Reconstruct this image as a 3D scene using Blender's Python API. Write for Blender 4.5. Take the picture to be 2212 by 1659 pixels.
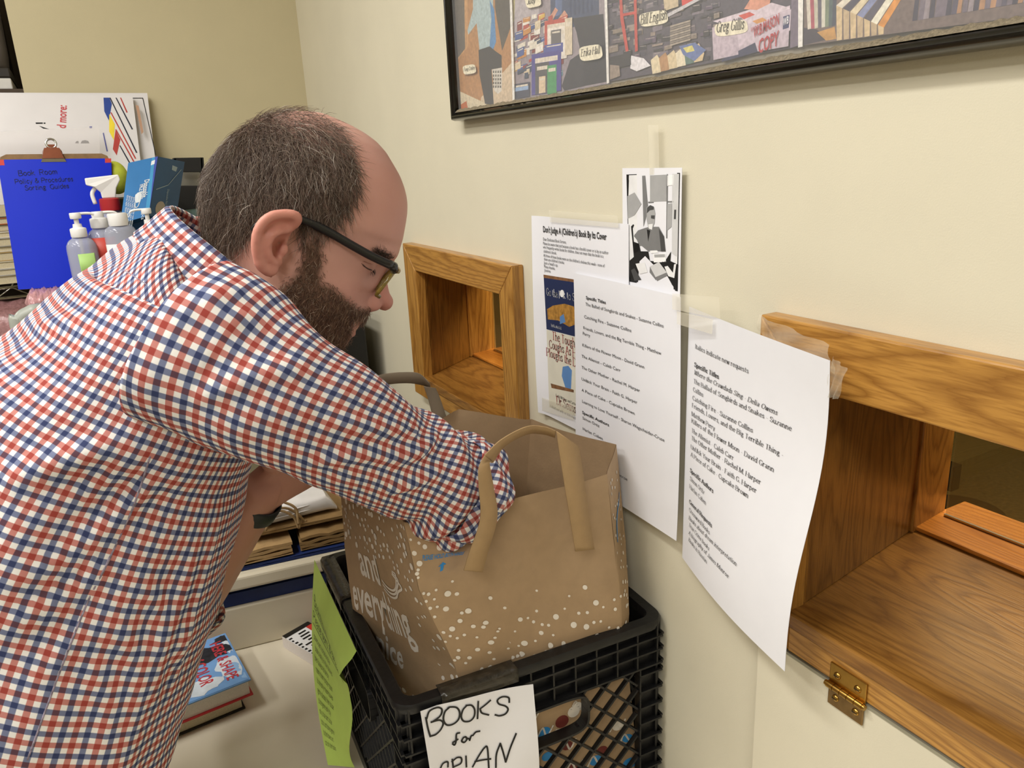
import bpy, bmesh, math, random
import numpy as np
from mathutils import Vector, Matrix, noise
random.seed(7); rng = np.random.default_rng(11)
S = bpy.context.scene
for o in list(bpy.data.objects): bpy.data.objects.remove(o)

# ---------------------------------------------------------------- camera
FPX = 1662.0; CX, CY = 1106.0, 829.5
CAM = np.array([-0.545, 0.0, 1.586])
def _basis():
    ey = np.array([158-CX, 375-CY, FPX]); ey /= np.linalg.norm(ey)
    a = 270.0; b = (FPX*FPX-948*a)/454.5
    ez = -np.array([a, b, FPX]); ez /= np.linalg.norm(ez)
    ez -= ey*(ez@ey); ez /= np.linalg.norm(ez)
    return np.array([np.cross(ey, ez), ey, ez])
RW = _basis()
cd = bpy.data.cameras.new('camera'); cam = bpy.data.objects.new('camera', cd)
S.collection.objects.link(cam); S.camera = cam
cd.sensor_width = 36; cd.sensor_fit = 'HORIZONTAL'; cd.lens = FPX/2212*36; cd.clip_start = .02; cd.clip_end = 60
_m = Matrix.Identity(4)
for i in range(3):
    _m[i][0] = RW[i][0]; _m[i][1] = -RW[i][1]; _m[i][2] = -RW[i][2]; _m[i][3] = CAM[i]
cam.matrix_world = _m

# ---------------------------------------------------------------- light and exposure
S.view_settings.view_transform = 'Standard'; S.view_settings.look = 'None'
S.view_settings.exposure = 0.48; S.view_settings.gamma = 1; S.view_settings.use_curve_mapping = False
W = bpy.data.worlds.new('world'); S.world = W; W.use_nodes = True
W.node_tree.nodes['Background'].inputs[0].default_value = (1, .96, .88, 1)
W.node_tree.nodes['Background'].inputs[1].default_value = .12
def area(name, loc, sx, sy, power, col=(1, .975, .925), rot=(0, 0, 0)):
    l = bpy.data.lights.new(name, 'AREA'); l.shape = 'RECTANGLE'; l.size = sx; l.size_y = sy; l.energy = power; l.color = col
    o = bpy.data.objects.new(name, l); S.collection.objects.link(o); o.location = loc; o.rotation_euler = rot
    return o
area('tube_and_fill_light', (-1.05, .75, 2.66), .16, 1.2, 17)
area('tube_and_fill_light', (-1.75, .75, 2.66), .16, 1.2, 14)
area('tube_and_fill_light', (-1.35, -1.1, 2.66), .5, 1.2, 22)
area('tube_and_fill_light', (-3.0, .5, 2.66), .3, 1.2, 12)  # added fill light to brighten surfaces facing left, not a known tube
area('tube_and_fill_light', (-2.6, 3.6, 2.66), .5, 1.2, 26)
area('ceiling_light_beyond', (1.05, .6, 2.3), .6, 1.2, 34, (1, .80, .48))

# ---------------------------------------------------------------- pixel to place helpers
def ray(px, py):
    d = RW@np.array([px-CX, py-CY, FPX]); return d/FPX
def P(px, py, d): return CAM+ray(px, py)*d
def PX(px, py, x):
    r = ray(px, py); return CAM+r*((x-CAM[0])/r[0])
def PY(px, py, y):
    r = ray(px, py); return CAM+r*((y-CAM[1])/r[1])
def PZ(px, py, z):
    r = ray(px, py); return CAM+r*((z-CAM[2])/r[2])
def PP(px, py, p0, n):
    r = ray(px, py); n = np.asarray(n, float); return CAM+r*(((np.asarray(p0)-CAM)@n)/(r@n))

# ---------------------------------------------------------------- materials
def lin(c):
    if isinstance(c, str):
        c = c.lstrip('#'); c = [int(c[i:i+2], 16)/255 for i in (0, 2, 4)]
    return tuple((x/12.92 if x <= .04045 else ((x+.055)/1.055)**2.4) for x in c)
_mats = {}
def N(nt, t, **k):
    n = nt.nodes.new(t)
    for a, v in k.items():
        if a.startswith('i_'):
            key = a[2:].replace('_', ' ')
            n.inputs[int(key) if key.isdigit() else key].default_value = v
        else: setattr(n, a, v)
    return n
def M(name, col, rough=.55, var=.05, scale=40, bump=0, bscale=200, metal=0, alpha=1, trans=0, ior=1.45, coat=0, spec=.5, sss=0, det=4):
    if name in _mats: return _mats[name]
    m = bpy.data.materials.new(name); m.use_nodes = True; nt = m.node_tree; b = nt.nodes['Principled BSDF']
    c = np.array(lin(col))
    tc = N(nt, 'ShaderNodeTexCoord')
    nz = N(nt, 'ShaderNodeTexNoise', i_Scale=scale, i_Detail=det)
    nt.links.new(tc.outputs['Object'], nz.inputs['Vector'])
    r = N(nt, 'ShaderNodeValToRGB'); r.color_ramp.elements[0].position = .3; r.color_ramp.elements[1].position = .7
    r.color_ramp.elements[0].color = (*np.clip(c*(1-var), 0, 1), 1); r.color_ramp.elements[1].color = (*np.clip(c*(1+var), 0, 1), 1)
    nt.links.new(nz.outputs['Fac'], r.inputs['Fac']); nt.links.new(r.outputs['Color'], b.inputs['Base Color'])
    b.inputs['Roughness'].default_value = rough; b.inputs['Metallic'].default_value = metal; b.inputs['Alpha'].default_value = alpha
    b.inputs['Transmission Weight'].default_value = trans; b.inputs['IOR'].default_value = ior; b.inputs['Coat Weight'].default_value = coat
    b.inputs['Specular IOR Level'].default_value = spec
    if bump:
        n2 = N(nt, 'ShaderNodeTexNoise', i_Scale=bscale, i_Detail=3); nt.links.new(tc.outputs['Object'], n2.inputs['Vector'])
        bp = N(nt, 'ShaderNodeBump', i_Strength=bump, i_Distance=.002)
        nt.links.new(n2.outputs['Fac'], bp.inputs['Height']); nt.links.new(bp.outputs['Normal'], b.inputs['Normal'])
    _mats[name] = m; return m
def ink(col, rough=.6):
    return M('ink_'+str(col).strip('#'), col, rough, var=.06, scale=60)
def oak(axis, light='#b9873f', dark='#84561f', tag='honey'):
    name = 'oak_%s_%s' % (tag, axis)
    if name in _mats: return _mats[name]
    m = bpy.data.materials.new(name); m.use_nodes = True; nt = m.node_tree; b = nt.nodes['Principled BSDF']; L = nt.links.new
    tc = N(nt, 'ShaderNodeTexCoord'); mp = N(nt, 'ShaderNodeMapping')
    s = {'x': (1.6, 14, 14), 'y': (14, 1.6, 14), 'z': (14, 14, 1.6)}[axis]
    mp.inputs['Scale'].default_value = s; L(tc.outputs['Object'], mp.inputs['Vector'])
    # cathedral bands: contour lines of a smooth stretched field
    n1 = N(nt, 'ShaderNodeTexNoise', i_Scale=.75, i_Detail=1.5, i_Roughness=.4, i_Distortion=.25); L(mp.outputs[0], n1.inputs['Vector'])
    mu = N(nt, 'ShaderNodeMath', operation='MULTIPLY', i_1=26.0); L(n1.outputs['Fac'], mu.inputs[0])
    n3 = N(nt, 'ShaderNodeTexNoise', i_Scale=6, i_Detail=4); L(mp.outputs[0], n3.inputs['Vector'])
    m3 = N(nt, 'ShaderNodeMath', operation='MULTIPLY_ADD', i_1=1.3); L(n3.outputs['Fac'], m3.inputs[0]); L(mu.outputs[0], m3.inputs[2])
    fr = N(nt, 'ShaderNodeMath', operation='FRACT'); L(m3.outputs[0], fr.inputs[0])
    r1 = N(nt, 'ShaderNodeValToRGB'); L(fr.outputs[0], r1.inputs['Fac'])
    e = r1.color_ramp.elements; e[0].position = 0; e[0].color = (.15, .15, .15, 1); e[1].position = 1; e[1].color = (.3, .3, .3, 1)
    e.new(.25).color = (.9, .9, .9, 1); e.new(.62).color = (1, 1, 1, 1); e.new(.9).color = (.55, .55, .55, 1)
    # pores: fine dashes along the grain
    mp2 = N(nt, 'ShaderNodeMapping'); mp2.inputs['Scale'].default_value = tuple(v*22 if v > 5 else v*14 for v in s); L(tc.outputs['Object'], mp2.inputs['Vector'])
    n2 = N(nt, 'ShaderNodeTexNoise', i_Scale=1.6, i_Detail=3); L(mp2.outputs[0], n2.inputs['Vector'])
    r2 = N(nt, 'ShaderNodeValToRGB'); L(n2.outputs['Fac'], r2.inputs['Fac'])
    r2.color_ramp.elements[0].position = .33; r2.color_ramp.elements[0].color = (.45, .45, .45, 1); r2.color_ramp.elements[1].position = .55; r2.color_ramp.elements[1].color = (1, 1, 1, 1)
    mm = N(nt, 'ShaderNodeMath', operation='MULTIPLY'); L(r1.outputs[0], mm.inputs[0]); L(r2.outputs[0], mm.inputs[1])
    mix = N(nt, 'ShaderNodeMix', data_type='RGBA'); L(mm.outputs[0], mix.inputs[0])
    mix.inputs[6].default_value = (*lin(dark), 1); mix.inputs[7].default_value = (*lin(light), 1)
    L(mix.outputs[2], b.inputs['Base Color']); b.inputs['Roughness'].default_value = .34; b.inputs['Coat Weight'].default_value = .25; b.inputs['Coat Roughness'].default_value = .25
    bp = N(nt, 'ShaderNodeBump', i_Strength=.12, i_Distance=.001); L(mm.outputs[0], bp.inputs['Height']); L(bp.outputs[0], b.inputs['Normal'])
    _mats[name] = m; return m
def gingham(name='gingham_cotton', pitch=.0095):
    if name in _mats: return _mats[name]
    m = bpy.data.materials.new(name); m.use_nodes = True; nt = m.node_tree; b = nt.nodes['Principled BSDF']; L = nt.links.new
    uv = N(nt, 'ShaderNodeUVMap'); uv.uv_map = 'UVMap'
    sp = N(nt, 'ShaderNodeSeparateXYZ'); L(uv.outputs[0], sp.inputs[0])
    def stripe(k):
        d = N(nt, 'ShaderNodeMath', operation='DIVIDE', i_1=pitch*2); L(sp.outputs[k], d.inputs[0])
        f = N(nt, 'ShaderNodeMath', operation='FRACT'); L(d.outputs[0], f.inputs[0])
        r = N(nt, 'ShaderNodeValToRGB'); r.color_ramp.interpolation = 'LINEAR'; L(f.outputs[0], r.inputs['Fac'])
        red = (.57, .235, .21, 1); navy = (.19, .22, .355, 1); wh = (.90, .89, .875, 1)
        e = r.color_ramp.elements
        e[0].position = 0; e[0].color = red; e[1].position = .235; e[1].color = red
        for p_, c_ in ((.265, wh), (.485, wh), (.515, navy), (.735, navy), (.765, wh), (.985, wh), (1., red)): e.new(p_).color = c_
        return r
    a, c = stripe(0), stripe(1)
    mx = N(nt, 'ShaderNodeMix', data_type='RGBA', blend_type='MULTIPLY'); mx.inputs[0].default_value = 1
    L(a.outputs[0], mx.inputs[6]); L(c.outputs[0], mx.inputs[7]); L(mx.outputs[2], b.inputs['Base Color'])
    b.inputs['Roughness'].default_value = .85; b.inputs['Specular IOR Level'].default_value = .2
    tc = N(nt, 'ShaderNodeTexCoord'); nz = N(nt, 'ShaderNodeTexNoise', i_Scale=60, i_Detail=4); L(tc.outputs['Object'], nz.inputs[0])
    bp = N(nt, 'ShaderNodeBump', i_Strength=.25, i_Distance=.003); L(nz.outputs['Fac'], bp.inputs['Height']); L(bp.outputs[0], b.inputs['Normal'])
    _mats[name] = m; return m
def attr_mat(name, rough=.5, spec=.4, sss=0, bump=0):
    m = bpy.data.materials.new(name); m.use_nodes = True; nt = m.node_tree; b = nt.nodes['Principled BSDF']
    a = N(nt, 'ShaderNodeAttribute'); a.attribute_name = 'Col'
    nt.links.new(a.outputs['Color'], b.inputs['Base Color']); b.inputs['Roughness'].default_value = rough; b.inputs['Specular IOR Level'].default_value = spec
    if sss:
        b.inputs['Subsurface Weight'].default_value = sss; b.inputs['Subsurface Radius'].default_value = (.009, .004, .002); b.inputs['Subsurface Scale'].default_value = .6
    if bump:
        tc = N(nt, 'ShaderNodeTexCoord'); nz = N(nt, 'ShaderNodeTexNoise', i_Scale=700, i_Detail=2); nt.links.new(tc.outputs['Object'], nz.inputs[0])
        bp = N(nt, 'ShaderNodeBump', i_Strength=bump, i_Distance=.0008); nt.links.new(nz.outputs['Fac'], bp.inputs['Height']); nt.links.new(bp.outputs[0], b.inputs['Normal'])
    return m

# ---------------------------------------------------------------- objects
def tag(o, label=None, cat=None, group=None, kind=None):
    if label: o['label'] = label
    if cat: o['category'] = cat
    if group: o['group'] = group
    if kind: o['kind'] = kind
    return o
def thing(name, loc, label, cat, group=None):
    o = bpy.data.objects.new(name, None); S.collection.objects.link(o); o.location = Vector(loc); o.empty_display_size = .05
    return tag(o, label, cat, group)
def setparent(o, p):
    if p is None: return
    o.parent = p
    q = p; mw = Matrix.Identity(4)
    while q is not None:
        mw = q.matrix_basis@mw if q.parent is None else q.matrix_parent_inverse@q.matrix_basis@mw
        q = q.parent
    o.matrix_parent_inverse = mw.inverted()
def meshobj(name, verts, faces, mats, parent=None, midx=None, smooth=False, uvs=None, sharp=None):
    me = bpy.data.meshes.new(name); me.from_pydata([tuple(map(float, v)) for v in verts], [], [tuple(f) for f in faces])
    for m in (mats if isinstance(mats, (list, tuple)) else [mats]): me.materials.append(m)
    if midx is not None: me.polygons.foreach_set('material_index', np.array(midx, dtype=np.int32))
    if smooth: me.polygons.foreach_set('use_smooth', np.ones(len(me.polygons), dtype=bool))
    if uvs is not None:
        u = me.uv_layers.new(name='UVMap'); li = np.zeros(len(me.loops), dtype=np.int32); me.loops.foreach_get('vertex_index', li)
        u.data.foreach_set('uv', np.asarray(uvs, dtype=np.float32)[li].ravel())
    me.update()
    if sharp is not None: me.set_sharp_from_angle(angle=math.radians(sharp))
    o = bpy.data.objects.new(name, me); S.collection.objects.link(o); setparent(o, parent)
    return o
def bevel(o, w, seg=2):
    b = o.modifiers.new('bevel', 'BEVEL'); b.width = w; b.segments = seg; b.limit_method = 'ANGLE'; b.angle_limit = math.radians(40); b.harden_normals = False
    return o
def solid(o, t, off=0):
    b = o.modifiers.new('solid', 'SOLIDIFY'); b.thickness = t; b.offset = off; return o
class MB:
    def __init__(s): s.v = []; s.f = []; s.m = []
    def add(s, vs, fs, mi=0):
        k = len(s.v); s.v.extend([np.asarray(v, float) for v in vs]); s.f.extend([tuple(i+k for i in f) for f in fs]); s.m.extend([mi]*len(fs)); return s
    def box(s, lo, hi, mi=0, X=None):
        (x0, y0, z0), (x1, y1, z1) = lo, hi
        vs = [(x0, y0, z0), (x1, y0, z0), (x1, y1, z0), (x0, y1, z0), (x0, y0, z1), (x1, y0, z1), (x1, y1, z1), (x0, y1, z1)]
        if X is not None: vs = [X(np.array(v, float)) for v in vs]
        return s.add(vs, [(0, 3, 2, 1), (4, 5, 6, 7), (0, 1, 5, 4), (1, 2, 6, 5), (2, 3, 7, 6), (3, 0, 4, 7)], mi)
    def hexa(s, b, t, mi=0):   # bottom quad, top quad
        return s.add(list(b)+list(t), [(3, 2, 1, 0), (4, 5, 6, 7), (0, 1, 5, 4), (1, 2, 6, 5), (2, 3, 7, 6), (3, 0, 4, 7)], mi)
    def beam(s, a, b, w, h, up=(0, 0, 1), mi=0):
        a = np.asarray(a, float); b = np.asarray(b, float); d = (b-a)/np.linalg.norm(b-a); u = np.asarray(up, float); r = np.cross(d, u); r /= np.linalg.norm(r); u = np.cross(r, d)
        q = [(-1, -1), (1, -1), (1, 1), (-1, 1)]
        return s.hexa([a+r*w/2*i+u*h/2*j for i, j in q], [b+r*w/2*i+u*h/2*j for i, j in q], mi)
    def loft(s, rings, mi=0, cap=True, closed=True):
        n = len(rings[0]); vs = [p for r in rings for p in r]; fs = []
        for i in range(len(rings)-1):
            for j in range(n if closed else n-1):
                k = (j+1) % n; fs.append((i*n+j, i*n+k, (i+1)*n+k, (i+1)*n+j))
        if cap: fs += [tuple(range(n-1, -1, -1)), tuple((len(rings)-1)*n+j for j in range(n))]
        return s.add(vs, fs, mi)
    def tube(s, pts, rad, n=10, mi=0, cap=True, flat=1.0, up=None):
        pts = [np.asarray(p, float) for p in pts]; rad = rad if hasattr(rad, '__len__') else [rad]*len(pts); rings = []; nrm = None
        for i, p in enumerate(pts):
            d = pts[min(i+1, len(pts)-1)]-pts[max(i-1, 0)]; d /= np.linalg.norm(d)+1e-12
            if nrm is None:
                nrm = np.asarray(up, float) if up is not None else (np.array([0, 0, 1.]) if abs(d[2]) < .9 else np.array([1., 0, 0]))
            nrm = nrm-d*(nrm@d); nrm /= np.linalg.norm(nrm); bi = np.cross(d, nrm)
            rings.append([p+rad[i]*(math.cos(t)*bi+flat*math.sin(t)*nrm) for t in np.linspace(0, 2*math.pi, n, endpoint=False)])
        return s.loft(rings, mi, cap)
    def lathe(s, prof, c, n=24, mi=0, ax=None):
        c = np.asarray(c, float); X, Y, Z = ax if ax is not None else (np.array([1., 0, 0]), np.array([0, 1., 0]), np.array([0, 0, 1.]))
        return s.loft([[c+r*math.cos(t)*X+r*math.sin(t)*Y+z*Z for t in np.linspace(0, 2*math.pi, n, endpoint=False)] for r, z in prof], mi)
    def build(s, name, mats, parent=None, smooth=False, sharp=None):
        return meshobj(name, s.v, s.f, mats, parent, s.m, smooth or sharp is not None, None, sharp)
def yaw(cx, cy, a):
    c, s_ = math.cos(a), math.sin(a)
    return lambda v: np.array([cx+(v[0])*c-(v[1])*s_, cy+(v[0])*s_+(v[1])*c, v[2]])
def smoothpath(pts, n):
    pts = [np.asarray(p, float) for p in pts]; q = [2*pts[0]-pts[1]]+pts+[2*pts[-1]-pts[-2]]; out = []
    segs = len(pts)-1
    for t in np.linspace(0, segs, n):
        i = min(int(t), segs-1); u = t-i; a, b, c, d = q[i], q[i+1], q[i+2], q[i+3]
        out.append(.5*((2*b)+(c-a)*u+(2*a-5*b+4*c-d)*u*u+(3*b-a-3*c+d)*u**3))
    return out

# ---------------------------------------------------------------- lettering
_bf = {}
def sans(body, bold=False, italic=False):
    k = (body, bold, italic)
    if k in _bf: return _bf[k]
    cu = bpy.data.curves.new('t', 'FONT'); cu.body = body; cu.size = 1; cu.resolution_u = 2; cu.fill_mode = 'FRONT'
    if bold: cu.offset = .018
    if italic: cu.shear = .25
    o = bpy.data.objects.new('t', cu); me = o.to_mesh()
    v = [np.array(x.co[:2]) for x in me.vertices]; f = [tuple(p.vertices) for p in me.polygons]
    o.to_mesh_clear(); bpy.data.objects.remove(o); bpy.data.curves.remove(cu)
    _bf[k] = (v, f); return _bf[k]
GL = {'A': (4.6, '0,0 2.3,6 4.6,0|.8,2 3.8,2'), 'B': (4, '0,0 0,6|~0,6 2.4,6 3.4,5.3 3.3,3.9 2.2,3.2 0,3.1|~0,3.1 2.6,3.1 3.9,2.3 3.8,.8 2.6,0 0,0'),
 'C': (4.2, '~4,4.8 3.2,5.9 2,6 .6,5 0,3 .6,1 2,0 3.2,.1 4.1,1.2'), 'D': (4.3, '0,0 0,6|~0,6 2,6 3.7,5 4.2,3 3.7,1 2,0 0,0'), 'E': (3.6, '3.4,5.9 0,5.9|0,6 0,0|0,.1 3.6,.1|0,3.1 2.6,3.1'),
 'F': (3.4, '3.4,5.9 0,5.9|0,6 0,0|0,3.1 2.6,3.1'), 'G': (4.4, '~4,4.8 3.2,5.9 2,6 .6,5 0,3 .6,1 2,0 3.4,.2 4.1,1|4.1,.8 4.1,2.6|4.3,2.6 2.8,2.6'), 'H': (4.4, '0,0 0,6|4.4,0 4.4,6|0,3.1 4.4,3.1'),
 'I': (.6, '.3,0 .3,6'), 'J': (2.2, '~2,6 2,1.6 1.4,.1 .5,.1 0,1'), 'K': (4.3, '0,0 0,6|4,6 0,2.4|1.4,3.6 4.3,0'), 'L': (3.4, '0,6 0,0|0,.1 3.4,.1'), 'M': (5.4, '.1,0 .1,6|.1,6 2.7,.4 5.3,6|5.3,6 5.3,0'),
 'N': (4.5, '0,0 0,6|0,6 4.4,0|4.4,0 4.4,6'), 'O': (4.6, '~2.3,6 .7,5.2 0,3 .7,.8 2.3,0 3.9,.8 4.6,3 3.9,5.2 2.3,6'), 'P': (3.8, '0,0 0,6|~0,6 2.5,6 3.7,5.3 3.7,3.8 2.5,3 0,2.9'), 'Q': (4.6, '~2.3,6 .7,5.2 0,3 .7,.8 2.3,0 3.9,.8 4.6,3 3.9,5.2 2.3,6|2.6,1.2 4.6,-.8'),
 'R': (4.2, '0,0 0,6|~0,6 2.5,6 3.7,5.3 3.7,3.8 2.5,3 0,2.9|2,2.9 4.2,0'), 'S': (3.6, '~3.3,4.8 2.8,5.8 1.6,6 .4,5.4 .3,4.2 1.6,3.3 3,2.5 3.5,1.4 2.9,.2 1.7,0 .5,.3 0,1.4'), 'T': (4.2, '0,5.9 4.2,5.9|2.1,6 2.1,0'),
 'U': (4.2, '~0,6 0,1.8 .8,.2 2.1,0 3.4,.2 4.2,1.8 4.2,6'), 'V': (4.4, '0,6 2.2,0|2.2,0 4.4,6'), 'W': (6, '0,6 1.5,0|1.5,0 3,5.6|3,5.6 4.5,0|4.5,0 6,6'), 'X': (4.2, '0,6 4.2,0|4.2,6 0,0'), 'Y': (4.2, '0,6 2.1,3|4.2,6 2.1,3|2.1,3 2.1,0'), 'Z': (3.8, '0,5.9 3.8,5.9|3.8,6 0,0|0,.1 3.8,.1'),
 'a': (2.9, '~.2,3.3 1,4 2,3.7 2.2,2.8|2.2,2.8 2.2,.4 2.8,.1|~2.2,2.3 .8,1.9 .1,1 .6,.1 1.5,.1 2.2,.8'), 'b': (3, '0,0 0,6.2|~0,3 .9,3.9 2.1,3.8 2.9,2 2.1,.2 .9,.1 0,.8'), 'c': (2.6, '~2.6,3.1 1.9,3.9 1,3.8 .1,2 .9,.2 1.9,.1 2.6,.8'), 'd': (3, '2.8,0 2.8,6.2|~2.8,3 1.9,3.9 .8,3.8 0,2 .8,.2 1.9,.1 2.8,.8'),
 'e': (2.7, '0.1,2.2 2.6,2.2|~2.6,2.2 2.3,3.6 1.4,4 .5,3.5 0,2 .6,.3 1.5,0 2.6,.8'), 'f': (2, '~2.1,5.7 1.5,6.2 .8,5.6 .7,4.6 .7,3|.7,4 .7,0|0,3.9 1.7,3.9'), 'g': (2.8, '~2.7,3.8 1.8,4 .7,3.8 .3,2.7 .9,1.7 1.9,1.8 2.2,2.8 1.8,3.8|~.9,1.6 .3,.9 1.4,.4 2.5,.1 2.5,-1.2 1.3,-1.7 .2,-1.2 .3,-.3 1,.4'),
 'h': (3.1, '0,0 0,6.2|~0,2.9 .9,3.9 2,3.8 2.6,2.8 2.6,1.5|2.6,2.6 2.6,0'), 'i': (.9, '.3,0 .3,4|.3,5.3 .3,5.9'), 'j': (1.1, '~.6,4 .6,-.8 .2,-1.7 -.5,-1.5|.6,5.3 .6,5.9'), 'k': (3, '0,0 0,6.2|2.6,4 0,1.6|.9,2.4 3,0'), 'l': (.8, '.3,0 .3,6.2'),
 'm': (4.8, '0,0 0,4|~0,2.9 .8,3.9 1.6,3.8 2.2,2.8 2.2,1.5|2.2,2.6 2.2,0|~2.2,2.9 3,3.9 3.9,3.8 4.4,2.8 4.4,1.5|4.4,2.6 4.4,0'), 'n': (3.1, '0,0 0,4|~0,2.9 .9,3.9 2,3.8 2.6,2.8 2.6,1.5|2.6,2.6 2.6,0'), 'o': (3, '~1.5,4 .4,3.4 0,2 .4,.6 1.5,0 2.6,.6 3,2 2.6,3.4 1.5,4'), 'p': (3, '0,-1.8 0,4|~0,3 .9,3.9 2.1,3.8 2.9,2 2.1,.2 .9,.1 0,.8'), 'q': (3, '2.8,-1.8 2.8,4|~2.8,3 1.9,3.9 .8,3.8 0,2 .8,.2 1.9,.1 2.8,.8'),
 'r': (2, '0,0 0,4|~0,2.8 .7,3.8 1.4,4 2,3.6'), 's': (2.2, '~2,3.2 1.5,3.9 .7,3.9 .1,3 .8,2.3 1.7,1.7 2.1,.9 1.4,.1 .6,.1 0,.9'), 't': (1.8, '.7,5.2 .7,.6|~.7,.8 1,.1 1.8,.4|0,3.9 1.7,3.9'), 'u': (3.1, '~0,4 0,1.3 .6,.1 1.6,.2 2.6,1.2|2.6,4 2.6,0'), 'v': (2.9, '0,4 1.4,0|1.4,0 2.8,4'), 'w': (4.2, '0,4 1,0|1,0 2.1,3.8|2.1,3.8 3.1,0|3.1,0 4.2,4'), 'x': (2.8, '0,4 2.8,0|2.8,4 0,0'), 'y': (2.9, '0,4 1.4,.2|2.8,4 1.2,-1 .2,-1.7'), 'z': (2.5, '0,3.9 2.5,3.9|2.5,4 0,0|0,.1 2.5,.1'),
 '-': (1.9, '.1,2 1.7,2'), '.': (.8, '.3,0 .3,.6'), ',': (.8, '.4,.5 .1,-.9'), "'": (.7, '.3,6 .2,4.6'), '#': (3.4, '1,0 1.6,6|2.2,0 2.8,6|.2,2 3.2,2|.4,4 3.4,4'), '&': (4, '~4,0 1,4.6 1.2,5.8 2.2,5.6 2,4.2 .3,2.2 .3,.6 1.6,0 3,.8 3.8,2.6'), '!': (.6, '.3,1.8 .3,6|.3,0 .3,.6'), ':': (.8, '.3,0 .3,.6|.3,3 .3,3.6'), '*': (2.6, '.3,3 2.3,5|2.3,3 .3,5|1.3,2.6 1.3,5.4')}
def strokequads(pts, hw):
    v = []; f = []
    for a, b in zip(pts[:-1], pts[1:]):
        d = b-a; l = math.hypot(*d)
        if l < 1e-6: continue
        d = d/l; n = np.array([-d[1], d[0]]); h = hw(d) if callable(hw) else hw; e = d*h*.5
        k = len(v); v += [a-n*h-e, b-n*h+e, b+n*h+e, a+n*h-e]; f.append((k, k+1, k+2, k+3))
    return v, f
def strokefont(body, style='serif', bold=False, italic=False, jit=0):
    V = []; F = []; x = 0
    th, tn = ((.55, .2) if bold else (.36, .13)) if style == 'serif' else (.22, .22)
    for ch in body:
        if ch == ' ': x += 2.2; continue
        w, s = GL.get(ch, GL['o'])
        for st in s.split('|'):
            cur = st[0] == '~'; pts = [np.array([float(q) for q in t.split(',')]) for t in st.lstrip('~').split()]
            if cur: pts = [p[:2] for p in smoothpath(pts, len(pts)*3)]
            if jit: pts = [p+np.array([random.gauss(0, jit), random.gauss(0, jit)]) for p in pts]
            v, f = strokequads(pts, (lambda d: tn+(th-tn)*abs(d[1])) if style == 'serif' else th)
            if style == 'serif' and not cur:
                for e, o2 in ((pts[0], pts[1]), (pts[-1], pts[-2])):
                    d = e-o2
                    if abs(d[1]) > 1.2*abs(d[0]) and abs(d[1]) > .8 and (abs(e[1]) < .3 or e[1] > 3.7 or e[1] < -1.5):
                        k = len(v); v += [e+np.array(q) for q in ((-.85, -.12), (.85, -.12), (.85, .14), (-.85, .14))]; f.append((k, k+1, k+2, k+3))
            k = len(V); V += [np.array([p[0]+x+(p[1]*.24 if italic else 0), p[1]]) for p in v]; F += [tuple(i+k for i in q) for q in f]
        x += w+(1.25 if style == 'serif' else 1.1)
    return [p/8.6 for p in V], F     # scaled so that cap height is about .7 like the sans face
def tdec(kind, body, **k):
    return sans(body, **k) if kind == 'sans' else strokefont(body, kind, **k)
def ell(cx, cy, rx, ry, n=10, rot=0):
    c, s_ = math.cos(rot), math.sin(rot)
    return [np.array([cx+rx*math.cos(t)*c-ry*math.sin(t)*s_, cy+rx*math.cos(t)*s_+ry*math.sin(t)*c]) for t in np.linspace(0, 2*math.pi, n, endpoint=False)]

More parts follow.
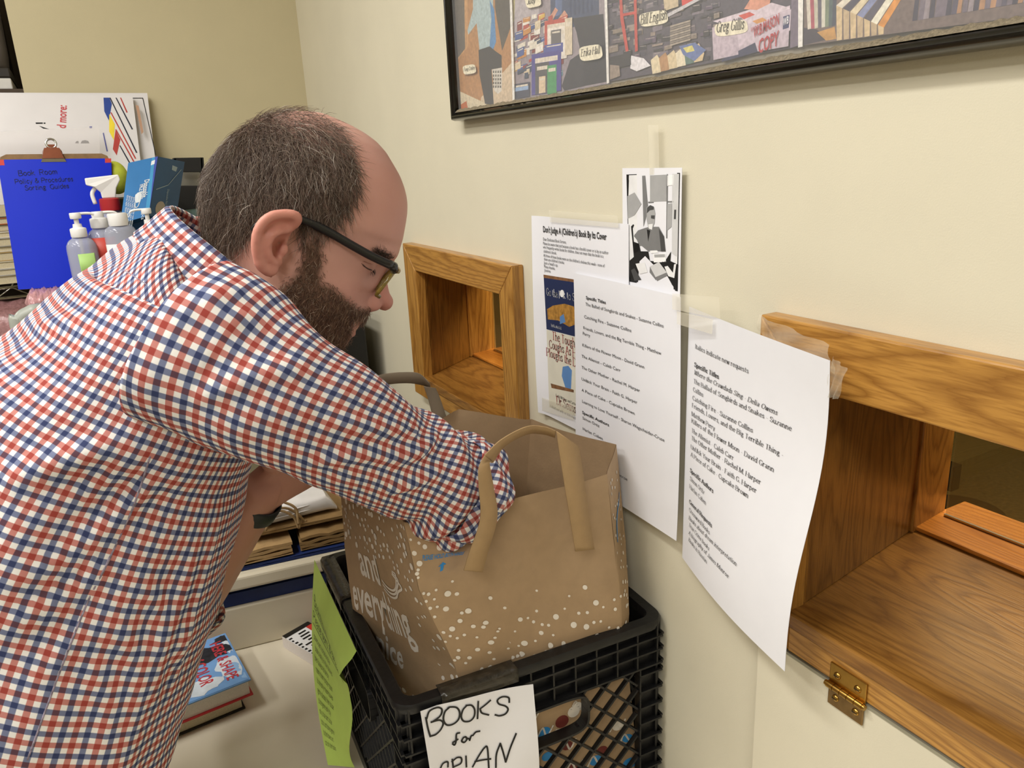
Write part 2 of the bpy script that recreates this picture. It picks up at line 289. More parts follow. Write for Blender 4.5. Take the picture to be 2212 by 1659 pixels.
class Sheet:
    """A sheet of paper or card given by a surface fn(u,v) (u right, v down, metres); print sits in the same mesh."""
    def __init__(s, fn, w, h, nu=10, nv=12, mi=0):
        s.fn = fn; s.w = w; s.h = h; s.v = []; s.f = []; s.m = []; s.lay = 0
        for j in range(nv+1):
            for i in range(nu+1): s.v.append(fn(w*i/nu, h*j/nv))
        for j in range(nv):
            for i in range(nu):
                a = j*(nu+1)+i; s.f.append((a, a+nu+1, a+nu+2, a+1)); s.m.append(mi)
        s.ng = len(s.f)
    def pt(s, u, v, off):
        e = .0008; p = s.fn(u, v); n = np.cross(s.fn(u, v+e)-s.fn(u, v-e), s.fn(u+e, v)-s.fn(u-e, v)); n /= np.linalg.norm(n)+1e-15
        return p+n*off
    def poly(s, uv, mi, off=None):
        s.lay += 1; off = off if off is not None else .00035+s.lay*.000004
        k = len(s.v); s.v += [s.pt(a, b, off) for a, b in uv]; s.f.append(tuple(range(k, k+len(uv)))); s.m.append(mi)
    def shape(s, V, F, mi, off=.0006):
        k = len(s.v); s.v += [s.pt(a, b, off) for a, b in V]; s.f += [tuple(i+k for i in f) for f in F]; s.m += [mi]*len(F)
    def text(s, body, u, v, size, mi, kind='sans', width=None, rot=0, off=.0006, sx=1, **kw):
        V, F = tdec(kind, body, **kw)
        if not V: return
        if width:
            mx = max(p[0] for p in V); sx = width/(mx*size)
        c, r = math.cos(rot), math.sin(rot)
        s.shape([(u+(p[0]*sx*c+p[1]*r)*size, v-(p[1]*c-p[0]*sx*r)*size) for p in V], F, mi, off)
    def stroke(s, pts, hw, mi, off=.0007, n=0):
        pts = [np.array(p, float) for p in pts]
        if n: pts = smoothpath(pts, n)
        V, F = strokequads(pts, hw); s.shape(V, F, mi, off)
    def build(s, name, mats, parent=None, thick=.00025):
        # back face of the sheet, so that it has a thickness
        g = s.ng; used = sorted({i for f in s.f[:g] for i in f}); mp = {}
        for i in used: mp[i] = len(s.v); s.v.append(None)
        nrm = {i: np.zeros(3) for i in used}
        for f in s.f[:g]:
            a, b, c = s.v[f[0]], s.v[f[1]], s.v[f[3]]; q = np.cross(b-a, c-a)
            for i in f: nrm[i] = nrm[i]+q
        for i in used: s.v[mp[i]] = s.v[i]-nrm[i]/(np.linalg.norm(nrm[i])+1e-15)*thick
        s.f += [tuple(mp[i] for i in reversed(f)) for f in s.f[:g]]; s.m += list(s.m[:g])
        return meshobj(name, s.v, s.f, mats, parent, s.m, True)
def bil(c00, c10, c01, c11):
    c00, c10, c01, c11 = [np.asarray(c, float) for c in (c00, c10, c01, c11)]
    return lambda a, b: (c00*(1-a)+c10*a)*(1-b)+(c01*(1-a)+c11*a)*b
def art(parent, name, plane, items, base=.0004, mats0=None):
    """flat printed picture: coloured polygons in photo pixels laid on a real plane; plane(px,py)->point, normal from it"""
    mats = []; idx = {}; mb = MB()
    a, b, c = plane(1000, 500), plane(1100, 500), plane(1000, 600); n = np.cross(c-a, b-a); n /= np.linalg.norm(n)
    for k, (col, pts) in enumerate(items):
        if col not in idx: idx[col] = len(mats); mats.append(M('photo_'+col.strip('#'), col, .35, var=.2, scale=260, det=8))
        mb.add([plane(*p)+n*(base+k*.000005) for p in pts], [tuple(range(len(pts)))], idx[col])
    return mb.build(name, mats, parent), n
# ================================================================ the room
cream = M('cream_paint', '#d7d0ba', .62, .02, 9, .10, 700)
cream_dim = M('cream_paint_dimmed', '#c1b694', .65, .02, 9, .10, 700)  # cream wall paint darkened, the back wall's dimmer light put into its colour
def struct(name, mb, m, **k):
    o = mb.build(name, m, **k); o['kind'] = 'structure'; return o
b = MB()
for lo, hi in (((0, -3.2, 0), (.2, 2.04, 1.13)), ((0, -3.2, 1.385), (.2, 2.04, 2.7)), ((0, -3.2, 1.13), (.2, -.33, 1.385)), ((0, .5, 1.13), (.2, .985, 1.385)), ((0, 1.53, 1.13), (.2, 2.04, 1.385)), ((0, 1.36, 1.13), (.012, 1.53, 1.385))):
    b.box(lo, hi)
struct('wall_right', b, cream)
struct('wall_back', MB().box((-.606, 2.04, 0), (.2, 2.16, 2.7)), cream_dim)
struct('wall_alcove', MB().box((-4.2, 3.9, 0), (.2, 4.0, 2.7)).box((-.604, 2.16, 0), (-.5, 3.9, 2.7)), cream_dim)
struct('wall_left', MB().box((-4.3, -3.3, 0), (-4.2, 4.0, 2.7)), cream)
struct('wall_front', MB().box((-4.2, -3.3, 0), (.2, -3.2, 2.7)), cream)
struct('ceiling', MB().box((-4.3, -3.3, 2.7), (.2, 4.0, 2.78)), M('ceiling_tile', '#e6e2d6', .9, .04, 25))
struct('floor', MB().box((-4.3, -3.3, -.06), (.2, 4.0, 0)), M('vinyl_floor', '#8d8674', .5, .12, 14))
# the dim room beyond the two hatches
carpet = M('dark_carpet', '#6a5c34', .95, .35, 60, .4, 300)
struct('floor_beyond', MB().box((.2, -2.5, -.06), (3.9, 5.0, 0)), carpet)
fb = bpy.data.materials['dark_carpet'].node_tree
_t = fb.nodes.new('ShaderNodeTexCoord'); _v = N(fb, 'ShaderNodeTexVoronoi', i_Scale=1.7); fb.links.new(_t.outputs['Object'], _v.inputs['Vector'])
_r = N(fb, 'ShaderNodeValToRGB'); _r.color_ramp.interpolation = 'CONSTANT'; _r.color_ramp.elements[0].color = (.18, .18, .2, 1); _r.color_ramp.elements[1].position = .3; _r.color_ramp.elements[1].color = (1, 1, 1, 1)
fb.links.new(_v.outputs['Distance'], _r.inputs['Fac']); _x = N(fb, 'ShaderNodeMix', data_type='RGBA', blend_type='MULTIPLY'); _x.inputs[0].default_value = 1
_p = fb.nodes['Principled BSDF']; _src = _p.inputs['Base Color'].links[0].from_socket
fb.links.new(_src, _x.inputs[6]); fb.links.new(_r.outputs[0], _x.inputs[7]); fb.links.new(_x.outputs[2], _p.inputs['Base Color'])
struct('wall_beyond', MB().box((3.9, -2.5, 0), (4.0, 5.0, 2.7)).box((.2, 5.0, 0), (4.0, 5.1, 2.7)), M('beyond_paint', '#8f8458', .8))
struct('ceiling_beyond', MB().box((.2, -2.5, 2.7), (4.0, 5.1, 2.78)), M('ceiling_tile', '#e6e2d6'))
# low platform beyond, its dark nosing shows through the right hatch
t = thing('reading_platform', (3.3, 2.9, 0), 'low wooden platform with dark nosing, seen through the right-hand hatch', 'platform')
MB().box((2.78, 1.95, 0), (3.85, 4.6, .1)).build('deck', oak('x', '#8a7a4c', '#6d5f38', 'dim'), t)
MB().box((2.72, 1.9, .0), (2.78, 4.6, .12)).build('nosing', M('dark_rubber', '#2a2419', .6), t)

# ---------------------------------------------------------------- service hatches
def prism_y(pts_yz, x0, x1, mb):   # polygon in (y,z), extruded along x
    n = len(pts_yz); mb.loft([[np.array([x0, y, z]) for y, z in pts_yz], [np.array([x1, y, z]) for y, z in pts_yz]]); return mb
glassm = M('tinted_glass', '#a9a274', .03, .0, 5, alpha=.28, spec=.5)
def hatch(name, label, yL, yR, iL, iR, zt, zi, zl, zb, splay, depth, back):
    t = thing(name, (0, (yL+yR)/2, zb), label, 'service hatch'); T = .02
    def brd(nm, mb, m): o = mb.build(nm, m, t); bevel(o, .0018, 2); return o
    brd('top_rail', prism_y([(yL, zt), (yR, zt), (iR, zi), (iL, zi)], -T, .0, MB()), oak('y'))
    brd('stile', prism_y([(yL, zt), (iL, zi), (iL, zb+.0), (yL, zb)], -T, .0, MB()), oak('z'))
    brd('stile', prism_y([(yR, zt), (yR, zb), (iR, zb), (iR, zi)], -T, .0, MB()), oak('z'))
    brd('apron', MB().box((-T, iR, zb), (0, iL, zl-.016)), oak('y'))
    brd('ledge', MB().hexa([(-T-.003, iL, zl-.016), (-T-.003, iR, zl-.016), (depth, iR-splay*1.3, zl-.016), (depth, iL+splay*1.3, zl-.016)], [(-T-.003, iL, zl), (-T-.003, iR, zl), (depth, iR-splay*1.3, zl), (depth, iL+splay*1.3, zl)]), oak('y', '#9a6c30', '#6b441b', 'ledge'))
    def side(y, s, nm):
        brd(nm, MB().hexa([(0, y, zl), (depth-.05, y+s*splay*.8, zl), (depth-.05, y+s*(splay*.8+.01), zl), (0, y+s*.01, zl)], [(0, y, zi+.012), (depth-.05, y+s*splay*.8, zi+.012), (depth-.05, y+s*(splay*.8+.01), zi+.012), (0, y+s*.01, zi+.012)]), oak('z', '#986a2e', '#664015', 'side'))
        yy = y+s*splay*.8
        brd('jamb', MB().hexa([(depth-.052, yy-s*.004, zl), (depth+.02, yy-s*.004+s*splay*.2, zl), (depth+.02, yy+s*(.012+splay*.2), zl), (depth-.052, yy+s*.012, zl)], [(depth-.052, yy-s*.004, zi+.012), (depth+.02, yy-s*.004+s*splay*.2, zi+.012), (depth+.02, yy+s*(.012+splay*.2), zi+.012), (depth-.052, yy+s*.012, zi+.012)]), oak('z'))
    side(iL, 1, 'side_panel'); side(iR, -1, 'side_panel')
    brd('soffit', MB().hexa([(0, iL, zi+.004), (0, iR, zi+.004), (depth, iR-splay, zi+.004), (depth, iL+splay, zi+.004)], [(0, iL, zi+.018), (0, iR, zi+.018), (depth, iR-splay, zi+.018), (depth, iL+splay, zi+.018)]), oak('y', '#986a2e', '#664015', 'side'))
    brd('back_sill', MB().box((depth-.045, iR-splay, zl+.0005), (depth+.06, iL+splay*.95, zl+.006)), oak('y', '#d38a35', '#a8641f', 'sill'))
    g = MB().box((depth+.006, iR-splay+.004, zl+.006), (depth+.01, iL+splay*.8-.004, zi+.004)).build('glass_pane', glassm, t); g['label'] = 'tinted glass pane'
    MB().box((depth+.003, iR-splay+.004, zl+.006), (depth+.0055, iL+splay*.8-.004, zl+.009)).build('glass_track', M('aluminium', '#b9b6ae', .3, metal=1), t)
    return t
hatch('service_hatch', 'small square oak-framed service hatch behind the brown paper bag, left of the flyer', 1.402, .970, 1.348, 1.014, 1.430, 1.383, 1.177, 1.133, .10, .17, 1)
hatch('service_hatch', 'wide oak-framed service hatch at right edge, with a brass hinge below its ledge', .498, -.32, .444, -.27, 1.434, 1.377, 1.154, 1.110, .045, .262, 1)
# drop leaf below the right hatch
lf = MB().box((-.0195, -.32, .74), (-.001, .482, 1.106)).build('drop_leaf', cream)
bevel(lf, .002); tag(lf, 'cream-painted flap hanging below the wide oak hatch on a brass hinge', 'flap')
st = MB().box((-.021, -.32, 1.1062), (-.001, .484, 1.1092)).build('metal_edge_strip', M('dull_steel', '#a7a595', .4, metal=.7))
tag(st, 'thin grey metal strip between the oak hatch and the flap under it', 'edge strip')
# brass hinge
t = thing('butt_hinge', (-.022, .405, 1.108), 'brass butt hinge screwed under the ledge of the wide oak hatch', 'hinge')
brass = M('brass', '#b08a45', .28, .15, 60, metal=1)
h0 = PX(1795, 1432, -.0215); h1 = PX(1872, 1497, -.0215); hz = 1.108; ya, yb = h0[1], h1[1]
o = MB().box((-.0222, yb, hz+.001), (-.0203, ya, hz+.022)).build('upper_leaf', brass, t); bevel(o, .0006)
o = MB().box((-.0222, yb+.001, hz-.022), (-.0203, ya, hz-.001)).build('lower_leaf', M('worn_brass', '#8f7550', .35, .25, 70, metal=1), t); bevel(o, .0006)
k = MB()
for i in range(5):
    yy0 = ya+(yb-ya)*(i/5+.01); yy1 = ya+(yb-ya)*((i+1)/5-.01); k.tube([(-.0245, yy0, hz), (-.0245, yy1, hz)], .0034, 14)
k.tube([(-.0245, ya+.002, hz), (-.0245, yb-.002, hz)], .0026, 12)
k.build('knuckle', brass, t, sharp=40)
for zz in (.012, -.012):
    for fy in (.22, .78):
        y = ya+(yb-ya)*fy; s_ = MB().lathe([(.0001, .0016), (.0022, .0014), (.0034, .0004), (.0036, -.0005)], (-.0224, y, hz+zz), 16, ax=(np.array([0, 1., 0]), np.array([0, 0, 1.]), np.array([-1., 0, 0])))
        s_.box((-.0242, y-.0026, hz+zz-.0004), (-.0238, y+.0026, hz+zz+.0004), 1)
        s_.build('screw', [brass, M('dark_slot', '#20180c', .6)], t, sharp=40)

# ---------------------------------------------------------------- framed poster
c0 = PX(972, 262, -.024); yL = c0[1]; zB = c0[2]; yR = .05; zT = 2.2
t = thing('picture_frame', (0, (yL+yR)/2, zB), 'black-framed collage of book sale photographs hanging high on the cream wall', 'framed picture')
blk = M('black_lacquer', '#15140f', .22, .2, 120, coat=.4)
def molding(nm, a, b_, inn):
    a, b_, inn = map(np.asarray, (a, b_, inn)); d = b_-a; prof = [(0, -.001), (0, -.016), (.002, -.0225), (.006, -.0245), (.010, -.0225), (.0125, -.0165), (.0125, -.001)]
    L = np.linalg.norm(d)
    o = MB().loft([[a+d/L*w*1.0+inn*w+np.array([x, 0, 0]) for w, x in prof], [b_-d/L*w+inn*w+np.array([x, 0, 0]) for w, x in prof]]).build(nm, blk, t, sharp=50); return o
A = (0, yL, zB); B = (0, yR, zB); Cc = (0, yR, zT); D = (0, yL, zT)
molding('frame_rail', A, B, (0, 0, 1)); molding('frame_rail', D, Cc, (0, 0, -1)); molding('frame_stile', A, D, (0, -1, 0)); molding('frame_stile', B, Cc, (0, 1, 0))
MB().box((-.009, yR+.008, zB+.008), (-.001, yL-.008, zT-.008)).build('backing_board', M('mount_board', '#8a8170', .8), t)
pl = lambda px, py: PX(px, py, -.0094)
def rowpoly(x0, y0, x1, y1, sl=-.16): return [(x0, y0), (x1, y0+(x1-x0)*sl), (x1, y1+(x1-x0)*sl), (x0, y1)]
R_ = random.Random(3); I = []
def bk(x, y, w, h, col, sl=-.16, page='#cfc4b4'):
    I.append((col, rowpoly(x, y, x+w, y+h, sl)))
    if w > 9 and h > 9: I.append((page, rowpoly(x+w*.12, y+h*.1, x+w*.88, y+h*.22, sl)))
# first photograph: wood door, standing woman in pale blue, waste basket
I.append(('#a8794c', [(955, -400), (1100, -400), (1114, 222), (985, 250), (975, 240)]))
I.append(('#b98b5b', [(972, -400), (1002, -400), (1012, 100), (985, 135)])); I.append(('#5f574e', [(974, -400), (997, -400), (1005, 105), (984, 132)]))
I.append(('#4c4640', [(1060, -400), (1100, -400), (1103, 60), (1085, 110), (1070, 20)]))
I.append(('#c4ae93', [(1040, 210), (1110, 130), (1114, 222), (1035, 238)])); I.append(('#cbbca0', [(978, 190), (1060, 228), (985, 250)]))
I.append(('#b9622e', [(980, 236), (1008, 218), (1012, 240), (983, 248)]))
I.append(('#9fb0b3', [(1024, -400), (1062, -400), (1066, 60), (1058, 100), (1036, 108), (1030, 50), (1012, 75), (1010, 66), (1022, 20)]))
I.append(('#4d7fae', [(1058, 0), (1068, 20), (1072, 90), (1064, 112), (1058, 100), (1062, 40)]))
I.append(('#2e2c31', [(1034, 108), (1058, 100), (1070, 110), (1084, 120), (1084, 146), (1062, 150), (1067, 228), (1048, 224), (1036, 160)]))
I.append(('#c9c2b8', [(1063, 150), (1085, 146), (1084, 196), (1076, 203), (1068, 196)]))
for r in range(5):
    for c in range(4): I.append(('#5b5650', rowpoly(1065+c*5, 153+r*8, 1068+c*5, 158+r*8)))
# second photograph: crates of books, dark figure
I.append(('#8d8288', [(1100, -400), (1306, -400), (1318, 180), (1114, 220)]))
I.append(('#b5ab78', [(1104, -400), (1126, -400), (1128, 20), (1108, 50)])); I.append(('#a9a0a4', [(1128, -400), (1160, -400), (1165, 30), (1110, 80)]))
I.append(('#3d4763', [(1185, -400), (1290, -400), (1295, 50), (1230, 60), (1190, 40)])); I.append(('#55658a', [(1200, -400), (1222, -400), (1214, 30), (1200, 36)]))
I.append(('#c08a74', [(1186, 40), (1200, 16), (1206, 22), (1194, 44)])); I.append(('#c08a74', [(1204, 44), (1220, 22), (1228, 34), (1212, 48)]))
for i in range(6): I.append(('#2f3a58', [(1228+i*10, -400), (1231+i*10, -400), (1236+i*9, 34-i*2), (1232+i*9, 36-i*2)]))
I.append(('#2b2a33', [(1236, 40), (1304, 30), (1314, 176), (1262, 186), (1256, 120), (1246, 70)])); I.append(('#33323a', [(1214, 186), (1232, 130), (1258, 112), (1264, 186), (1220, 196)]))
pal = ['#a8443a', '#c9b79a', '#40548a', '#b87d3a', '#d2cabb', '#38445a', '#7c2f2f', '#c7a24a', '#5a7a88', '#d9d2c8']
for i in range(80):
    x = 1108+R_.random()*100; y = 30+R_.random()*140; bk(x, y, 8+R_.random()*13, 6+R_.random()*14, R_.choice(pal), -.25-R_.random()*.3)
for x, y, w, h, col in ((1178, 46, 50, 80, '#b04a3e'), (1184, 62, 42, 70, '#d9d0c6'), (1192, 66, 22, 30, '#5e5a5c'), (1178, 98, 40, 20, '#4a4f92'), (1150, 118, 64, 88, '#453f86'), (1158, 138, 30, 66, '#4a494c'), (1184, 142, 20, 62, '#3f8a56'), (1166, 166, 14, 36, '#cfb79a'), (1112, 182, 34, 32, '#34384c'), (1113, 190, 30, 8, '#8aa3c4'), (1222, 40, 16, 80, '#c8b9a2')):
    bk(x, y, w, h, col, -.16)
# third photograph: hand truck, stacked books, copy-paper boxes
I.append(('#4a4450', [(1310, -400), (1736, -400), (1733, 100), (1320, 176)]))
for i in range(170):
    x = 1312+R_.random()*235; y = -60+R_.random()*185; bk(x, y, 9+R_.random()*18, 4+R_.random()*11, R_.choice(['#2d2a33', '#3d3a48', '#5c5158', '#6e6470', '#332f38', '#7d6f64', '#8a7a72', '#26232b', '#54455a']), -.12-R_.random()*.2, '#8f8583')
I.append(('#b23a33', [(1340, -60), (1345, -60), (1350, 30), (1362, 110), (1356, 112), (1344, 40)])); I.append(('#b23a33', [(1372, -60), (1378, -60), (1382, 110), (1376, 112)])); I.append(('#b23a33', [(1346, 30), (1380, 24), (1380, 30), (1346, 36)]))
I.append(('#c33432', [(1472, -60), (1520, -60), (1518, -4), (1478, 14)])); I.append(('#b9b4b8', [(1446, 30), (1530, -14), (1532, -8), (1448, 37)])); I.append(('#bba88c', [(1432, -60), (1468, -60), (1470, 14), (1440, 24)]))
for i in range(9): I.append((['#9a8d80', '#7b7068'][i % 2], rowpoly(1452, 56+i*5, 1496, 60+i*5, -.3)))
for i in range(6): I.append((['#d0c0a0', '#a97f55', '#c8b592', '#d8cbb0', '#4f6a62', '#c4ad88'][i], [(1410+i*18, 130-i*5), (1424+i*18, 118-i*5), (1436+i*18, 140-i*5), (1432+i*18, 156-i*5), (1414+i*18, 160-i*5)]))
I.append(('#5a6a9a', [(1472, 100), (1505, 92), (1530, 108), (1505, 132), (1480, 118)])); I.append(('#c9bd6a', [(1480, 104), (1500, 98), (1505, 110), (1488, 114)]))
I.append(('#d7d2d6', [(1368, 120), (1395, 126), (1410, 142), (1380, 154), (1366, 148)])); I.append(('#27242c', [(1320, 124), (1366, 114), (1368, 140), (1326, 150)])); I.append(('#8a7a6e', [(1322, 140), (1342, 142), (1344, 164), (1322, 172)]))
I.append(('#b9a9b4', [(1543, 60), (1712, 12), (1708, 100), (1546, 128)])); I.append(('#c9bac4', [(1545, 46), (1672, 6), (1714, 18), (1594, 62)])); I.append(('#c0b0bc', [(1596, 62), (1714, 20), (1712, 66), (1600, 100)])); I.append(('#a898a6', [(1596, 62), (1600, 100), (1604, 118), (1592, 118)]))
I.append(('#c0473c', [(1600, 34), (1624, 26), (1636, 32), (1612, 42)])); I.append(('#c98b4a', [(1630, 46), (1652, 38), (1662, 44), (1640, 52)])); I.append(('#c98a72', [(1612, 20), (1650, -40), (1676, -40), (1668, 8), (1640, 22)]))
I.append(('#2f3462', [(1697, 36), (1711, 32), (1709, 60), (1696, 64)])); I.append(('#2e3150', [(1564, 128), (1636, 92), (1642, 112), (1564, 134)])); I.append(('#6b5f70', [(1716, -60), (1736, -60), (1733, 98), (1712, 104)]))
I.append(('#b4a4b0', [(1544, 84), (1598, 72), (1600, 118), (1546, 130)]))
# fourth photograph: books in a box
I.append(('#6c5c58', [(1748, -400), (2340, -400), (2340, 20), (1741, 98)])); I.append(('#3a3340', [(1741, 60), (1770, 64), (1790, 86), (1741, 98)])); I.append(('#b8894a', [(1770, 70), (1808, 58), (1812, 84), (1790, 88)]))
for i in range(8): I.append((['#c7bdb0', '#a14a5a', '#b9b2a0', '#56505e', '#c9c4b6', '#6f7a66', '#4a5a5c', '#3b4050'][i], [(1744+i*9, -60), (1752+i*9, -60), (1758+i*7.5, 62-i), (1750+i*7.5, 64-i)]))
for i, c in enumerate(['#d9cfbf', '#3e3c50', '#d3c3a4', '#7d84a8', '#4c4858', '#e0dac8', '#d08a3a']):
    x = 1812+i*15; I.append((c, [(x, 12+i*7), (x+60, -40), (x+74, -40), (x+13, 18+i*7)])); I.append((['#c9b08a', '#b8a080'][i % 2], [(x, 12+i*7), (x+13, 18+i*7), (x+12, 86-i*2), (x+1, 88-i*2)]))
for i in range(34): I.append((R_.choice(['#4d475a', '#8b7f86', '#c0a890', '#6a5f6c', '#a47a5a', '#3a3648']), [(1990+i*12, -60), (1997+i*12, -60), (1985+i*12+R_.random()*8, 44-i*2), (1976+i*12, 46-i*2)]))
for a, c_ in (((1097, -60), (1114, 222)), ((1303.5, -60), (1318, 181)), ((1739, -60), (1734.5, 103))):
    w = 3.2 if a[0] < 1200 else (3.5 if a[0] < 1400 else 7); I.append(('#ddd9d4', [(a[0]-w, -400), (a[0]+w, -400), (c_[0]+w*.7, c_[1]-2), (c_[0]-w*.7, c_[1])]))
# the paper name slips
def slip(cx, cy, rx, ry, an):
    c_, s_ = math.cos(an), math.sin(an); I.append(('#ded5bd', [(cx+x*c_-y*s_, cy+x*s_+y*c_) for x, y in [(rx*np.sign(math.cos(q))*abs(math.cos(q))**.5, ry*np.sign(math.sin(q))*abs(math.sin(q))**.5) for q in np.linspace(0, 6.283, 24, endpoint=False)]]))
slip(1417, 40, 31, 15, -.17); slip(1585, 61, 36, 15, -.15); slip(1281, 114, 25, 16, -.16); slip(1018, 150, 14, 10, -.16); slip(1156, 2, 17, 14, -.2)
print_, nrm = art(t, 'photo_print', pl, I, .0002)
pm = [ink('#1d1a18'), ink('#a8242c'), ink('#d9d4da')]
def pxtext(body, a, b_, kind, mi, hgt, **kw):   # lettering between two photo points on the print
    V, F = tdec(kind, body, **kw); mx = max(p[0] for p in V); a3, b3 = pl(*a), pl(*b_); d = b3-a3; u = d/mx; up = np.array([0, 0, 1.])*hgt
    MB().add([a3+u*p[0]+up*p[1]+nrm*.0036 for p in V], F).build('name_lettering' if mi == 0 else 'box_lettering', pm[mi], print_)
pxtext('Bill English', (1390, 53), (1446, 41), 'serif', 0, .0125, italic=True); pxtext('Greg Gillis', (1554, 70), (1614, 62), 'serif', 0, .0125, italic=True)
pxtext('Erika Hall', (1261, 122), (1303, 114), 'serif', 0, .0105, italic=True); pxtext('Fang Conley', (1007, 154), (1031, 149), 'serif', 0, .0065, italic=True); pxtext('Judy', (1144, 10), (1163, 5), 'serif', 0, .008, italic=True)
pxtext('W.B.MASON', (1634, 82), (1689, 52), 'sans', 1, .012, bold=True); pxtext('COPY', (1644, 116), (1688, 97), 'sans', 1, .016, bold=True); pxtext('WHO BUT', (1628, 70), (1650, 62), 'sans', 1, .0055); pxtext('WB', (1698, 56), (1710, 50), 'sans', 2, .008, bold=True)
g = MB().box((-.0139, yR+.01, zB+.01), (-.0137, yL-.01, zT-.01)).build('glazing', M('picture_glass', '#ffffff', .04, 0, alpha=.06, spec=.5), t)
# dust lying on the inner lip of the bottom rail
du = MB(); rr = random.Random(5); n = 220; ring = []
for i in range(n+1):
    y = yL-.016+(yR+.016-(yL-.016))*i/n; h = .0028+.0018*rr.random(); ring.append([np.array([-.0145, y, zB+.0125]), np.array([-.0145, y, zB+.0125+h]), np.array([-.0185, y, zB+.0125+h*.6]), np.array([-.0212-.001*rr.random(), y, zB+.0113])])
du.loft(ring); du.build('dust', M('grey_dust', '#857a66', .98, .3, 400, .8, 900), t)

# ---------------------------------------------------------------- notices on the right wall
white = M('white_paper', '#e9e9ee', .6, .012, 30, .04, 90)
black = M('print_black', '#1b1b1f', .6); clear = M('clear_tape', '#efe9d6', .18, 0, alpha=.22, spec=.6)
X0 = -.004
def wallfn(y0, z0, bulge=lambda u, v: 0, skew=0):
    return lambda u, v: np.array([X0-bulge(u, v), y0-u+skew*v, z0-v])
# flyer about children's books
y0, z0 = .926, 1.502
s1 = Sheet(wallfn(y0, z0, lambda u, v: .003*(1+math.sin(v*9))*max(0, 1-u*60)+.002), .213, .283, 16, 18)
def UV(px, py, x=X0-.002, y0=y0, z0=z0):
    p = PX(px, py, x); return y0-p[1], z0-p[2]
def uvt(s, body, a, b_, size, mi, kind='sans', **kw):
    (u0, v0), (u1, v1) = UV(*a, **s.uvk), UV(*b_, **s.uvk); V, F = tdec(kind, body, **kw); mx = max(p[0] for p in V)
    s.text(body, u0, v0, size, mi, kind, sx=(u1-u0)/(mx*size), off=.0008, **kw)
s1.uvk = dict(y0=y0, z0=z0)
mats1 = [white, black, M('cover_navy', '#1f2b52', .4), M('cover_cream', '#d8d4c4', .5), M('cover_red', '#a3272d', .5), M('cover_gold', '#a87a35', .5, .4, 150), M('cover_blue', '#5a86bd', .5), M('cover_white', '#eeeeee', .5), M('cover_brown', '#7b5638', .6, .4, 120)]
def pq(s, mi, *pts): s.poly([UV(*p, **s.uvk) for p in pts], mi)
uvt(s1, "Don't Judge A (Children's) Book By Its Cover", (1174, 501), (1311, 511), .0115, 1, bold=True)
for body, a, b_ in (('Dear Dedicated Book Sorters,', (1174, 519), (1224, 524)), ('Please be aware that just because a book has a fanciful cover or is by an author', (1174, 528), (1315, 543)), ('who frequently writes books for children, does not mean that the book is a', (1174, 536), (1304, 551)), ("children's book.", (1175, 545), (1203, 548)),
    ("All three of these books were on the children's shelves this week - none of", (1175, 554), (1307, 570)), ("them are children's books.", (1176, 562), (1220, 567)), ("Just a head's up.", (1176, 570), (1206, 574)), ('Many thanks,', (1176, 578), (1200, 581)), ('Joanne', (1177, 586), (1190, 588))):
    uvt(s1, body, a, b_, .0056, 1)
pq(s1, 8, (1174, 593), (1256, 606), (1256, 612), (1175, 600)); pq(s1, 2, (1175, 600), (1256, 612), (1247, 728), (1181, 711))
uvt(s1, 'Go the F', (1182, 637), (1213, 643), .014, 7, 'serif'); uvt(s1, 'k to Sleep', (1218, 644), (1262, 653), .014, 7, 'serif')
pq(s1, 7, *[(1214.5+5*math.cos(q), 634+8*math.sin(q)) for q in np.linspace(0, 6.28, 14, endpoint=False)])
pq(s1, 5, (1182, 668), (1195, 660), (1220, 656), (1240, 662), (1246, 700), (1230, 706), (1206, 692), (1184, 690)); pq(s1, 6, (1210, 684), (1218, 678), (1222, 696), (1210, 700))
uvt(s1, 'by Adam Mansbach', (1192, 705), (1214, 710), .0055, 7, 'serif')
pq(s1, 3, (1181, 712), (1247, 729), (1247, 900), (1187, 879))
uvt(s1, 'The Tough', (1194, 733), (1243, 745), .0165, 4, 'serif'); uvt(s1, 'Coughs As He', (1188, 751), (1250, 766), .0165, 4, 'serif'); uvt(s1, 'Ploughs the Dough', (1182, 768), (1270, 788), .0165, 4, 'serif')
pq(s1, 6, (1216, 792), (1228, 790), (1236, 800), (1234, 840), (1222, 838), (1214, 812)); pq(s1, 8, (1190, 828), (1240, 842), (1240, 848), (1192, 838))
uvt(s1, 'Dr.Seuss', (1204, 873), (1245, 886), .0175, 4, 'serif'); uvt(s1, 'Early Writings and Cartoons', (1202, 856), (1250, 868), .0055, 1, 'serif'); uvt(s1, 'Edited and with an introduction', (1190, 879), (1250, 894), .005, 1, 'serif')
o = s1.build('flyer', mats1); tag(o, "white flyer taped to the wall, headed Don't Judge A Children's Book", 'flyer')
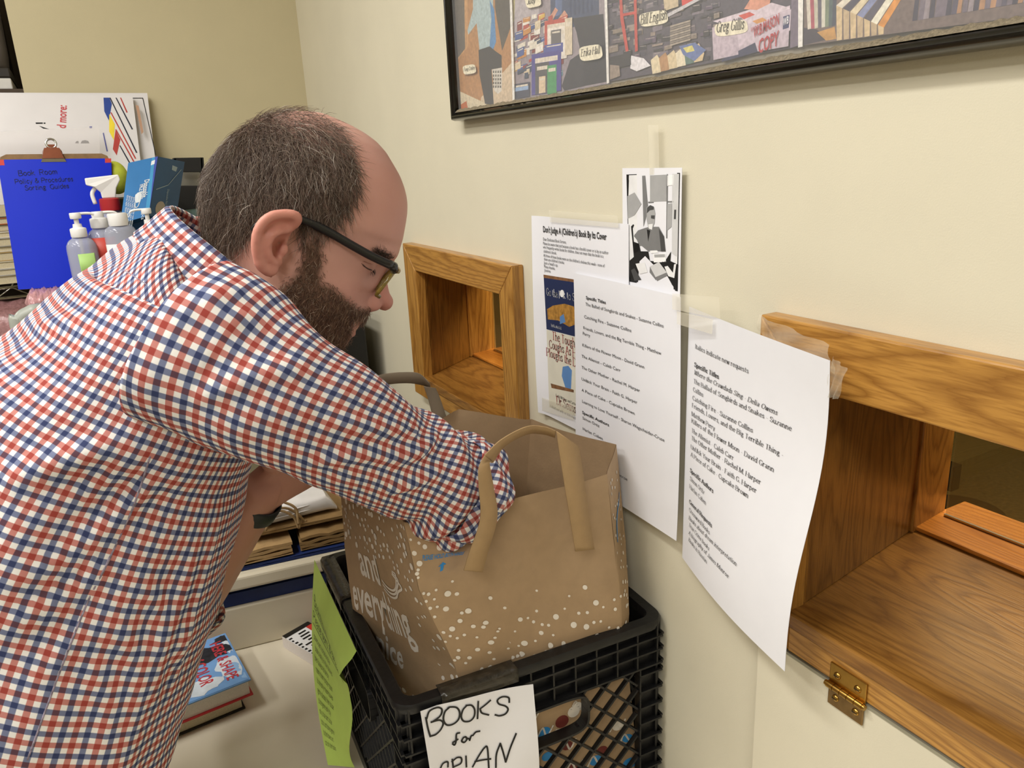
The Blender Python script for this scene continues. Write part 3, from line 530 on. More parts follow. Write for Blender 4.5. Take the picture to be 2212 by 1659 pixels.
# black and white photograph
y0, z0 = .727, 1.563
s2 = Sheet(wallfn(y0, z0, lambda u, v: .004*math.sin(u*20)**2), .104, .165, 8, 10); s2.uvk = dict(y0=y0, z0=z0)
G = ['#e8e8e8', '#cfcfcf', '#a9a9a9', '#7d7d7d', '#4c4c4c', '#222222', '#0e0e0e', '#f4f4f4']
mats2 = [white]+[ink(c, .35) for c in G]
def g2(k, *pts): pq(s2, k+1, *pts)
def z2(*pts): return [(1140+x/2.44, 260+y/2.44) for x, y in pts]
def gz(k, *pts): g2(k, *z2(*pts))
gz(6, (514, 286), (808, 276), (796, 900), (530, 850)); gz(0, (518, 290), (804, 281), (792, 893), (533, 846))
gz(2, (650, 290), (740, 285), (740, 425), (650, 430)); gz(3, (604, 292), (622, 291), (640, 470), (612, 560)); gz(3, (742, 283), (748, 283), (744, 620), (738, 620)); gz(1, (770, 282), (804, 281), (796, 720), (768, 700)); gz(7, (744, 290), (776, 286), (774, 340), (744, 345)); gz(3, (640, 428), (776, 424), (776, 432), (640, 436))
gz(2, (520, 400), (560, 380), (600, 440), (560, 500), (522, 520)); gz(4, (780, 470), (790, 470), (788, 520), (778, 520)); gz(2, (745, 440), (768, 436), (766, 560), (742, 580))
gz(3, (624, 566), (650, 560), (700, 560), (728, 610), (736, 690), (640, 690), (600, 660), (556, 610), (580, 580)); gz(5, (632, 574), (652, 580), (640, 640)); gz(3, (560, 600), (600, 590), (612, 660), (588, 662)); gz(4, (700, 570), (728, 612), (736, 690), (712, 690))
gz(2, (632, 456), (652, 446), (674, 456), (680, 490), (676, 540), (660, 574), (640, 566), (630, 520)); gz(4, (634, 460), (652, 446), (672, 454), (672, 470), (650, 474), (632, 490)); gz(0, (640, 548), (666, 544), (662, 576), (644, 570)); gz(4, (656, 500), (678, 500), (676, 520), (656, 516))
gz(5, (540, 560), (552, 548), (558, 552), (550, 570), (556, 640), (586, 650), (596, 690), (640, 690), (650, 740), (730, 745), (764, 690), (760, 740), (800, 760), (792, 893), (533, 846), (532, 740), (556, 720)); gz(7, (668, 702), (736, 700), (738, 745), (672, 748)); gz(2, (674, 706), (732, 704), (733, 720), (676, 722)); gz(0, (566, 756), (620, 748), (636, 800), (590, 810)); gz(1, (650, 770), (700, 745), (742, 800), (680, 826)); gz(3, (680, 826), (742, 800), (746, 816), (690, 845)); gz(0, (730, 770), (790, 755), (780, 830), (750, 820)); gz(4, (540, 790), (560, 780), (600, 840), (560, 846)); gz(3, (650, 770), (648, 800), (684, 842), (682, 826)); gz(7, (650, 686), (690, 684), (700, 696), (656, 700)); gz(6, (560, 650), (586, 648), (584, 690), (556, 700))
o = s2.build('photograph', mats2); tag(o, 'black and white photograph of a bearded man at a typewriter, taped to the wall', 'photograph')
# left request list
y0, z0 = .823, 1.435
s3 = Sheet(wallfn(y0, z0, lambda u, v: .006+.010*(u/.216)**2*(1-v*2)+.006*(v/.28)**3), .216, .28, 14, 18); s3.uvk = dict(y0=y0, z0=z0, x=-.012)
fs = .0057
for body, a, b_, kw in (('Specific Titles', (1264, 646), (1308, 656), dict(bold=True)), ('The Ballad of Songbirds and Snakes - Suzanne Collins', (1263, 660), (1442, 701), {}), ('Catching Fire - Suzanne Collins', (1260, 687), (1366, 709), {}), ('Friends, Lovers, and the Big Terrible Thing - Matthew', (1258, 711), (1436, 754), {}), ('Perry', (1257, 723), (1273, 727), {}), ('Killers of the Flower Moon - David Grann', (1256, 748), (1396, 782), {}), ('The Alienist - Caleb Carr', (1255, 772), (1341, 793), {}), ('The Other Mother - Rachel M. Harper', (1255, 796), (1386, 831), {}), ('Unf#ck Your Brain - Faith G. Harper', (1255, 821), (1380, 857), {}), ('A Piece of Cake - Cupcake Brown', (1256, 845), (1374, 880), {}), ('Learning to Love Yourself - Sharon Wegscheider-Cruse', (1257, 869), (1443, 935), {}), ('Specific Authors', (1258, 893), (1317, 911), dict(bold=True)), ('Simon Ortiz', (1259, 905), (1296, 916), {}), ('Harlan Coben', (1260, 928), (1304, 942), {}), ('General Requests', (1262, 950), (1310, 966), dict(bold=True)), ('Crossword Books', (1264, 962), (1312, 978), {}), ('A biography of James Monroe', (1266, 985), (1361, 1021), {})):
    uvt(s3, body, a, b_, fs, 1, **kw)
o = s3.build('request_list', [white, black]); tag(o, 'white printed book request list, the left of the two lists, behind the bag', 'notice')
# right request list, curling off the wall over the hatch frame
p3a = np.array([-.012, .606, 1.424]); dirp = np.array([-.04, -.212, -.006]); dirp /= np.linalg.norm(dirp); n3 = np.cross(np.array([0, 0, -1.]), dirp); n3 /= np.linalg.norm(n3)
def fn3(u, v):
    a = u/.216; b_ = v/.283
    return p3a+dirp*u+np.array([0, 0, -v])+n3*(.006*math.sin(a*3.1)*(.4+.6*b_)-.012*(1-a)*(1-b_)*.2+.010*b_*b_*a-.007*math.sin(b_*6.0)*a*.8)+np.array([0, (.012*b_*a), 0])
s4 = Sheet(fn3, .216, .292, 16, 22)
def UV3(px, py):
    p = PP(px, py, p3a+n3*.003, n3); return float((p-p3a)@dirp), float(p3a[2]-p[2])
for body, a, b_, kw in (('Italics indicate new requests', (1494, 752), (1612, 800), {}), ('Specific Titles', (1492, 791), (1547, 815), dict(bold=True)), ('Where the Crawdads Sing - Delia Owens', (1491, 807), (1673, 888), dict(italic=True)), ('The Ballad of Songbirds and Snakes - Suzanne', (1490, 826), (1702, 921), {}), ('Collins', (1489, 844), (1512, 855), {}), ('Catching Fire - Suzanne Collins', (1488, 862), (1623, 927), {}), ('Friends, Lovers, and the Big Terrible Thing -', (1487, 878), (1688, 978), {}), ('Matthew Perry', (1486, 896), (1541, 926), {}), ('Killers of the Flower Moon - David Grann', (1486, 911), (1672, 1010), {}), ('The Alienist - Caleb Carr', (1486, 931), (1586, 987), {}), ('The Other Mother - Rachel M. Harper', (1486, 947), (1648, 1037), {}), ('Unf#ck Your Brain - Faith G. Harper', (1485, 966), (1641, 1055), {}), ('A Piece of Cake - Cupcake Brown', (1485, 982), (1625, 1066), {}), ('Specific Authors', (1484, 1016), (1545, 1058), dict(bold=True)), ('Simon Ortiz', (1484, 1033), (1523, 1062), {}), ('Harlan Coben', (1483, 1050), (1528, 1084), {}), ('General Requests', (1483, 1082), (1546, 1131), dict(bold=True)), ('Crossword Books', (1483, 1099), (1541, 1146), {}), ('Books about dream interpretation', (1482, 1116), (1611, 1210), dict(italic=True)), ('True Crime books', (1482, 1130), (1541, 1180), dict(italic=True)), ('A biography of James Monroe', (1482, 1147), (1593, 1237), dict(italic=True)), ('Books in Russian', (1482, 1162), (1535, 1208), dict(italic=True))):
    (u0, v0), (u1, v1) = UV3(*a), UV3(*b_); V, F = tdec('serif', body, **kw); mx = max(p[0] for p in V)
    d = math.hypot(u1-u0, v1-v0); s4.text(body, u0, v0, .0066, 1, 'serif', sx=d/(mx*.0066), rot=math.atan2(v1-v0, u1-u0)*.95, off=.0008, **kw)
o = s4.build('request_list', [white, black]); tag(o, 'white printed request list beginning with Italics indicate new requests, taped over the hatch frame', 'notice')
# tape
def tape(label, pts, x, curl=0):
    c = [PX(*p, x) for p in pts]; f = bil(*c); w = np.linalg.norm(c[1]-c[0]); h = np.linalg.norm(c[2]-c[0])
    sh = Sheet(lambda u, v: f(u/w, v/h)+np.array([-curl*math.sin(u/w*7+v/h*3)**2, 0, 0]), w, h, 10, 8); o = sh.build('clear_tape', clear, None, .0001); tag(o, label, 'tape', 'strips of clear tape on the notices'); return o
tape('strip of clear tape running up the wall above the black and white photograph', ((1400, 270), (1422, 270), (1403, 378), (1424, 376)), -.0075)
tape('wide strip of clear tape along the top of the flyer', ((1186, 454), (1334, 466), (1188, 480), (1336, 492)), -.0085)
tape('clear tape at the lower left corner of the flyer', ((1160, 856), (1238, 878), (1162, 884), (1239, 908)), -.0085)
tape('clear tape between the right corner of the left list and the wall', ((1452, 634), (1553, 642), (1452, 668), (1556, 688)), -.024)
tape('clear tape on the upper left corner of the right-hand list', ((1462, 672), (1540, 690), (1462, 700), (1538, 722)), -.0265)
crk = M('crinkled_tape', '#e6dcc6', .12, 0, alpha=.16, spec=.8, bump=.9, bscale=90)
o = tape('crinkled clear tape stuck across the corner of the oak hatch frame', ((1640, 678), (1796, 744), (1648, 726), (1806, 808)), -.0285, .006); o.data.materials[0] = crk
o = tape('loose flap of clear tape at the right top corner of the right-hand list', ((1800, 768), (1834, 798), (1790, 856), (1812, 862)), -.047, .004); o.data.materials[0] = crk
# ================================================================ table, tray unit and what lies on them
TZ = .75
t = thing('work_table', (-.36, .75, 0), 'long cream laminate table against the right wall under the black crate', 'table')
lam = M('cream_laminate', '#dbd2bd', .38, .03, 12)
o = MB().box((-.70, -.15, TZ-.032), (-.022, 1.60, TZ)).build('table_top', lam, t); bevel(o, .004, 3)
grey = M('grey_steel', '#8f908b', .4, .05, 30)
for x, y in ((-.66, -.1), (-.05, -.1), (-.66, 1.55), (-.05, 1.55)):
    o = MB().box((x-.02, y-.02, 0), (x+.02, y+.02, TZ-.032)).build('leg', grey, t); bevel(o, .003)
for q_ in (-.67, -.06): MB().box((q_, -.11, TZ-.09), (q_+.02, 1.56, TZ-.033)).build('apron', grey, t)

# sorting tray unit standing across the back of the table
X = yaw(-.35, 1.287, -.13)
t = thing('tray_unit', (-.35, 1.36, TZ), 'low cream tray unit with a blue slot across the back of the table', 'tray unit')
cr = M('cream_metal', '#cfc6b0', .4, .03, 14)
def tb(nm, lo, hi, m, bv=.003): o = MB().box(lo, hi, X=X).build(nm, m, t); bevel(o, bv, 3); return o
tb('front_panel', (-.42, .0, TZ+.0005), (.30, .014, TZ+.085), cr); tb('top_tray', (-.42, -.014, TZ+.124), (.30, .27, TZ+.152), cr, .006)
tb('end_panel', (-.42, .014, TZ+.0005), (-.405, .27, TZ+.124), cr); tb('end_panel', (.285, .014, TZ+.0005), (.30, .27, TZ+.124), cr); tb('back_panel', (-.405, .256, TZ+.0005), (.285, .27, TZ+.124), cr)
tb('slot_floor', (-.405, .014, TZ+.075), (.285, .256, TZ+.085), cr)
o = MB().box((-.39, .008, TZ+.086), (.27, .25, TZ+.11), X=X).build('blue_folder', M('navy_folder', '#142a63', .45, .1, 40)); tag(o, 'dark blue folder lying in the slot of the cream tray unit', 'folder')
TT = TZ+.152

# hardback books
def book(name, label, cx, cy, z, a, w, d, h, board, pages, cover=None, decor=None, spine_left=True):
    t = thing(name, (cx, cy, z), label, 'book'); X = yaw(cx, cy, a); bt = .0028
    o = MB().box((-w/2, -d/2, z), (w/2, d/2, z+bt), X=X).build('cover_board', board, t); bevel(o, .0008)
    o = MB().box((-w/2, -d/2, z+h-bt), (w/2, d/2, z+h), X=X).build('cover_board', board if cover is None else cover, t); bevel(o, .0008)
    mb = MB(); n = 9
    mb.box((-w/2, d/2-bt, z+bt), (w/2, d/2, z+h-bt), X=X); mb.build('spine', board, t)
    mb = MB().box((-w/2+.004, -d/2+.004, z+bt), (w/2-.004, d/2-bt, z+h-bt), X=X); mb.build('page_block', pages, t)
    if decor: decor(t, X, z+h)
    return t
pg = M('page_edges', '#ded8cc', .8, .1, 500); red = M('red_board', '#b3262a', .45); blkb = M('black_board', '#191412', .5)
pA = PZ(527, 1462, .80); pB = PZ(508, 1378, .80)
def deco_sky(t, X, z):
    w, d = .215, .152
    q = [X(np.array([-w/2, d/2, z])), X(np.array([w/2, d/2, z])), X(np.array([-w/2, -d/2, z])), X(np.array([w/2, -d/2, z]))]
    f = bil(*q); s = Sheet(lambda u, v: f(u/w, v/d)+np.array([0, 0, .0006]), w, d, 4, 4)
    rr = random.Random(9); 
    def blob(cx, cy, rx, ry, mi, jag=.25): s.poly([(min(max(cx+rx*math.cos(q)*(1+jag*rr.uniform(-1, 1)), .001), w-.001), min(max(cy+ry*math.sin(q)*(1+jag*rr.uniform(-1, 1)), .001), d-.001)) for q in np.linspace(0, 6.28, 26, endpoint=False)], mi)
    for cx, cy, rx, ry, mi in ((.215, .035, .012, .03, 2), (.20, .1, .022, .03, 2), (.15, .125, .03, .02, 2), (.13, .06, .03, .018, 2), (.20, .11, .012, .016, 1), (.22, .14, .012, .010, 1), (.07, .13, .03, .03, 2), (.165, .045, .06, .02, 3), (.21, .016, .018, .010, 3), (.1, .03, .05, .02, 3), (.03, .04, .05, .05, 3), (.03, .12, .05, .03, 3)): blob(cx, cy, rx, ry, mi)
    r_ = math.pi/2
    s.text('HERE & SHAPE', .186, .018, .026, 4, 'sans', width=.118, rot=r_, bold=True); s.text('of COLOR', .148, .042, .029, 4, 'sans', width=.085, rot=r_, bold=True)
    s.text('a novel of the rising', .132, .050, .011, 2, 'sans', rot=r_, bold=True); s.text('north and its people', .117, .050, .011, 2, 'sans', rot=r_, bold=True); s.text('WITTE', .085, .10, .016, 2, 'sans', bold=True)
    s.build('jacket_print', [M('jacket_sky', '#6f9bd0', .3, .25, 22), M('jacket_sky2', '#8db4de', .3), M('jacket_cloud', '#cfd9e4', .3, .1, 60), M('jacket_dark', '#2c2d33', .35, .4, 120), M('jacket_red', '#b93a44', .35)], t)
book('book', 'hardback with blue sky jacket and red lettering, uppermost of two beside the man', -.558, 1.190, TZ+.0262, .09, .22, .155, .030, red, M('page_white', '#e4dcd6', .8, .06, 500), M('jacket_sky', '#6f9bd0'), deco_sky)
book('book', 'hardback with a black board lying under the blue jacketed book', -.572, 1.196, TZ+.0005, .09, .22, .150, .0255, blkb, M('page_cream', '#cfc3a6', .8, .1, 500))
# striped paperback half under the green note
q0, q1, q2 = PZ(609, 1374, TZ+.024), PZ(692, 1424, TZ+.024), PZ(682, 1338, TZ+.024)
dx = (q1-q0)/np.linalg.norm(q1-q0); a = math.atan2(dx[1], dx[0]); wv = np.array([-dx[1], dx[0], 0])
L1, L2 = .15, .056; cc = q0+dx*L1/2+wv*L2/2
t = thing('book', (cc[0], cc[1], TZ), 'black and white striped paperback with a red corner behind the green note', 'book')
X = yaw(cc[0], cc[1], a)
o = MB().box((-L1/2, -L2/2, TZ+.0005), (L1/2, L2/2, TZ+.023), X=X).build('page_block', M('page_white', '#e4dcd6'), t)
f = bil(X(np.array([-L1/2, L2/2, TZ+.0236])), X(np.array([L1/2, L2/2, TZ+.0236])), X(np.array([-L1/2, -L2/2, TZ+.0236])), X(np.array([L1/2, -L2/2, TZ+.0236])))
s = Sheet(lambda u, v: f(u/L1, v/L2), L1, L2, 4, 4)
s.poly([(0, 0), (0, L2), (.012, L2), (.012, 0)], 1); s.poly([(.012, 0), (L1, 0), (L1, .016), (.012, .013)], 2)
rr = random.Random(4)
for i in range(13):
    x = .018+i*.0095
    for k in range(2):
        y0 = .018+k*.028+rr.uniform(0, .006); y1 = min(y0+rr.uniform(.014, .026), L2-.001); s.poly([(x, y0), (x+.0045, y0), (x+.0045, y1), (x, y1)], 1)
s.build('front_cover', [M('cover_white', '#eeeeee'), M('cover_black', '#141414', .4), M('cover_scarlet', '#c4382f', .4)], t)

# folded bags lying on the tray unit
kraft = M('kraft_paper', '#a98a5e', .75, .10, 70, .15, 300); kraft2 = M('kraft_dark', '#8f7248', .75, .12, 50, .2, 200)
def flatbag(name, label, pts, z, h, m, curl=.01, grp=None, seed=1):
    """a folded paper bag: several slightly fanned layers"""
    f = bil(*[np.array([p[0], p[1], 0]) for p in pts]); mb = MB(); rr = random.Random(seed); nl = 4
    for k in range(nl):
        n = 12; top = []; 
        a0 = rr.uniform(0, .03); z0 = z+h*k/nl; th = h/nl*.75; ph = rr.random()*6
        vs = []; 
        for j in range(7):
            for i in range(n+1):
                p = f(i/n*(1-a0)+a0*.5, j/6); vs.append(p+np.array([0, 0, z0+curl*(.5+.5*math.sin(ph+i/n*4+j*.5))*k/nl+ (.5*h/nl)*abs(math.sin(i*1.1+k))]))
        nn = len(vs); vs += [v-np.array([0, 0, th]) for v in vs]; vs = [np.array([v[0], v[1], max(v[2], z+.0004)]) for v in vs]; fs = []
        W1 = n+1
        for j in range(6):
            for i in range(n):
                q = j*W1+i; fs.append((q, q+1, q+W1+1, q+W1)); fs.append((nn+q, nn+q+W1, nn+q+W1+1, nn+q+1))
        for i in range(n): fs.append((i, nn+i, nn+i+1, i+1)); q = 6*W1+i; fs.append((q, q+1, nn+q+1, nn+q))
        for j in range(6): q = j*W1; fs.append((q, q+W1, nn+q+W1, nn+q)); q = j*W1+n; fs.append((q, nn+q, nn+q+W1, q+W1))
        mb.add(vs, fs)
    o = mb.build(name, m, None, sharp=30)
    return tag(o, label, 'paper bag' if 'paper' in label else 'bag', grp)
def TB(x, y): return X2(np.array([x, y, 0]))
X2 = yaw(-.35, 1.287, -.13)
flatbag('folded_bag', 'dark blue folded bag at the bottom of the stack on the tray unit', [TB(-.30, .25), TB(.24, .25), TB(-.20, .003), TB(.24, .003)], TT+.0005, .0085, M('navy_bag', '#1c2f66', .6, .1, 50), .002, None, 2)
kr = M('print_red', '#8e2a22', .7)
A1 = flatbag('folded_bag', 'folded brown paper bag lowest of the brown bags nearest the man', [TB(-.32, .20), TB(.02, .22), TB(-.26, -.006), TB(.030, .004)], TT+.012, .029, kraft, .003, None, 3)
flatbag('folded_bag', 'creased brown paper bag beside the polka dot bag on the tray unit', [TB(.045, .22), TB(.25, .21), TB(.042, .008), TB(.25, .012)], TT+.012, .028, kraft2, .004, None, 4)
o = flatbag('folded_bag', 'brown paper bag with twisted paper handles on top of the brown bags', [TB(-.26, .25), TB(.24, .25), TB(-.25, .02), TB(.24, .03)], TT+.0495, .007, kraft2, .001, None, 5)
tw = M('paper_twine', '#a58a62', .8, .15, 300); yt = 1.312
for k, q in enumerate((((541, 1142), (540, 1122), (556, 1110), (590, 1100), (620, 1098), (645, 1112), (658, 1128), (662, 1140)), ((546, 1150), (550, 1128), (575, 1108), (610, 1104), (635, 1118), (645, 1140), (650, 1132)), ((566, 1092), (590, 1086), (622, 1088), (640, 1100), (643, 1118), (646, 1136)))):
    yy = yt-.004*k; pts = [PY(*p, yy) for p in q]; pts[0][2] = max(min(pts[0][2], TT+.062), TT+.058); pts[-1][2] = TT+.059
    MB().tube(smoothpath(pts, 30), .0024, 8).build('twisted_handle', tw, o, smooth=True)
wh = M('white_plastic', '#e3e1e0', .4, .05, 40, .1, 60)
# folded white bag: a soft pad with a rounded right end
wx0, wx1 = -.395, -.225; mb = MB(); rings = []
for i in range(22):
    a = i/21; x = wx0+(wx1-wx0)*a; hh = .019*min(1, .25+math.sin(min((1-a)*9, 1.57)))*(.8+.2*a); ww = .045
    rings.append([np.array([x+.03*(c_)*(1-a)*.6, 1.366+ww*np.sign(c_)*abs(c_)**.45+.02*(a-.5)*-.3, TT+.0595+hh*(1+np.sign(s_)*abs(s_)**.5)*(1+.05*math.sin(a*8+q*2))]) for q in np.linspace(0, 6.283, 26, endpoint=False) for c_, s_ in ((math.cos(q), math.sin(q)),)])
mb.loft(rings); o = mb.build('folded_white_bag', wh, None, sharp=50); tag(o, 'folded white bag lying behind the twisted paper handles on the tray unit', 'bag')
for k in range(2): MB().tube(smoothpath([np.array([wx0+.03, 1.3218-.001, TT+.072+.010*k]), np.array([(wx0+wx1)/2, 1.3195, TT+.073+.009*k]), np.array([wx1-.010, 1.323, TT+.073+.010*k])], 20), .0012, 6).build('fold_edge', wh, o, smooth=True)
# grey cloth bag with a red band and a white strap
mb = MB(); nu_, nv_ = 30, 12; vs = []
for j in range(nv_+1):
    for i in range(nu_+1):
        u = i/nu_; v = j/nv_; e = math.sin(u*math.pi)**.35*math.sin(v*math.pi)**.5
        vs.append(np.array([-.345+u*.155, 1.424+v*.10, TT+.060+e*(.040+.026*u+.008*math.sin(u*9+v*4)+.005*math.sin(u*17-v*6))]))
W1 = nu_+1
for j in range(nv_):
    for i in range(nu_): q = j*W1+i; mb.f.append((q, q+1, q+W1+1, q+W1)); mb.m.append(1 if i in (4, 5) else 0)
mb.v = vs; rim_ = list(range(W1))+[j*W1+nu_ for j in range(1, nv_+1)]+[nv_*W1+i for i in range(nu_-1, -1, -1)]+[j*W1 for j in range(nv_-1, 0, -1)]; mb.f.append(tuple(reversed(rim_))); mb.m.append(0)
o = mb.build('cloth_bag', [M('grey_cloth', '#9d9f99', .85, .06, 60, .3, 400), M('red_cloth', '#9c2b38', .8)], None, sharp=70); tag(o, 'crumpled grey cloth bag with a red band at the back of the tray unit', 'bag')
st_ = [PY(*p, 1.50) for p in ((690, 1062), (696, 1044), (708, 1038), (722, 1046), (727, 1064))]
mb = MB()
for p in smoothpath(st_, 20): mb.v += [p, p+np.array([.0, .03, .004])]
for i in range(19): k = 2*i; mb.f.append((k, k+2, k+3, k+1)); mb.m.append(0)
q_ = mb.build('bag_strap', M('white_webbing', '#dfe3e2', .6), o, smooth=True); solid(q_, .002)

# ================================================================ black milk crate
CR = MB; ca = -.06; cx, cy = -.165, .838; hw = .168; hd = .182; ch = .279; z0 = TZ+.0008; z1 = z0+ch
XC = yaw(cx, cy, ca)
t = thing('milk_crate', (cx, cy, TZ), 'black plastic milk crate on the table, holding the polka dot bag', 'crate')
bp = M('black_plastic', '#161617', .38, .25, 60, .15, 160)
def W3(face):     # face frame: origin at the left bottom corner seen from outside, u along the face, w outward
    if face == 'front': return lambda u, z, w: XC(np.array([-hw+u, -hd-w, z0+z])), 2*hw
    if face == 'left': return lambda u, z, w: XC(np.array([-hw-w, hd-u, z0+z])), 2*hd
    if face == 'right': return lambda u, z, w: XC(np.array([hw+w, -hd+u, z0+z])), 2*hd
    return lambda u, z, w: XC(np.array([hw-u, hd+w, z0+z])), 2*hw
def clip_diag(u0, du, za, zb, ua, ub):   # line u=u0+du*(z-za) clipped to [ua,ub]
    runs = [[]]
    for z in np.linspace(za, zb, 90):
        u = u0+du*(z-za)
        hole = abs((u-(ua+ub)/2)/.060)**2.8+abs((z-(ch-.090))/.028)**2.4 < 1
        if ua <= u <= ub and not hole: runs[-1].append((u, z))
        elif runs[-1]: runs.append([])
    return [(r[0], r[-1]) for r in runs if len(r) > 2]
for face in ('front', 'left', 'right', 'back'):
    F, Lw = W3(face); mb = MB()
    def bx(u0, u1, a0, a1, w0, w1):
        q = lambda z: [F(u0, z, w0), F(u1, z, w0), F(u1, z, w1), F(u0, z, w1)]
        mb.hexa(q(a0), q(a1))
    # recessed back of the band and its ribs
    bx(.0, Lw, ch-.062, ch-.004, -.008, -.005)
    for zz in (ch-.0625, ch-.043, ch-.024): bx(.0, Lw, zz-.0012, zz+.0012, -.005, .004)
    for i in range(int(Lw/.030)+1): u = .008+i*(Lw-.016)/int(Lw/.030); bx(u-.0011, u+.0011, ch-.0625, ch-.003, -.005, .0035)
    # corner posts
    for s_ in (0, 1):
        u0_ = 0 if s_ == 0 else Lw-.034; bx(u0_, u0_+.034, 0, ch-.062, -.008, -.005)
        for k in range(9): bx(u0_, u0_+.034, .012+k*.024, .0145+k*.024, -.005, .0035)
        bx(u0_+(.032 if s_ == 0 else 0), u0_+(.034 if s_ == 0 else .002), 0, ch-.062, -.005, .0035)
    # diagonal lattice
    zb_ = ch-.063; ua, ub = .034, Lw-.034
    for k in range(-10, 18):
        for sg in (1, -1):
            g_ = clip_diag(ua+k*.034 if sg == 1 else ub-k*.034, sg*1.0, .02, zb_, ua, ub)
            for (ua_, za_), (ub_, zb2) in g_:
                A_, B_ = F(ua_, za_, -.002), F(ub_, zb2, -.002); nn = F(ua_, za_, 1)-F(ua_, za_, 0); mb.beam(A_, B_, .0026, .006, up=nn)
    bx(0, Lw, 0, .02, -.008, .003)
    # hand hole surround
    if face in ('front', 'back', 'left', 'right'):
        ring = [(.5*Lw+.058*np.sign(math.cos(q))*abs(math.cos(q))**.35, ch-.090+.026*np.sign(math.sin(q))*abs(math.sin(q))**.5) for q in np.linspace(0, 6.283, 40)]
        for a_, b_ in zip(ring[:-1], ring[1:]): mb.beam(F(a_[0], a_[1], 0), F(b_[0], b_[1], 0), .003, .016, up=F(0, 0, 1)-F(0, 0, 0))
    mb.build('wall_panel', bp, t)
# rounded rim
def rrect(a, b, r, z, n=6):
    out = []
    for (sx, sy, q0) in ((1, 1, 0), (-1, 1, math.pi/2), (-1, -1, math.pi), (1, -1, 1.5*math.pi)):
        for i in range(n+1):
            q = q0+i/n*math.pi/2; out.append(XC(np.array([sx*(a-r)+r*math.cos(q), sy*(b-r)+r*math.sin(q), z])))
    return out
e_ = .005
rim = MB().loft([rrect(hw+e_-.001, hd+e_-.001, .022, z1-.012), rrect(hw+e_+.001, hd+e_+.001, .023, z1-.004), rrect(hw+e_-.001, hd+e_-.001, .022, z1), rrect(hw-.009, hd-.009, .014, z1+.0005), rrect(hw-.011, hd-.011, .012, z1-.003), rrect(hw-.0105, hd-.0105, .012, z1-.012), rrect(hw+e_-.001, hd+e_-.001, .022, z1-.012)], cap=False)
rim.build('rim', bp, t, sharp=50)
fl = MB()
for i in range(9):
    y = -hd+.012+i*(2*hd-.03)/8; fl.box((-hw+.002, y, z0), (hw-.002, y+.008, z0+.006), X=XC)
for i in range(8):
    x = -hw+.014+i*(2*hw-.036)/7; fl.box((x, -hd+.002, z0), (x+.008, hd-.002, z0+.0055), X=XC)
fl.build('base_grid', bp, t)
# aged tape on the rim
tp = M('old_tape', '#3a352c', .2, .5, 120, alpha=.75, spec=.7, bump=.5, bscale=120)
for lo, hi, lab in (((-hw+.045, -hd-.0075, z1-.014), (-hw+.135, -hd+.012, z1+.0022), 'strip of old torn tape on the front rim of the crate above the BOOKS sign'), ((-hw-.0075, hd-.13, z1-.014), (-hw+.012, hd-.002, z1+.0022), 'strip of clear tape over the left rim of the crate above the green note')):
    fr = lo[2], hi[2]; mb = MB()
    if 'front' in lab:
        prof = [(lo[1], z1-.014), (lo[1], z1-.003), (lo[1]+.003, z1+.0018), (hi[1], z1+.0022)]; pts = [[XC(np.array([x+.0015*math.sin(k*2), y, z])) for y, z in prof] for k, x in enumerate(np.linspace(lo[0], hi[0], 14))]
    else:
        prof = [(lo[0], z1-.014), (lo[0], z1-.003), (lo[0]+.003, z1+.0018), (hi[0], z1+.0022)]; pts = [[XC(np.array([x, y, z+.0003*math.sin(k*3)])) for x, z in prof] for k, y in enumerate(np.linspace(lo[1], hi[1], 14))]
    mb.loft(pts, cap=False, closed=False); o = mb.build('tape_strip', tp, None, smooth=True); solid(o, .0003); tag(o, lab, 'tape')
# hand-lettered sign
FF, Lw = W3('front')
uc = lambda px, py: (lambda p: p)(PP(px, py, FF(0, .2, .0065), FF(0, 0, 1)-FF(0, 0, 0)))
c_tl, c_tr = uc(903, 1527), uc(1147, 1472); du_ = (FF(1, 0, 0)-FF(0, 0, 0)); wS = float((c_tr-c_tl)@du_); nF = FF(0, 0, 1)-FF(0, 0, 0)
zS = c_tl[2]; tilt = (c_tr[2]-c_tl[2])/wS
def fnS(u, v):
    a = u/wS; b_ = v/.2
    return c_tl+du_*(u+.010*b_*(1-a)-.002*b_)+np.array([0, 0, -v+tilt*u*(1-b_*.3)])+nF*(.002+.008*b_+.010*b_*math.sin(b_*4)*.6+.012*max(0, .16-a)*max(0, 1-b_)*3+.002*math.sin(a*6+b_*5)+.004*a*a)
s = Sheet(fnS, wS, .2, 14, 18)
def US(px, py):
    p = PP(px, py, c_tl+nF*.007, nF); u = float((p-c_tl)@du_); return u, float(zS-p[2]+tilt*u)
def mk(pts, hw=.0011): s.stroke([US(880+x/3.6867, 1440+y/3.6867) for x, y in pts], hw, 1, .0009, n=len(pts)*6)
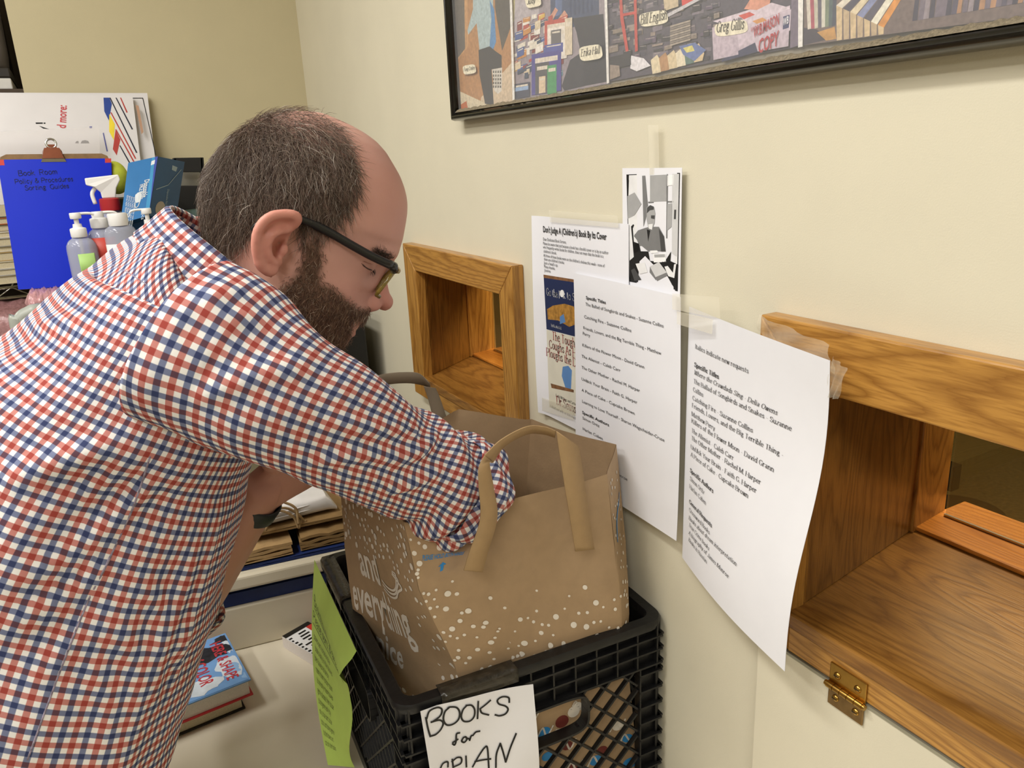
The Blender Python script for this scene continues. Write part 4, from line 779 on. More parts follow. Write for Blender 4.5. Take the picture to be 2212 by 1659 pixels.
for st in ([(140, 400), (150, 480), (165, 548)], [(146, 410), (175, 355), (240, 335), (278, 350), (262, 400), (200, 435), (180, 440)], [(180, 440), (250, 432), (282, 455), (262, 500), (215, 535), (165, 545)],
           [(335, 335), (300, 370), (286, 430), (310, 470), (360, 465), (405, 430), (418, 375), (395, 335), (345, 330), (325, 340)], [(480, 318), (445, 355), (430, 410), (450, 445), (500, 445), (535, 410), (540, 355), (515, 320), (470, 320)],
           [(572, 290), (568, 350), (562, 430)], [(672, 285), (630, 320), (585, 352)], [(585, 352), (600, 385), (655, 402)], [(820, 300), (815, 262), (765, 258), (728, 285), (740, 315), (790, 330), (808, 355), (785, 390), (740, 406), (705, 400)],
           [(412, 535), (385, 545), (378, 600), (365, 628), (348, 618)], [(350, 610), (395, 585)], [(440, 575), (425, 600), (445, 612), (468, 590), (458, 570), (440, 575)], [(468, 580), (495, 590)], [(490, 600), (505, 565), (520, 560)], [(520, 560), (545, 535), (578, 528)],
           [(232, 800), (260, 765), (300, 760), (300, 800)], [(340, 740), (345, 807)], [(335, 760), (380, 730), (415, 735), (410, 775), (355, 800)], [(455, 720), (455, 807)], [(505, 807), (560, 720), (610, 655), (632, 660), (635, 807)], [(525, 765), (590, 750), (655, 738)], [(690, 800), (700, 700), (735, 615)], [(735, 615), (755, 690), (768, 752)], [(768, 752), (810, 640), (860, 530)]):
    mk(st)
o = s.build('paper_sign', [white, M('marker_black', '#0c0c10', .35)]); tag(o, 'white paper hand-lettered BOOKS for in black marker, taped to the front of the crate', 'sign')
# lime green handwritten note
gm = M('lime_paper', '#d4f57c', .65, .03, 30)
g0 = XC(np.array([-hw-.0085, hd+.022, z1-.012])); gT = XC(np.array([-hw-.0085, -hd+.136, z1-.012])); du_ = (gT-g0); wG = float(np.linalg.norm(du_)); du_ /= wG; nG = np.array([-1., -.06, 0])
gBL = PZ(714, 1650, .765); gBR = PY(772, 1655, .878)
def fnG(u, v):
    a = u/wG; b_ = v/.272; top_ = g0*(1-a)+gT*a; bot_ = gBL*(1-a)+gBR*a; e = math.sin(b_*math.pi)
    return top_*(1-b_)+bot_*b_+nG*(.004+.022*e*a*(.6+.4*math.cos(b_*6))+.012*(1-a)*e+.014*math.exp(-((b_-.13)/.07)**2)*a)
s = Sheet(fnG, wG, .272, 14, 22)
rr = random.Random(8)
V_ = s
for i, (txt, uu, vv, sz) in enumerate((('Bookshop Donations', .02, .052, .020), ('Please sort & arrange', .012, .075, .018))):
    s.text(txt, uu, vv, sz, 1, 'hand', width=wG-.035, jit=.12); s.stroke([(uu, vv+.004), (wG-.03, vv+.007)], .0005, 1)
for i in range(11):
    words = ' '.join(rr.choice(['books', 'only', 'in the', 'boxes', 'please', 'sort', 'to be', 'room', 'then', 'cart', 'by', 'genre']) for _ in range(4)); s.text(words, .018+rr.uniform(0, .01), .098+i*.0145, .0125, 1, 'hand', rot=0, jit=.2)
o = s.build('handwritten_note', [gm, M('pen_ink', '#2c3b1c', .5)]); tag(o, 'lime green handwritten note taped to the left side of the black crate', 'note')

# ================================================================ polka dot grocery bag
bagm = M('bag_kraft', '#a78c6b', .72, .05, 60, .12, 320); dotm = M('dot_white', '#e2dacd', .6, .04, 60); blu = M('bag_blue', '#2f86c4', .55)
t = thing('grocery_bag', (-.17, .80, TZ), 'tall brown paper grocery bag with white dots and flat handles standing in the crate', 'paper bag')
# corner columns, from the bottom to the top: front-left, front-right, right fold, back right, back, back-left
def col(*p): return [np.asarray(q, float) for q in p]
FL = col((-.290, .705, .79), PZ(992, 1455, 1.03), PY(905, 1273, .690), PY(872, 1128, .695))
FR = col((-.045, .690, .79), PZ(1352, 1352, 1.03)+np.array([-.008, .0, 0]), PY(1328, 1180, .672), PY(1311, 1024, .665))
RF = col((-.030, .72, .79), PZ(1358, 1336, 1.03)+np.array([0, .0, 0]), PY(1352, 1170, .700), PY(1331, 960, .712))
BR = col((-.035, .90, .79), (-.035, .885, 1.03), (-.06, .88, 1.13), PY(1148, 905, .872))
BB = col((-.18, .95, .79), (-.19, .945, 1.03), (-.21, .94, 1.13), PY(990, 885, .93))
BL = col((-.292, .92, .79), PZ(762, 1318, 1.03), PY(744, 1180, .915), PY(734, 1046, .91))
ML = col((-.293, .82, .79), (FL[1]+BL[1])/2+np.array([-.002, 0, 0]), (FL[2]+BL[2])/2+np.array([.0, 0, -.004]), PY(800, 1072, .80))
FM = col((-.168, .698, .79), (FL[1]+FR[1])/2, PY(1105, 1200, .684), PY(1085, 1088, .690))
FN = col((-.23, .70, .79), (FL[1]*.65+FR[1]*.35), PY(985, 1230, .678), PY(1018, 1152, .705))
nrows = 26
def colpt(c, v, seed):      # v 0 top .. 1 bottom
    w = (1-v)*3; ks = [0, 1.55, 2.1, 3.0]; i = 0 if w < ks[1] else (1 if w < ks[2] else 2); u = (w-ks[i])/(ks[i+1]-ks[i]); return c[i]*(1-u)+c[i+1]*u
def crump(p, k): return np.array([noise.noise(Vector(p*11+k)), noise.noise(Vector(p*11+k+9.3)), noise.noise(Vector(p*9+k+3.1))])*.004+np.array([noise.noise(Vector(p*34+k)), noise.noise(Vector(p*34+k+5)), 0])*.0014
def panel(cols, seed, sag=0):
    """surface through corner columns, cols = [(u, column)...] with u in 0..1"""
    us = [c[0] for c in cols]
    def f(u, v):
        u = min(max(u, -.01), 1.01); i = 0
        while i < len(us)-2 and u > us[i+1]: i += 1
        a, b_ = colpt(cols[i][1], v, 0), colpt(cols[i+1][1], v, 1); k = (u-us[i])/(us[i+1]-us[i])
        if len(cols) > 2: k = k*.55+.45*(k*k*(3-2*k)) if 0 <= k <= 1 else k
        p = a*(1-k)+b_*k; nx = np.cross(b_-a, np.array([0, 0, 1.])); nx /= np.linalg.norm(nx); e = math.sin(min(max(u, 0), 1)*math.pi)
        edge = min(1, max(0, u)*12+.25, max(0, 1-u)*12+.25)
        return p+crump(p, seed)*edge+nx*sag*e*(.4+.6*v)
    return f
HB = .46; rr = random.Random(12)
def bagpanel(name, cols, seed, sag, w, deco=None):
    f = panel(cols, seed, sag); s = Sheet(lambda u, v: f(u/w, min(max(v/HB, 0), 1)), w, HB, 22, 30)
    if deco: deco(s, w)
    return s.build(name, [bagm, dotm, blu], t, .0005)
def dots(s, w, v0, v1, n, avoid=lambda u, v: False, r0=.0016, r1=.0040):
    pts = []
    for _ in range(n*8):
        u, v = rr.uniform(.004, w-.004), rr.uniform(v0, v1); r = r0+(r1-r0)*rr.random()**2
        if avoid(u, v) or any((u-a)**2+(v-b_)**2 < (r+c+.003)**2 for a, b_, c in pts): continue
        pts.append((u, v, r)); e = .003; ku = e/(np.linalg.norm(s.fn(u+e, v)-s.fn(u, v))+1e-9); kv = e/(np.linalg.norm(s.fn(u, v+e)-s.fn(u, v))+1e-9); s.shape([np.array(p) for p in ell(u, v, r*min(ku, 3), r*min(kv, 3), 12)], [tuple(range(12))], 1, .0006)
        if len(pts) >= n: break
WL, WF, WR, WB = .225, .285, .065, .22
def deco_left(s, w):
    hb = lambda u, v: .005 < u < .178 and .125 < v < .295
    dots(s, w, .012, .44, 230, hb, .0021, .0046)
    s.text('and', .046, .166, .064, 1, 'sans', width=.066, bold=True, italic=True, rot=-.05); s.text('everything', .010, .218, .062, 1, 'sans', width=.150, bold=True, italic=True, rot=-.05); s.text('nice', .05, .272, .062, 1, 'sans', width=.066, bold=True, italic=True, rot=-.05)
    for k in range(3): s.stroke([(.118, .154+k*.005), (.134, .158+k*.005), (.152, .156+k*.004), (.164, .146+k*.004), (.167+k*.004, .132+k*.007), (.159, .130+k*.003)], .0012, 1, n=24)
def deco_front(s, w):
    dots(s, w, .03, .45, 400, lambda u, v: (u > .085 and v < .15+.06*rr.random()) or (.015 < u < .1 and .055 < v < .145) or (u > .13 and v < .165+.04*rr.random()))
    s.text('PLEASE HOLD BOTH HANDLES', .022, .080, .017, 2, 'sans', width=.082, rot=.12, bold=True)
    for q in (0,): s.shape([np.array(p) for p in ((.056, .122), (.062, .122), (.062, .107), (.067, .107), (.059, .097), (.051, .107), (.056, .107))], [tuple(range(7))], 2)
def deco_right(s, w): dots(s, w, .02, .45, 80, r1=.0026); s.stroke([(w*.25, .13), (w*.4, .09), (w*.8, .062)], .0018, 2, n=10)
bagpanel('side_panel', [(0, BL), (.52, ML), (1, FL)], 2.1, .0, WL, deco_left)
bagpanel('front_panel', [(0, FL), (.36, FN), (.55, FM), (1, FR)], 5.4, .0, WF, deco_front)
bagpanel('side_panel', [(0, FR), (1, RF)], 8.7, .0, WR, deco_right)
bagpanel('side_panel', [(0, RF), (1, BR)], 3.3, -.004, .17, deco_right)
bagpanel('back_panel', [(0, BR), (.42, BB), (1, BL)], 4.2, .0, WB)
q = [c[0] for c in (FL, FR, RF, BR, BB, BL)]; MB().add(q+[p-np.array([0, 0, .001]) for p in q], [tuple(range(6)), tuple(range(11, 5, -1))]).build('bag_base', bagm, t)
def strap(name, pairs, n=10):
    L_ = smoothpath([a for a, _ in pairs], n*len(pairs)); R_2 = smoothpath([b_ for _, b_ in pairs], n*len(pairs)); mb = MB()
    for a, b_ in zip(L_, R_2): mb.v += [a, a*.5+b_*.5, b_]; 
    for i in range(len(L_)-1): k = i*3; mb.f += [(k, k+3, k+4, k+1), (k+1, k+4, k+5, k+2)]; mb.m += [0, 0]
    return mb
hp = M('handle_kraft', '#a4875f', .7, .05, 80, .1, 300)
def hp_(px, py, y): return PY(px, py, y)
h = thing('bag_handle', FM[3], None, None); setparent(h, t)
bpy.data.objects.remove(h)
yf = .640
o = strap('x', [(hp_(1002, 1232, yf+.000), hp_(1042, 1236, yf)), (hp_(1012, 1198, yf-.002), hp_(1053, 1195, yf-.002)), (hp_(1037, 1122, yf-.003), hp_(1074, 1117, yf-.003)), (hp_(1034, 1050, yf-.004), hp_(1066, 1052, yf-.004)), (hp_(1034, 1011, yf-.004), hp_(1058, 1002, yf-.006)), (hp_(1047, 984, yf-.004), hp_(1064, 1000, yf+.004))]).build('handle', hp, t, sharp=35); solid(o, .0012)
p_ = o
o = strap('x', [(hp_(1047, 983, yf-.004), hp_(1064, 1000, yf+.008)), (hp_(1084, 949, yf), hp_(1090, 964, yf+.016)), (hp_(1137, 922, yf), hp_(1138, 938, yf+.018)), (hp_(1175, 922, yf), hp_(1174, 938, yf+.016)), (hp_(1201, 931, yf), hp_(1199, 945, yf+.008))]).build('handle_arch', hp, p_, sharp=35); solid(o, .0012)
o = strap('x', [(hp_(1202, 931, yf-.001), hp_(1249, 963, yf-.001)), (hp_(1208, 975, yf-.002), hp_(1256, 1000, yf-.002)), (hp_(1224, 1075, yf-.003), hp_(1268, 1085, yf-.003)), (hp_(1243, 1191, yf+.002), hp_(1284, 1186, yf+.002))]).build('handle_strap', hp, p_, sharp=35); solid(o, .0012)
yb_ = .955
o = strap('x', [(hp_(780, 830, yb_), hp_(800, 846, yb_)), (hp_(795, 818, yb_), hp_(815, 835, yb_)), (hp_(830, 808, yb_), hp_(852, 829, yb_)), (hp_(870, 804, yb_), hp_(885, 828, yb_)), (hp_(905, 807, yb_-.004), hp_(912, 832, yb_)), (hp_(928, 828, yb_-.01), hp_(930, 838, yb_))]).build('handle', M('handle_grey', '#8b7d6a', .7), t, sharp=35); solid(o, .0012)
o2 = strap('x', [(hp_(915, 834, yb_-.004), hp_(941, 838, yb_-.004)), (hp_(925, 862, yb_-.006), hp_(951, 862, yb_-.006)), (hp_(938, 915, yb_-.012), hp_(968, 912, yb_-.012))]).build('handle_strap', M('handle_grey', '#8b7d6a'), o, smooth=True); solid(o2, .0012)
# a second, printed bag folded flat against the crate wall, seen through the lattice
X5 = XC; f = bil(XC(np.array([-hw+.11, -hd+.012, z0+.2])), XC(np.array([hw-.04, -hd+.012, z0+.2])), XC(np.array([-hw+.05, -hd+.015, z0+.008])), XC(np.array([hw-.02, -hd+.015, z0+.008])))
s = Sheet(lambda u, v: f(u/.22, v/.19), .22, .19, 6, 6); rr = random.Random(21)
for i in range(26):
    u, v = rr.uniform(.01, .21), rr.uniform(.01, .18); rx = rr.uniform(.005, .011); s.poly([(min(max(a, .001), .219), min(max(b_, .001), .189)) for a, b_ in ell(u, v, rx, rx*.8, 16, .4)], 1+i % 3)
    if i % 2: s.stroke([(u-.012, v+.004), (u-.004, v-.008), (u+.004, v+.006), (u+.012, v-.006)], .0012, 2, n=16)
o = s.build('printed_bag', [bagm, blu, dotm, M('bag_maroon', '#6d2b24', .6)], None); tag(o, 'brown bag printed with blue ovals, seen through the lattice of the black crate', 'paper bag')
# ================================================================ the man
Hc = P(655, 500, .79)
r_ = ray(655, 500); fh = np.array([-r_[1]*-1, -r_[0], 0]); fh = np.array([r_[1], -r_[0], 0]); fh /= np.linalg.norm(fh)      # faces across the line of sight
lh = np.array([-fh[1], fh[0], 0])                                       # his left
PITCH = math.radians(25); f_h = fh*math.cos(PITCH)+np.array([0, 0, -1.])*math.sin(PITCH); u_h = np.array([0, 0, 1.])*math.cos(PITCH)+fh*math.sin(PITCH)
def SG(px, py, off=0.):        # photo point on the head's mid plane (or a plane off to his left) in head coordinates
    r = ray(px, py); t = ((Hc+lh*off-CAM)@lh)/(r@lh); p = CAM+r*t-Hc
    return np.array([p@f_h, p@lh, p@u_h])
def HW(x, y, z): return Hc+f_h*x+lh*y+u_h*z
# --- profile curves traced on the mid plane
front = [(662, 240), (690, 243), (715, 251), (742, 262), (767, 276), (790, 289), (813, 306), (834, 330), (851, 359), (863, 380), (872, 404), (877, 424), (879, 442), (878, 462), (875, 482), (869, 515), (862, 538), (855, 556), (843, 572), (832, 587), (818, 603), (806, 625), (799, 650), (797, 670), (788, 690), (775, 698), (776, 704), (764, 711), (765, 720), (756, 726), (754, 735), (746, 744), (728, 752), (706, 752), (690, 748)]
back = [(662, 240), (630, 240), (606, 244), (576, 252), (549, 263), (520, 284), (498, 308), (474, 338), (460, 360), (449, 390), (444, 418), (443, 450), (445, 480), (452, 510), (470, 540), (490, 565), (515, 600), (540, 640), (570, 680), (600, 710), (640, 735), (690, 748)]
Fp = np.array([SG(*p)[[0, 2]] for p in front]); Bp = np.array([SG(*p)[[0, 2]] for p in back])
ztop = max(Fp[:, 1].max(), Bp[:, 1].max()); zbot = Fp[-1, 1]
def hull(poly, z, fun):
    best = None
    for a, b_ in zip(poly[:-1], poly[1:]):
        if (a[1]-z)*(b_[1]-z) <= 0 and a[1] != b_[1]:
            x = a[0]+(b_[0]-a[0])*(z-a[1])/(b_[1]-a[1]); best = x if best is None else fun(best, x)
    return best
full = np.vstack([Fp, Bp[::-1]])
NZ = 90; NT = 96; zs = zbot+.001+(ztop-zbot-.002)*(.5-.5*np.cos(np.linspace(0, math.pi, NZ)))
def interp(x, xs, ys): return float(np.interp(x, xs, ys))
hwid = ([-.135, -.12, -.105, -.09, -.07, -.05, -.03, -.01, .015, .04, .065, .085, .1, .112, .125], [.020, .034, .046, .055, .062, .066, .0685, .070, .0735, .076, .0745, .067, .056, .042, .012])
rings = []
for z in zs:
    xf = hull(full, z, max); xb = hull(full, z, min); xc = (xf+xb)/2; L2 = (xf-xb)/2; w = interp(z-ztop+.125, *hwid)
    ring = []
    for q in np.linspace(0, 2*math.pi, NT, endpoint=False):
        c, s_ = math.cos(q), math.sin(q); ex = 2/2.25; x = xc+L2*np.sign(c)*abs(c)**ex; y = w*np.sign(s_)*abs(s_)**ex
        fr = (x-xc)/max(L2, 1e-6)
        if fr > 0: y *= 1-.17*fr*fr*(1 if z-ztop+.125 < .03 else .5)     # the face narrows forward
        ring.append(np.array([x, y, z]))
    rings.append(ring)
eyeR = SG(797, 574, -.030); 
def gauss(p, c, s): return np.exp(-(((p-c)/s)**2).sum(-1))
Rg = np.array(rings)
def push(center, sig, vec):
    global Rg
    Rg = Rg+gauss(Rg, np.asarray(center), np.asarray(sig))[..., None]*np.asarray(vec)
ex_, ez_ = eyeR[0], eyeR[2]
for sd in (-1, 1):
    push((ex_+.012, sd*.030, ez_), (.022, .015, .012), (-.011, 0, 0))            # eye socket
    push((ex_+.008, sd*.030, ez_+.019), (.02, .020, .007), (.004, 0, 0))         # brow ridge
    push((ex_-.016, sd*.050, ez_-.030), (.03, .02, .018), (.001, sd*.004, 0))      # cheekbone
    push((ex_-.01, sd*.043, ez_-.060), (.03, .02, .02), (0, -sd*.004, 0))        # hollow cheek
    push((ex_-.045, sd*.07, ez_+.03), (.03, .02, .03), (0, -sd*.004, 0))         # temple
headmb = MB(); headmb.loft([list(r) for r in Rg])
# nose: cross sections along the bridge
def nosesec(px, py, w, dep):
    a = SG(px, py); return a, w, dep
nz = [((853, 566), .0075, .014), ((838, 592), .0078, .020), ((836, 606), .009, .026), ((840, 625), .0105, .031), ((844, 643), .0128, .036), ((843.5, 655), .0135, .037), ((836, 666), .0115, .034)]
rs = []
for (p, w, dpt) in nz:
    a = SG(*p); rs.append([a+np.array([x*dpt, y*w, 0]) for x, y in ((0, 0), (-.03, .42), (-.18, .75), (-.5, 1.), (-1., 1.35), (-1.5, 1.2), (-1.5, -1.2), (-1., -1.35), (-.5, -1.), (-.18, -.75), (-.03, -.42))])
headmb.loft(rs)
def sph(c, r, n=14, mb=headmb):
    r = np.array(r if hasattr(r, '__len__') else (r, r, r)); R = []
    for i in range(1, n): q = math.pi*i/n; R.append([np.asarray(c)+r*np.array([math.sin(q)*math.cos(t), math.sin(q)*math.sin(t), math.cos(q)]) for t in np.linspace(0, 2*math.pi, n*2, endpoint=False)])
    mb.loft(R)
al = SG(787, 650, -.012)
for sd in (-1, 1): sph((al[0]+.004, sd*.0142, al[2]+.001), (.0150, .0085, .0108))
tipn = SG(834, 653); sph(tipn-np.array([.002, 0, 0]), (.0098, .011, .0100))
lip = SG(766, 705); sph(lip+np.array([-.004, 0, .001]), (.008, .021, .0045)); lip2 = SG(757, 719); sph(lip2+np.array([-.003, 0, .001]), (.009, .018, .005))
for sd in (-1, 1): sph((ex_-.006, sd*.031, ez_), (.0125, .0135, .0118))              # eyeball under the lowered lid
# ears
def ear(sd):
    mb = headmb; off = -.083
    E = lambda px, py, o: (lambda p: np.array([p[0], sd*abs(p[1]), p[2]]))(SG(px, py, -o))
    helix = [(612, 500, .079), (625, 492, .083), (640, 480, .088), (643, 470, .091), (634, 464, .094), (612, 462, .097), (588, 466, .100), (570, 478, .102), (557, 498, .102), (552, 525, .100), (554, 548, .097), (560, 566, .094), (568, 578, .091), (580, 586, .088)]
    mb.tube(smoothpath([E(*p) for p in helix], 44), [.0030]*3+[.0048]*33+[.0056]*8, 10)
    sph(E(584, 581, .088), (.0075, .0042, .0085))
    anti = [(622, 497, .085), (604, 499, .094), (588, 508, .097), (579, 527, .096), (580, 548, .094), (588, 562, .091), (596, 566, .088)]
    mb.tube(smoothpath([E(*p) for p in anti], 26), .0042, 9)
    # concha plate
    cen = E(600, 532, .0765); out = [E(*p) for p in helix[1:]]+[E(600, 575, .082), E(612, 560, .078), E(618, 530, .077)]
    n = len(out); dn = np.array([0, -sd*.004, 0]); mb.loft([[p+dn for p in out], [p-dn*.35+np.array([0, -sd*.001, 0]) for p in out]], cap=False)
    k = len(mb.v); mb.v += [cen+dn*1.6, cen+dn*.1]; b0 = k-2*n
    for i in range(n): j = (i+1) % n; mb.f += [(b0+j, b0+i, k), (b0+n+i, b0+n+j, k+1)]; mb.m += [0, 0]
    sph(E(613, 540, .083), (.0045, .004, .0065)); sph(E(601, 566, .084), (.0045, .004, .0045))
    mb.loft([[E(640, 470, .082), E(624, 520, .072), E(610, 560, .072), E(598, 586, .080)], [E(596, 470, .066), E(575, 520, .066), E(575, 560, .066), E(585, 575, .07)], [E(590, 470, .088), E(572, 520, .090), E(570, 560, .087), E(580, 578, .086)]][::1], cap=True)
ear(-1); ear(1)
body = MB(); body.add([HW(*v) for v in headmb.v], headmb.f)
# --- neck
def ringat(c, d, lat, a, b_, n=28, e=2.0):
    d = np.asarray(d, float)/np.linalg.norm(d); lat = np.asarray(lat, float); lat = lat-d*(lat@d); lat /= np.linalg.norm(lat); ap = np.cross(lat, d)
    out = []
    for q in np.linspace(0, 2*math.pi, n, endpoint=False):
        c_, s_ = math.cos(q), math.sin(q); out.append(np.asarray(c)+lat*a*np.sign(c_)*abs(c_)**(2/e)+ap*b_*np.sign(s_)*abs(s_)**(2/e))
    return out
lat = lh
nA, nB, nC, nD = P(600, 560, .79), P(560, 600, .79), P(510, 625, .795), P(455, 660, .80)
body.loft([ringat(nA, nA-nC, lat, .052, .058), ringat(nB, nA-nC, lat, .056, .056), ringat(nC, nA-nD, lat, .062, .058), ringat(nD, nA-nD, lat, .085, .07)])
# --- torso (under the shirt)
LAT = np.array([.10, .995, 0]); LAT /= np.linalg.norm(LAT)
TR = [((-32, 1678), .80, .182, .166), ((24, 1494), .80, .182, .164), ((114, 1214), .80, .182, .163), ((232, 956), .80, .176, .141), ((306, 836), .80, .178, .124), ((352, 750), .80, .182, .108), ((390, 682), .805, .155, .090), ((430, 635), .80, .118, .076), ((462, 612), .80, .082, .070)]
TC = [P(*p, d) for p, d, _, _ in TR]
hip = TC[0]+(TC[0]-TC[2])*.12
def axis(i): return TC[min(i+1, len(TC)-1)]-TC[max(i-1, 0)]
body.loft([ringat(TC[i], axis(i), LAT, TR[i][2]-.018, TR[i][3]-.018, 36, 2.2) for i in range(len(TR))])
# pelvis and legs
pelv = TC[0]+np.array([-.155, 0, -.10]); body.loft([ringat(TC[0], (0, 0, 1), LAT, .16, .11, 28), ringat(pelv, (0, 0, 1), LAT, .165, .115, 28), ringat(pelv+np.array([-.01, 0, -.08]), (0, 0, 1), LAT, .14, .10, 28)])
LEG = {}
for sd in (-1, 1):
    h_ = pelv+LAT*sd*.085; kn = h_+np.array([-.0, 0, -.42]); kn[2] = .48; an = kn+np.array([-.03, sd*.01, 0]); an[2] = .09
    LEG[sd] = (h_, kn, an); body.tube([h_, (h_+kn)/2, kn, kn*.6+an*.4, an, an-np.array([0, 0, .07])], [.085, .075, .055, .056, .038, .036], 18)
    body.loft([ringat(an+np.array([x, 0, -an[2]+h2/2+.022]), (1, 0, 0), (0, 1, 0), w2, h2/2, 16, 2.6) for x, w2, h2 in ((-.06, .03, .05), (-.03, .036, .07), (.05, .04, .055), (.12, .044, .035), (.17, .03, .02))])
# --- arms
shR = P(400, 752, .665); elR = P(905, 1012, .79); wrR = PZ(1010, 1240, 1.03)*0+np.array([-.17, .80, 1.10])
shL = shR+LAT*.37+np.array([.02, 0, .0]); elL = P(385, 1330, 1.08); wrL = P(553, 1073, .975); haL = P(690, 968, 1.0)
body.tube(smoothpath([shR+LAT*.05-np.array([0, 0, .02]), shR-np.array([0, 0, .015]), (shR*.5+elR*.5), elR, elR*.5+wrR*.5, wrR], 26), np.interp(np.linspace(0, 1, 26), [0, .2, .4, .6, .8, 1], [.048, .048, .044, .042, .036, .028]), 18)
body.tube(smoothpath([shL-LAT*.05, shL, (shL*.5+elL*.5), elL], 18), np.interp(np.linspace(0, 1, 18), [0, .33, .66, 1], [.055, .055, .046, .041]), 18)
body.tube(smoothpath([elL+(elL-wrL)*.1, elL*.75+wrL*.25, elL*.4+wrL*.6, wrL, wrL*.88+haL*.12], 18), np.interp(np.linspace(0, 1, 18), [0, .25, .55, .8, 1], [.044, .047, .039, .031, .031]), 20, flat=.88)
def hand(w, d, nrm, sd, curl, spread=.16):
    """palm, four fingers of unequal length and a thumb; d along the hand, nrm out of the back of the hand, sd = thumb side"""
    d = np.asarray(d, float)/np.linalg.norm(d); nrm = np.asarray(nrm, float); nrm = nrm-d*(nrm@d); nrm /= np.linalg.norm(nrm); s_ = np.cross(nrm, d)*sd
    body.loft([ringat(w+d*x+s_*o, d, s_, a, b_, 20, 2.6) for x, a, b_, o in ((-.012, .028, .021, 0), (.01, .030, .020, 0), (.035, .037, .018, .001), (.065, .042, .016, 0), (.088, .041, .013, 0), (.098, .036, .009, 0))])
    for k, (o, L, r) in enumerate(((.031, .073, .0090), (.0105, .082, .0093), (-.0105, .076, .0088), (-.031, .060, .0080))):
        p = w+d*.082+s_*o; dd = d+s_*(o*spread/.04); dd /= np.linalg.norm(dd); pts = [p]; a = curl*.5; q = p+dd*.012; pts.append(q)
        for seg, fr in enumerate((.44, .31, .25)):
            a += curl*(.55, .7, .5)[seg]+.03*k; dir_ = dd*math.cos(a)-nrm*math.sin(a); q = q+dir_*L*fr; pts.append(q)
        body.tube(smoothpath(pts, 16), [r*1.05]*5+[r]*5+[r*.93]*4+[r*.8, r*.45], 12)
    p = w+d*.022+s_*.026-nrm*.006; pts = [p, p+d*.022+s_*.020-nrm*.008, p+d*.050+s_*.030-nrm*.016, p+d*.075+s_*.030-nrm*.026]
    body.tube(smoothpath(pts, 14), [.0145, .0145, .014, .0135, .013, .0125, .012, .0115, .011, .0108, .0105, .010, .008, .005], 12)
dL = haL-wrL; hand(wrL+dL/np.linalg.norm(dL)*.016, dL, np.array([.15, .9, .25]), -1, .22)
dR = np.array([.03, .01, -1.]); hand(wrR, dR, np.array([-.8, -.5, 0]), 1, .6)
tmp = meshobj('tmp_body', body.v, body.f, [], None)
rm = tmp.modifiers.new('r', 'REMESH'); rm.mode = 'VOXEL'; rm.voxel_size = .0023; rm.use_smooth_shade = True
sm = tmp.modifiers.new('s', 'SMOOTH'); sm.factor = .5; sm.iterations = 5
dg = bpy.context.evaluated_depsgraph_get(); me = bpy.data.meshes.new_from_object(tmp.evaluated_get(dg)); bpy.data.objects.remove(tmp)
me.name = 'person'; man = bpy.data.objects.new('person', me); S.collection.objects.link(man)
tag(man, 'balding bearded man in checked shirt and glasses, one arm in the bag', 'person')
nv = len(me.vertices); co = np.zeros(nv*3, dtype=np.float32); me.vertices.foreach_get('co', co); co = co.reshape(-1, 3).astype(float); no = np.zeros(nv*3, dtype=np.float32); me.vertices.foreach_get('normal', no); no = no.reshape(-1, 3).astype(float)
# nostrils pressed in from below
for sd in (-1, 1):
    c_ = SG(806, 668); c_ = HW(c_[0], sd*.0085, c_[2]-.001); g_ = np.exp(-(((co-c_)@f_h/.0075)**2+((co-c_)@lh/.0038)**2+((co-c_)@u_h/.005)**2)); co += (g_*.0058)[:, None]*u_h-(g_*.001)[:, None]*f_h
me.vertices.foreach_set('co', co.astype(np.float32).ravel()); me.update()
hl = np.stack([(co-Hc)@f_h, (co-Hc)@lh, (co-Hc)@u_h], 1)          # head coordinates
# --- regions traced in the photo (side view), as polygons in head x,z
def reg(pts, off=-.06): return np.array([SG(*p, off)[[0, 2]] for p in pts])
def inside(P2, poly):
    x, y = P2[:, 0], P2[:, 1]; r = np.zeros(len(P2), bool); n = len(poly)
    for i in range(n):
        a, b_ = poly[i], poly[(i+1) % n]; c = ((a[1] > y) != (b_[1] > y)); xi = (b_[0]-a[0])*(y-a[1])/((b_[1]-a[1])+1e-12)+a[0]; r ^= c & (x < xi)
    return r
def dist_in(P2, poly):    # signed distance, positive inside
    d = np.full(len(P2), 9.); n = len(poly)
    for i in range(n):
        a, b_ = poly[i], poly[(i+1) % n]; ab = b_-a; t = np.clip(((P2-a)@ab)/(ab@ab), 0, 1); d = np.minimum(d, np.linalg.norm(P2-(a+t[:, None]*ab), axis=1))
    return np.where(inside(P2, poly), d, -d)
hair_poly = reg([(470, 560), (425, 500), (420, 420), (440, 340), (500, 280), (560, 240), (620, 225), (700, 235), (745, 275), (768, 320), (780, 370), (776, 420), (762, 455), (735, 478), (710, 495), (668, 500), (655, 530), (648, 515), (640, 470), (625, 455), (590, 455), (565, 470), (556, 495), (540, 520), (515, 530), (495, 545)])
beard_poly = reg([(652, 520), (690, 500), (700, 530), (700, 570), (696, 600), (708, 605), (735, 623), (757, 645), (774, 663), (800, 672), (808, 678), (795, 705), (775, 700), (764, 702), (764, 722), (756, 735), (740, 765), (690, 780), (640, 745), (600, 710), (565, 670), (562, 640), (590, 622), (620, 600), (640, 575), (652, 550)], -.045)
x2 = hl[:, [0, 2]]; isH = np.linalg.norm(hl, axis=1) < .19; dh = dist_in(x2, hair_poly); db = dist_in(x2, beard_poly)
def sstep(a, b_, x): t = np.clip((x-a)/(b_-a), 0, 1); return t*t*(3-2*t)
nzv = np.array([noise.noise(Vector(p*60)) for p in co]) if nv < 10 else None
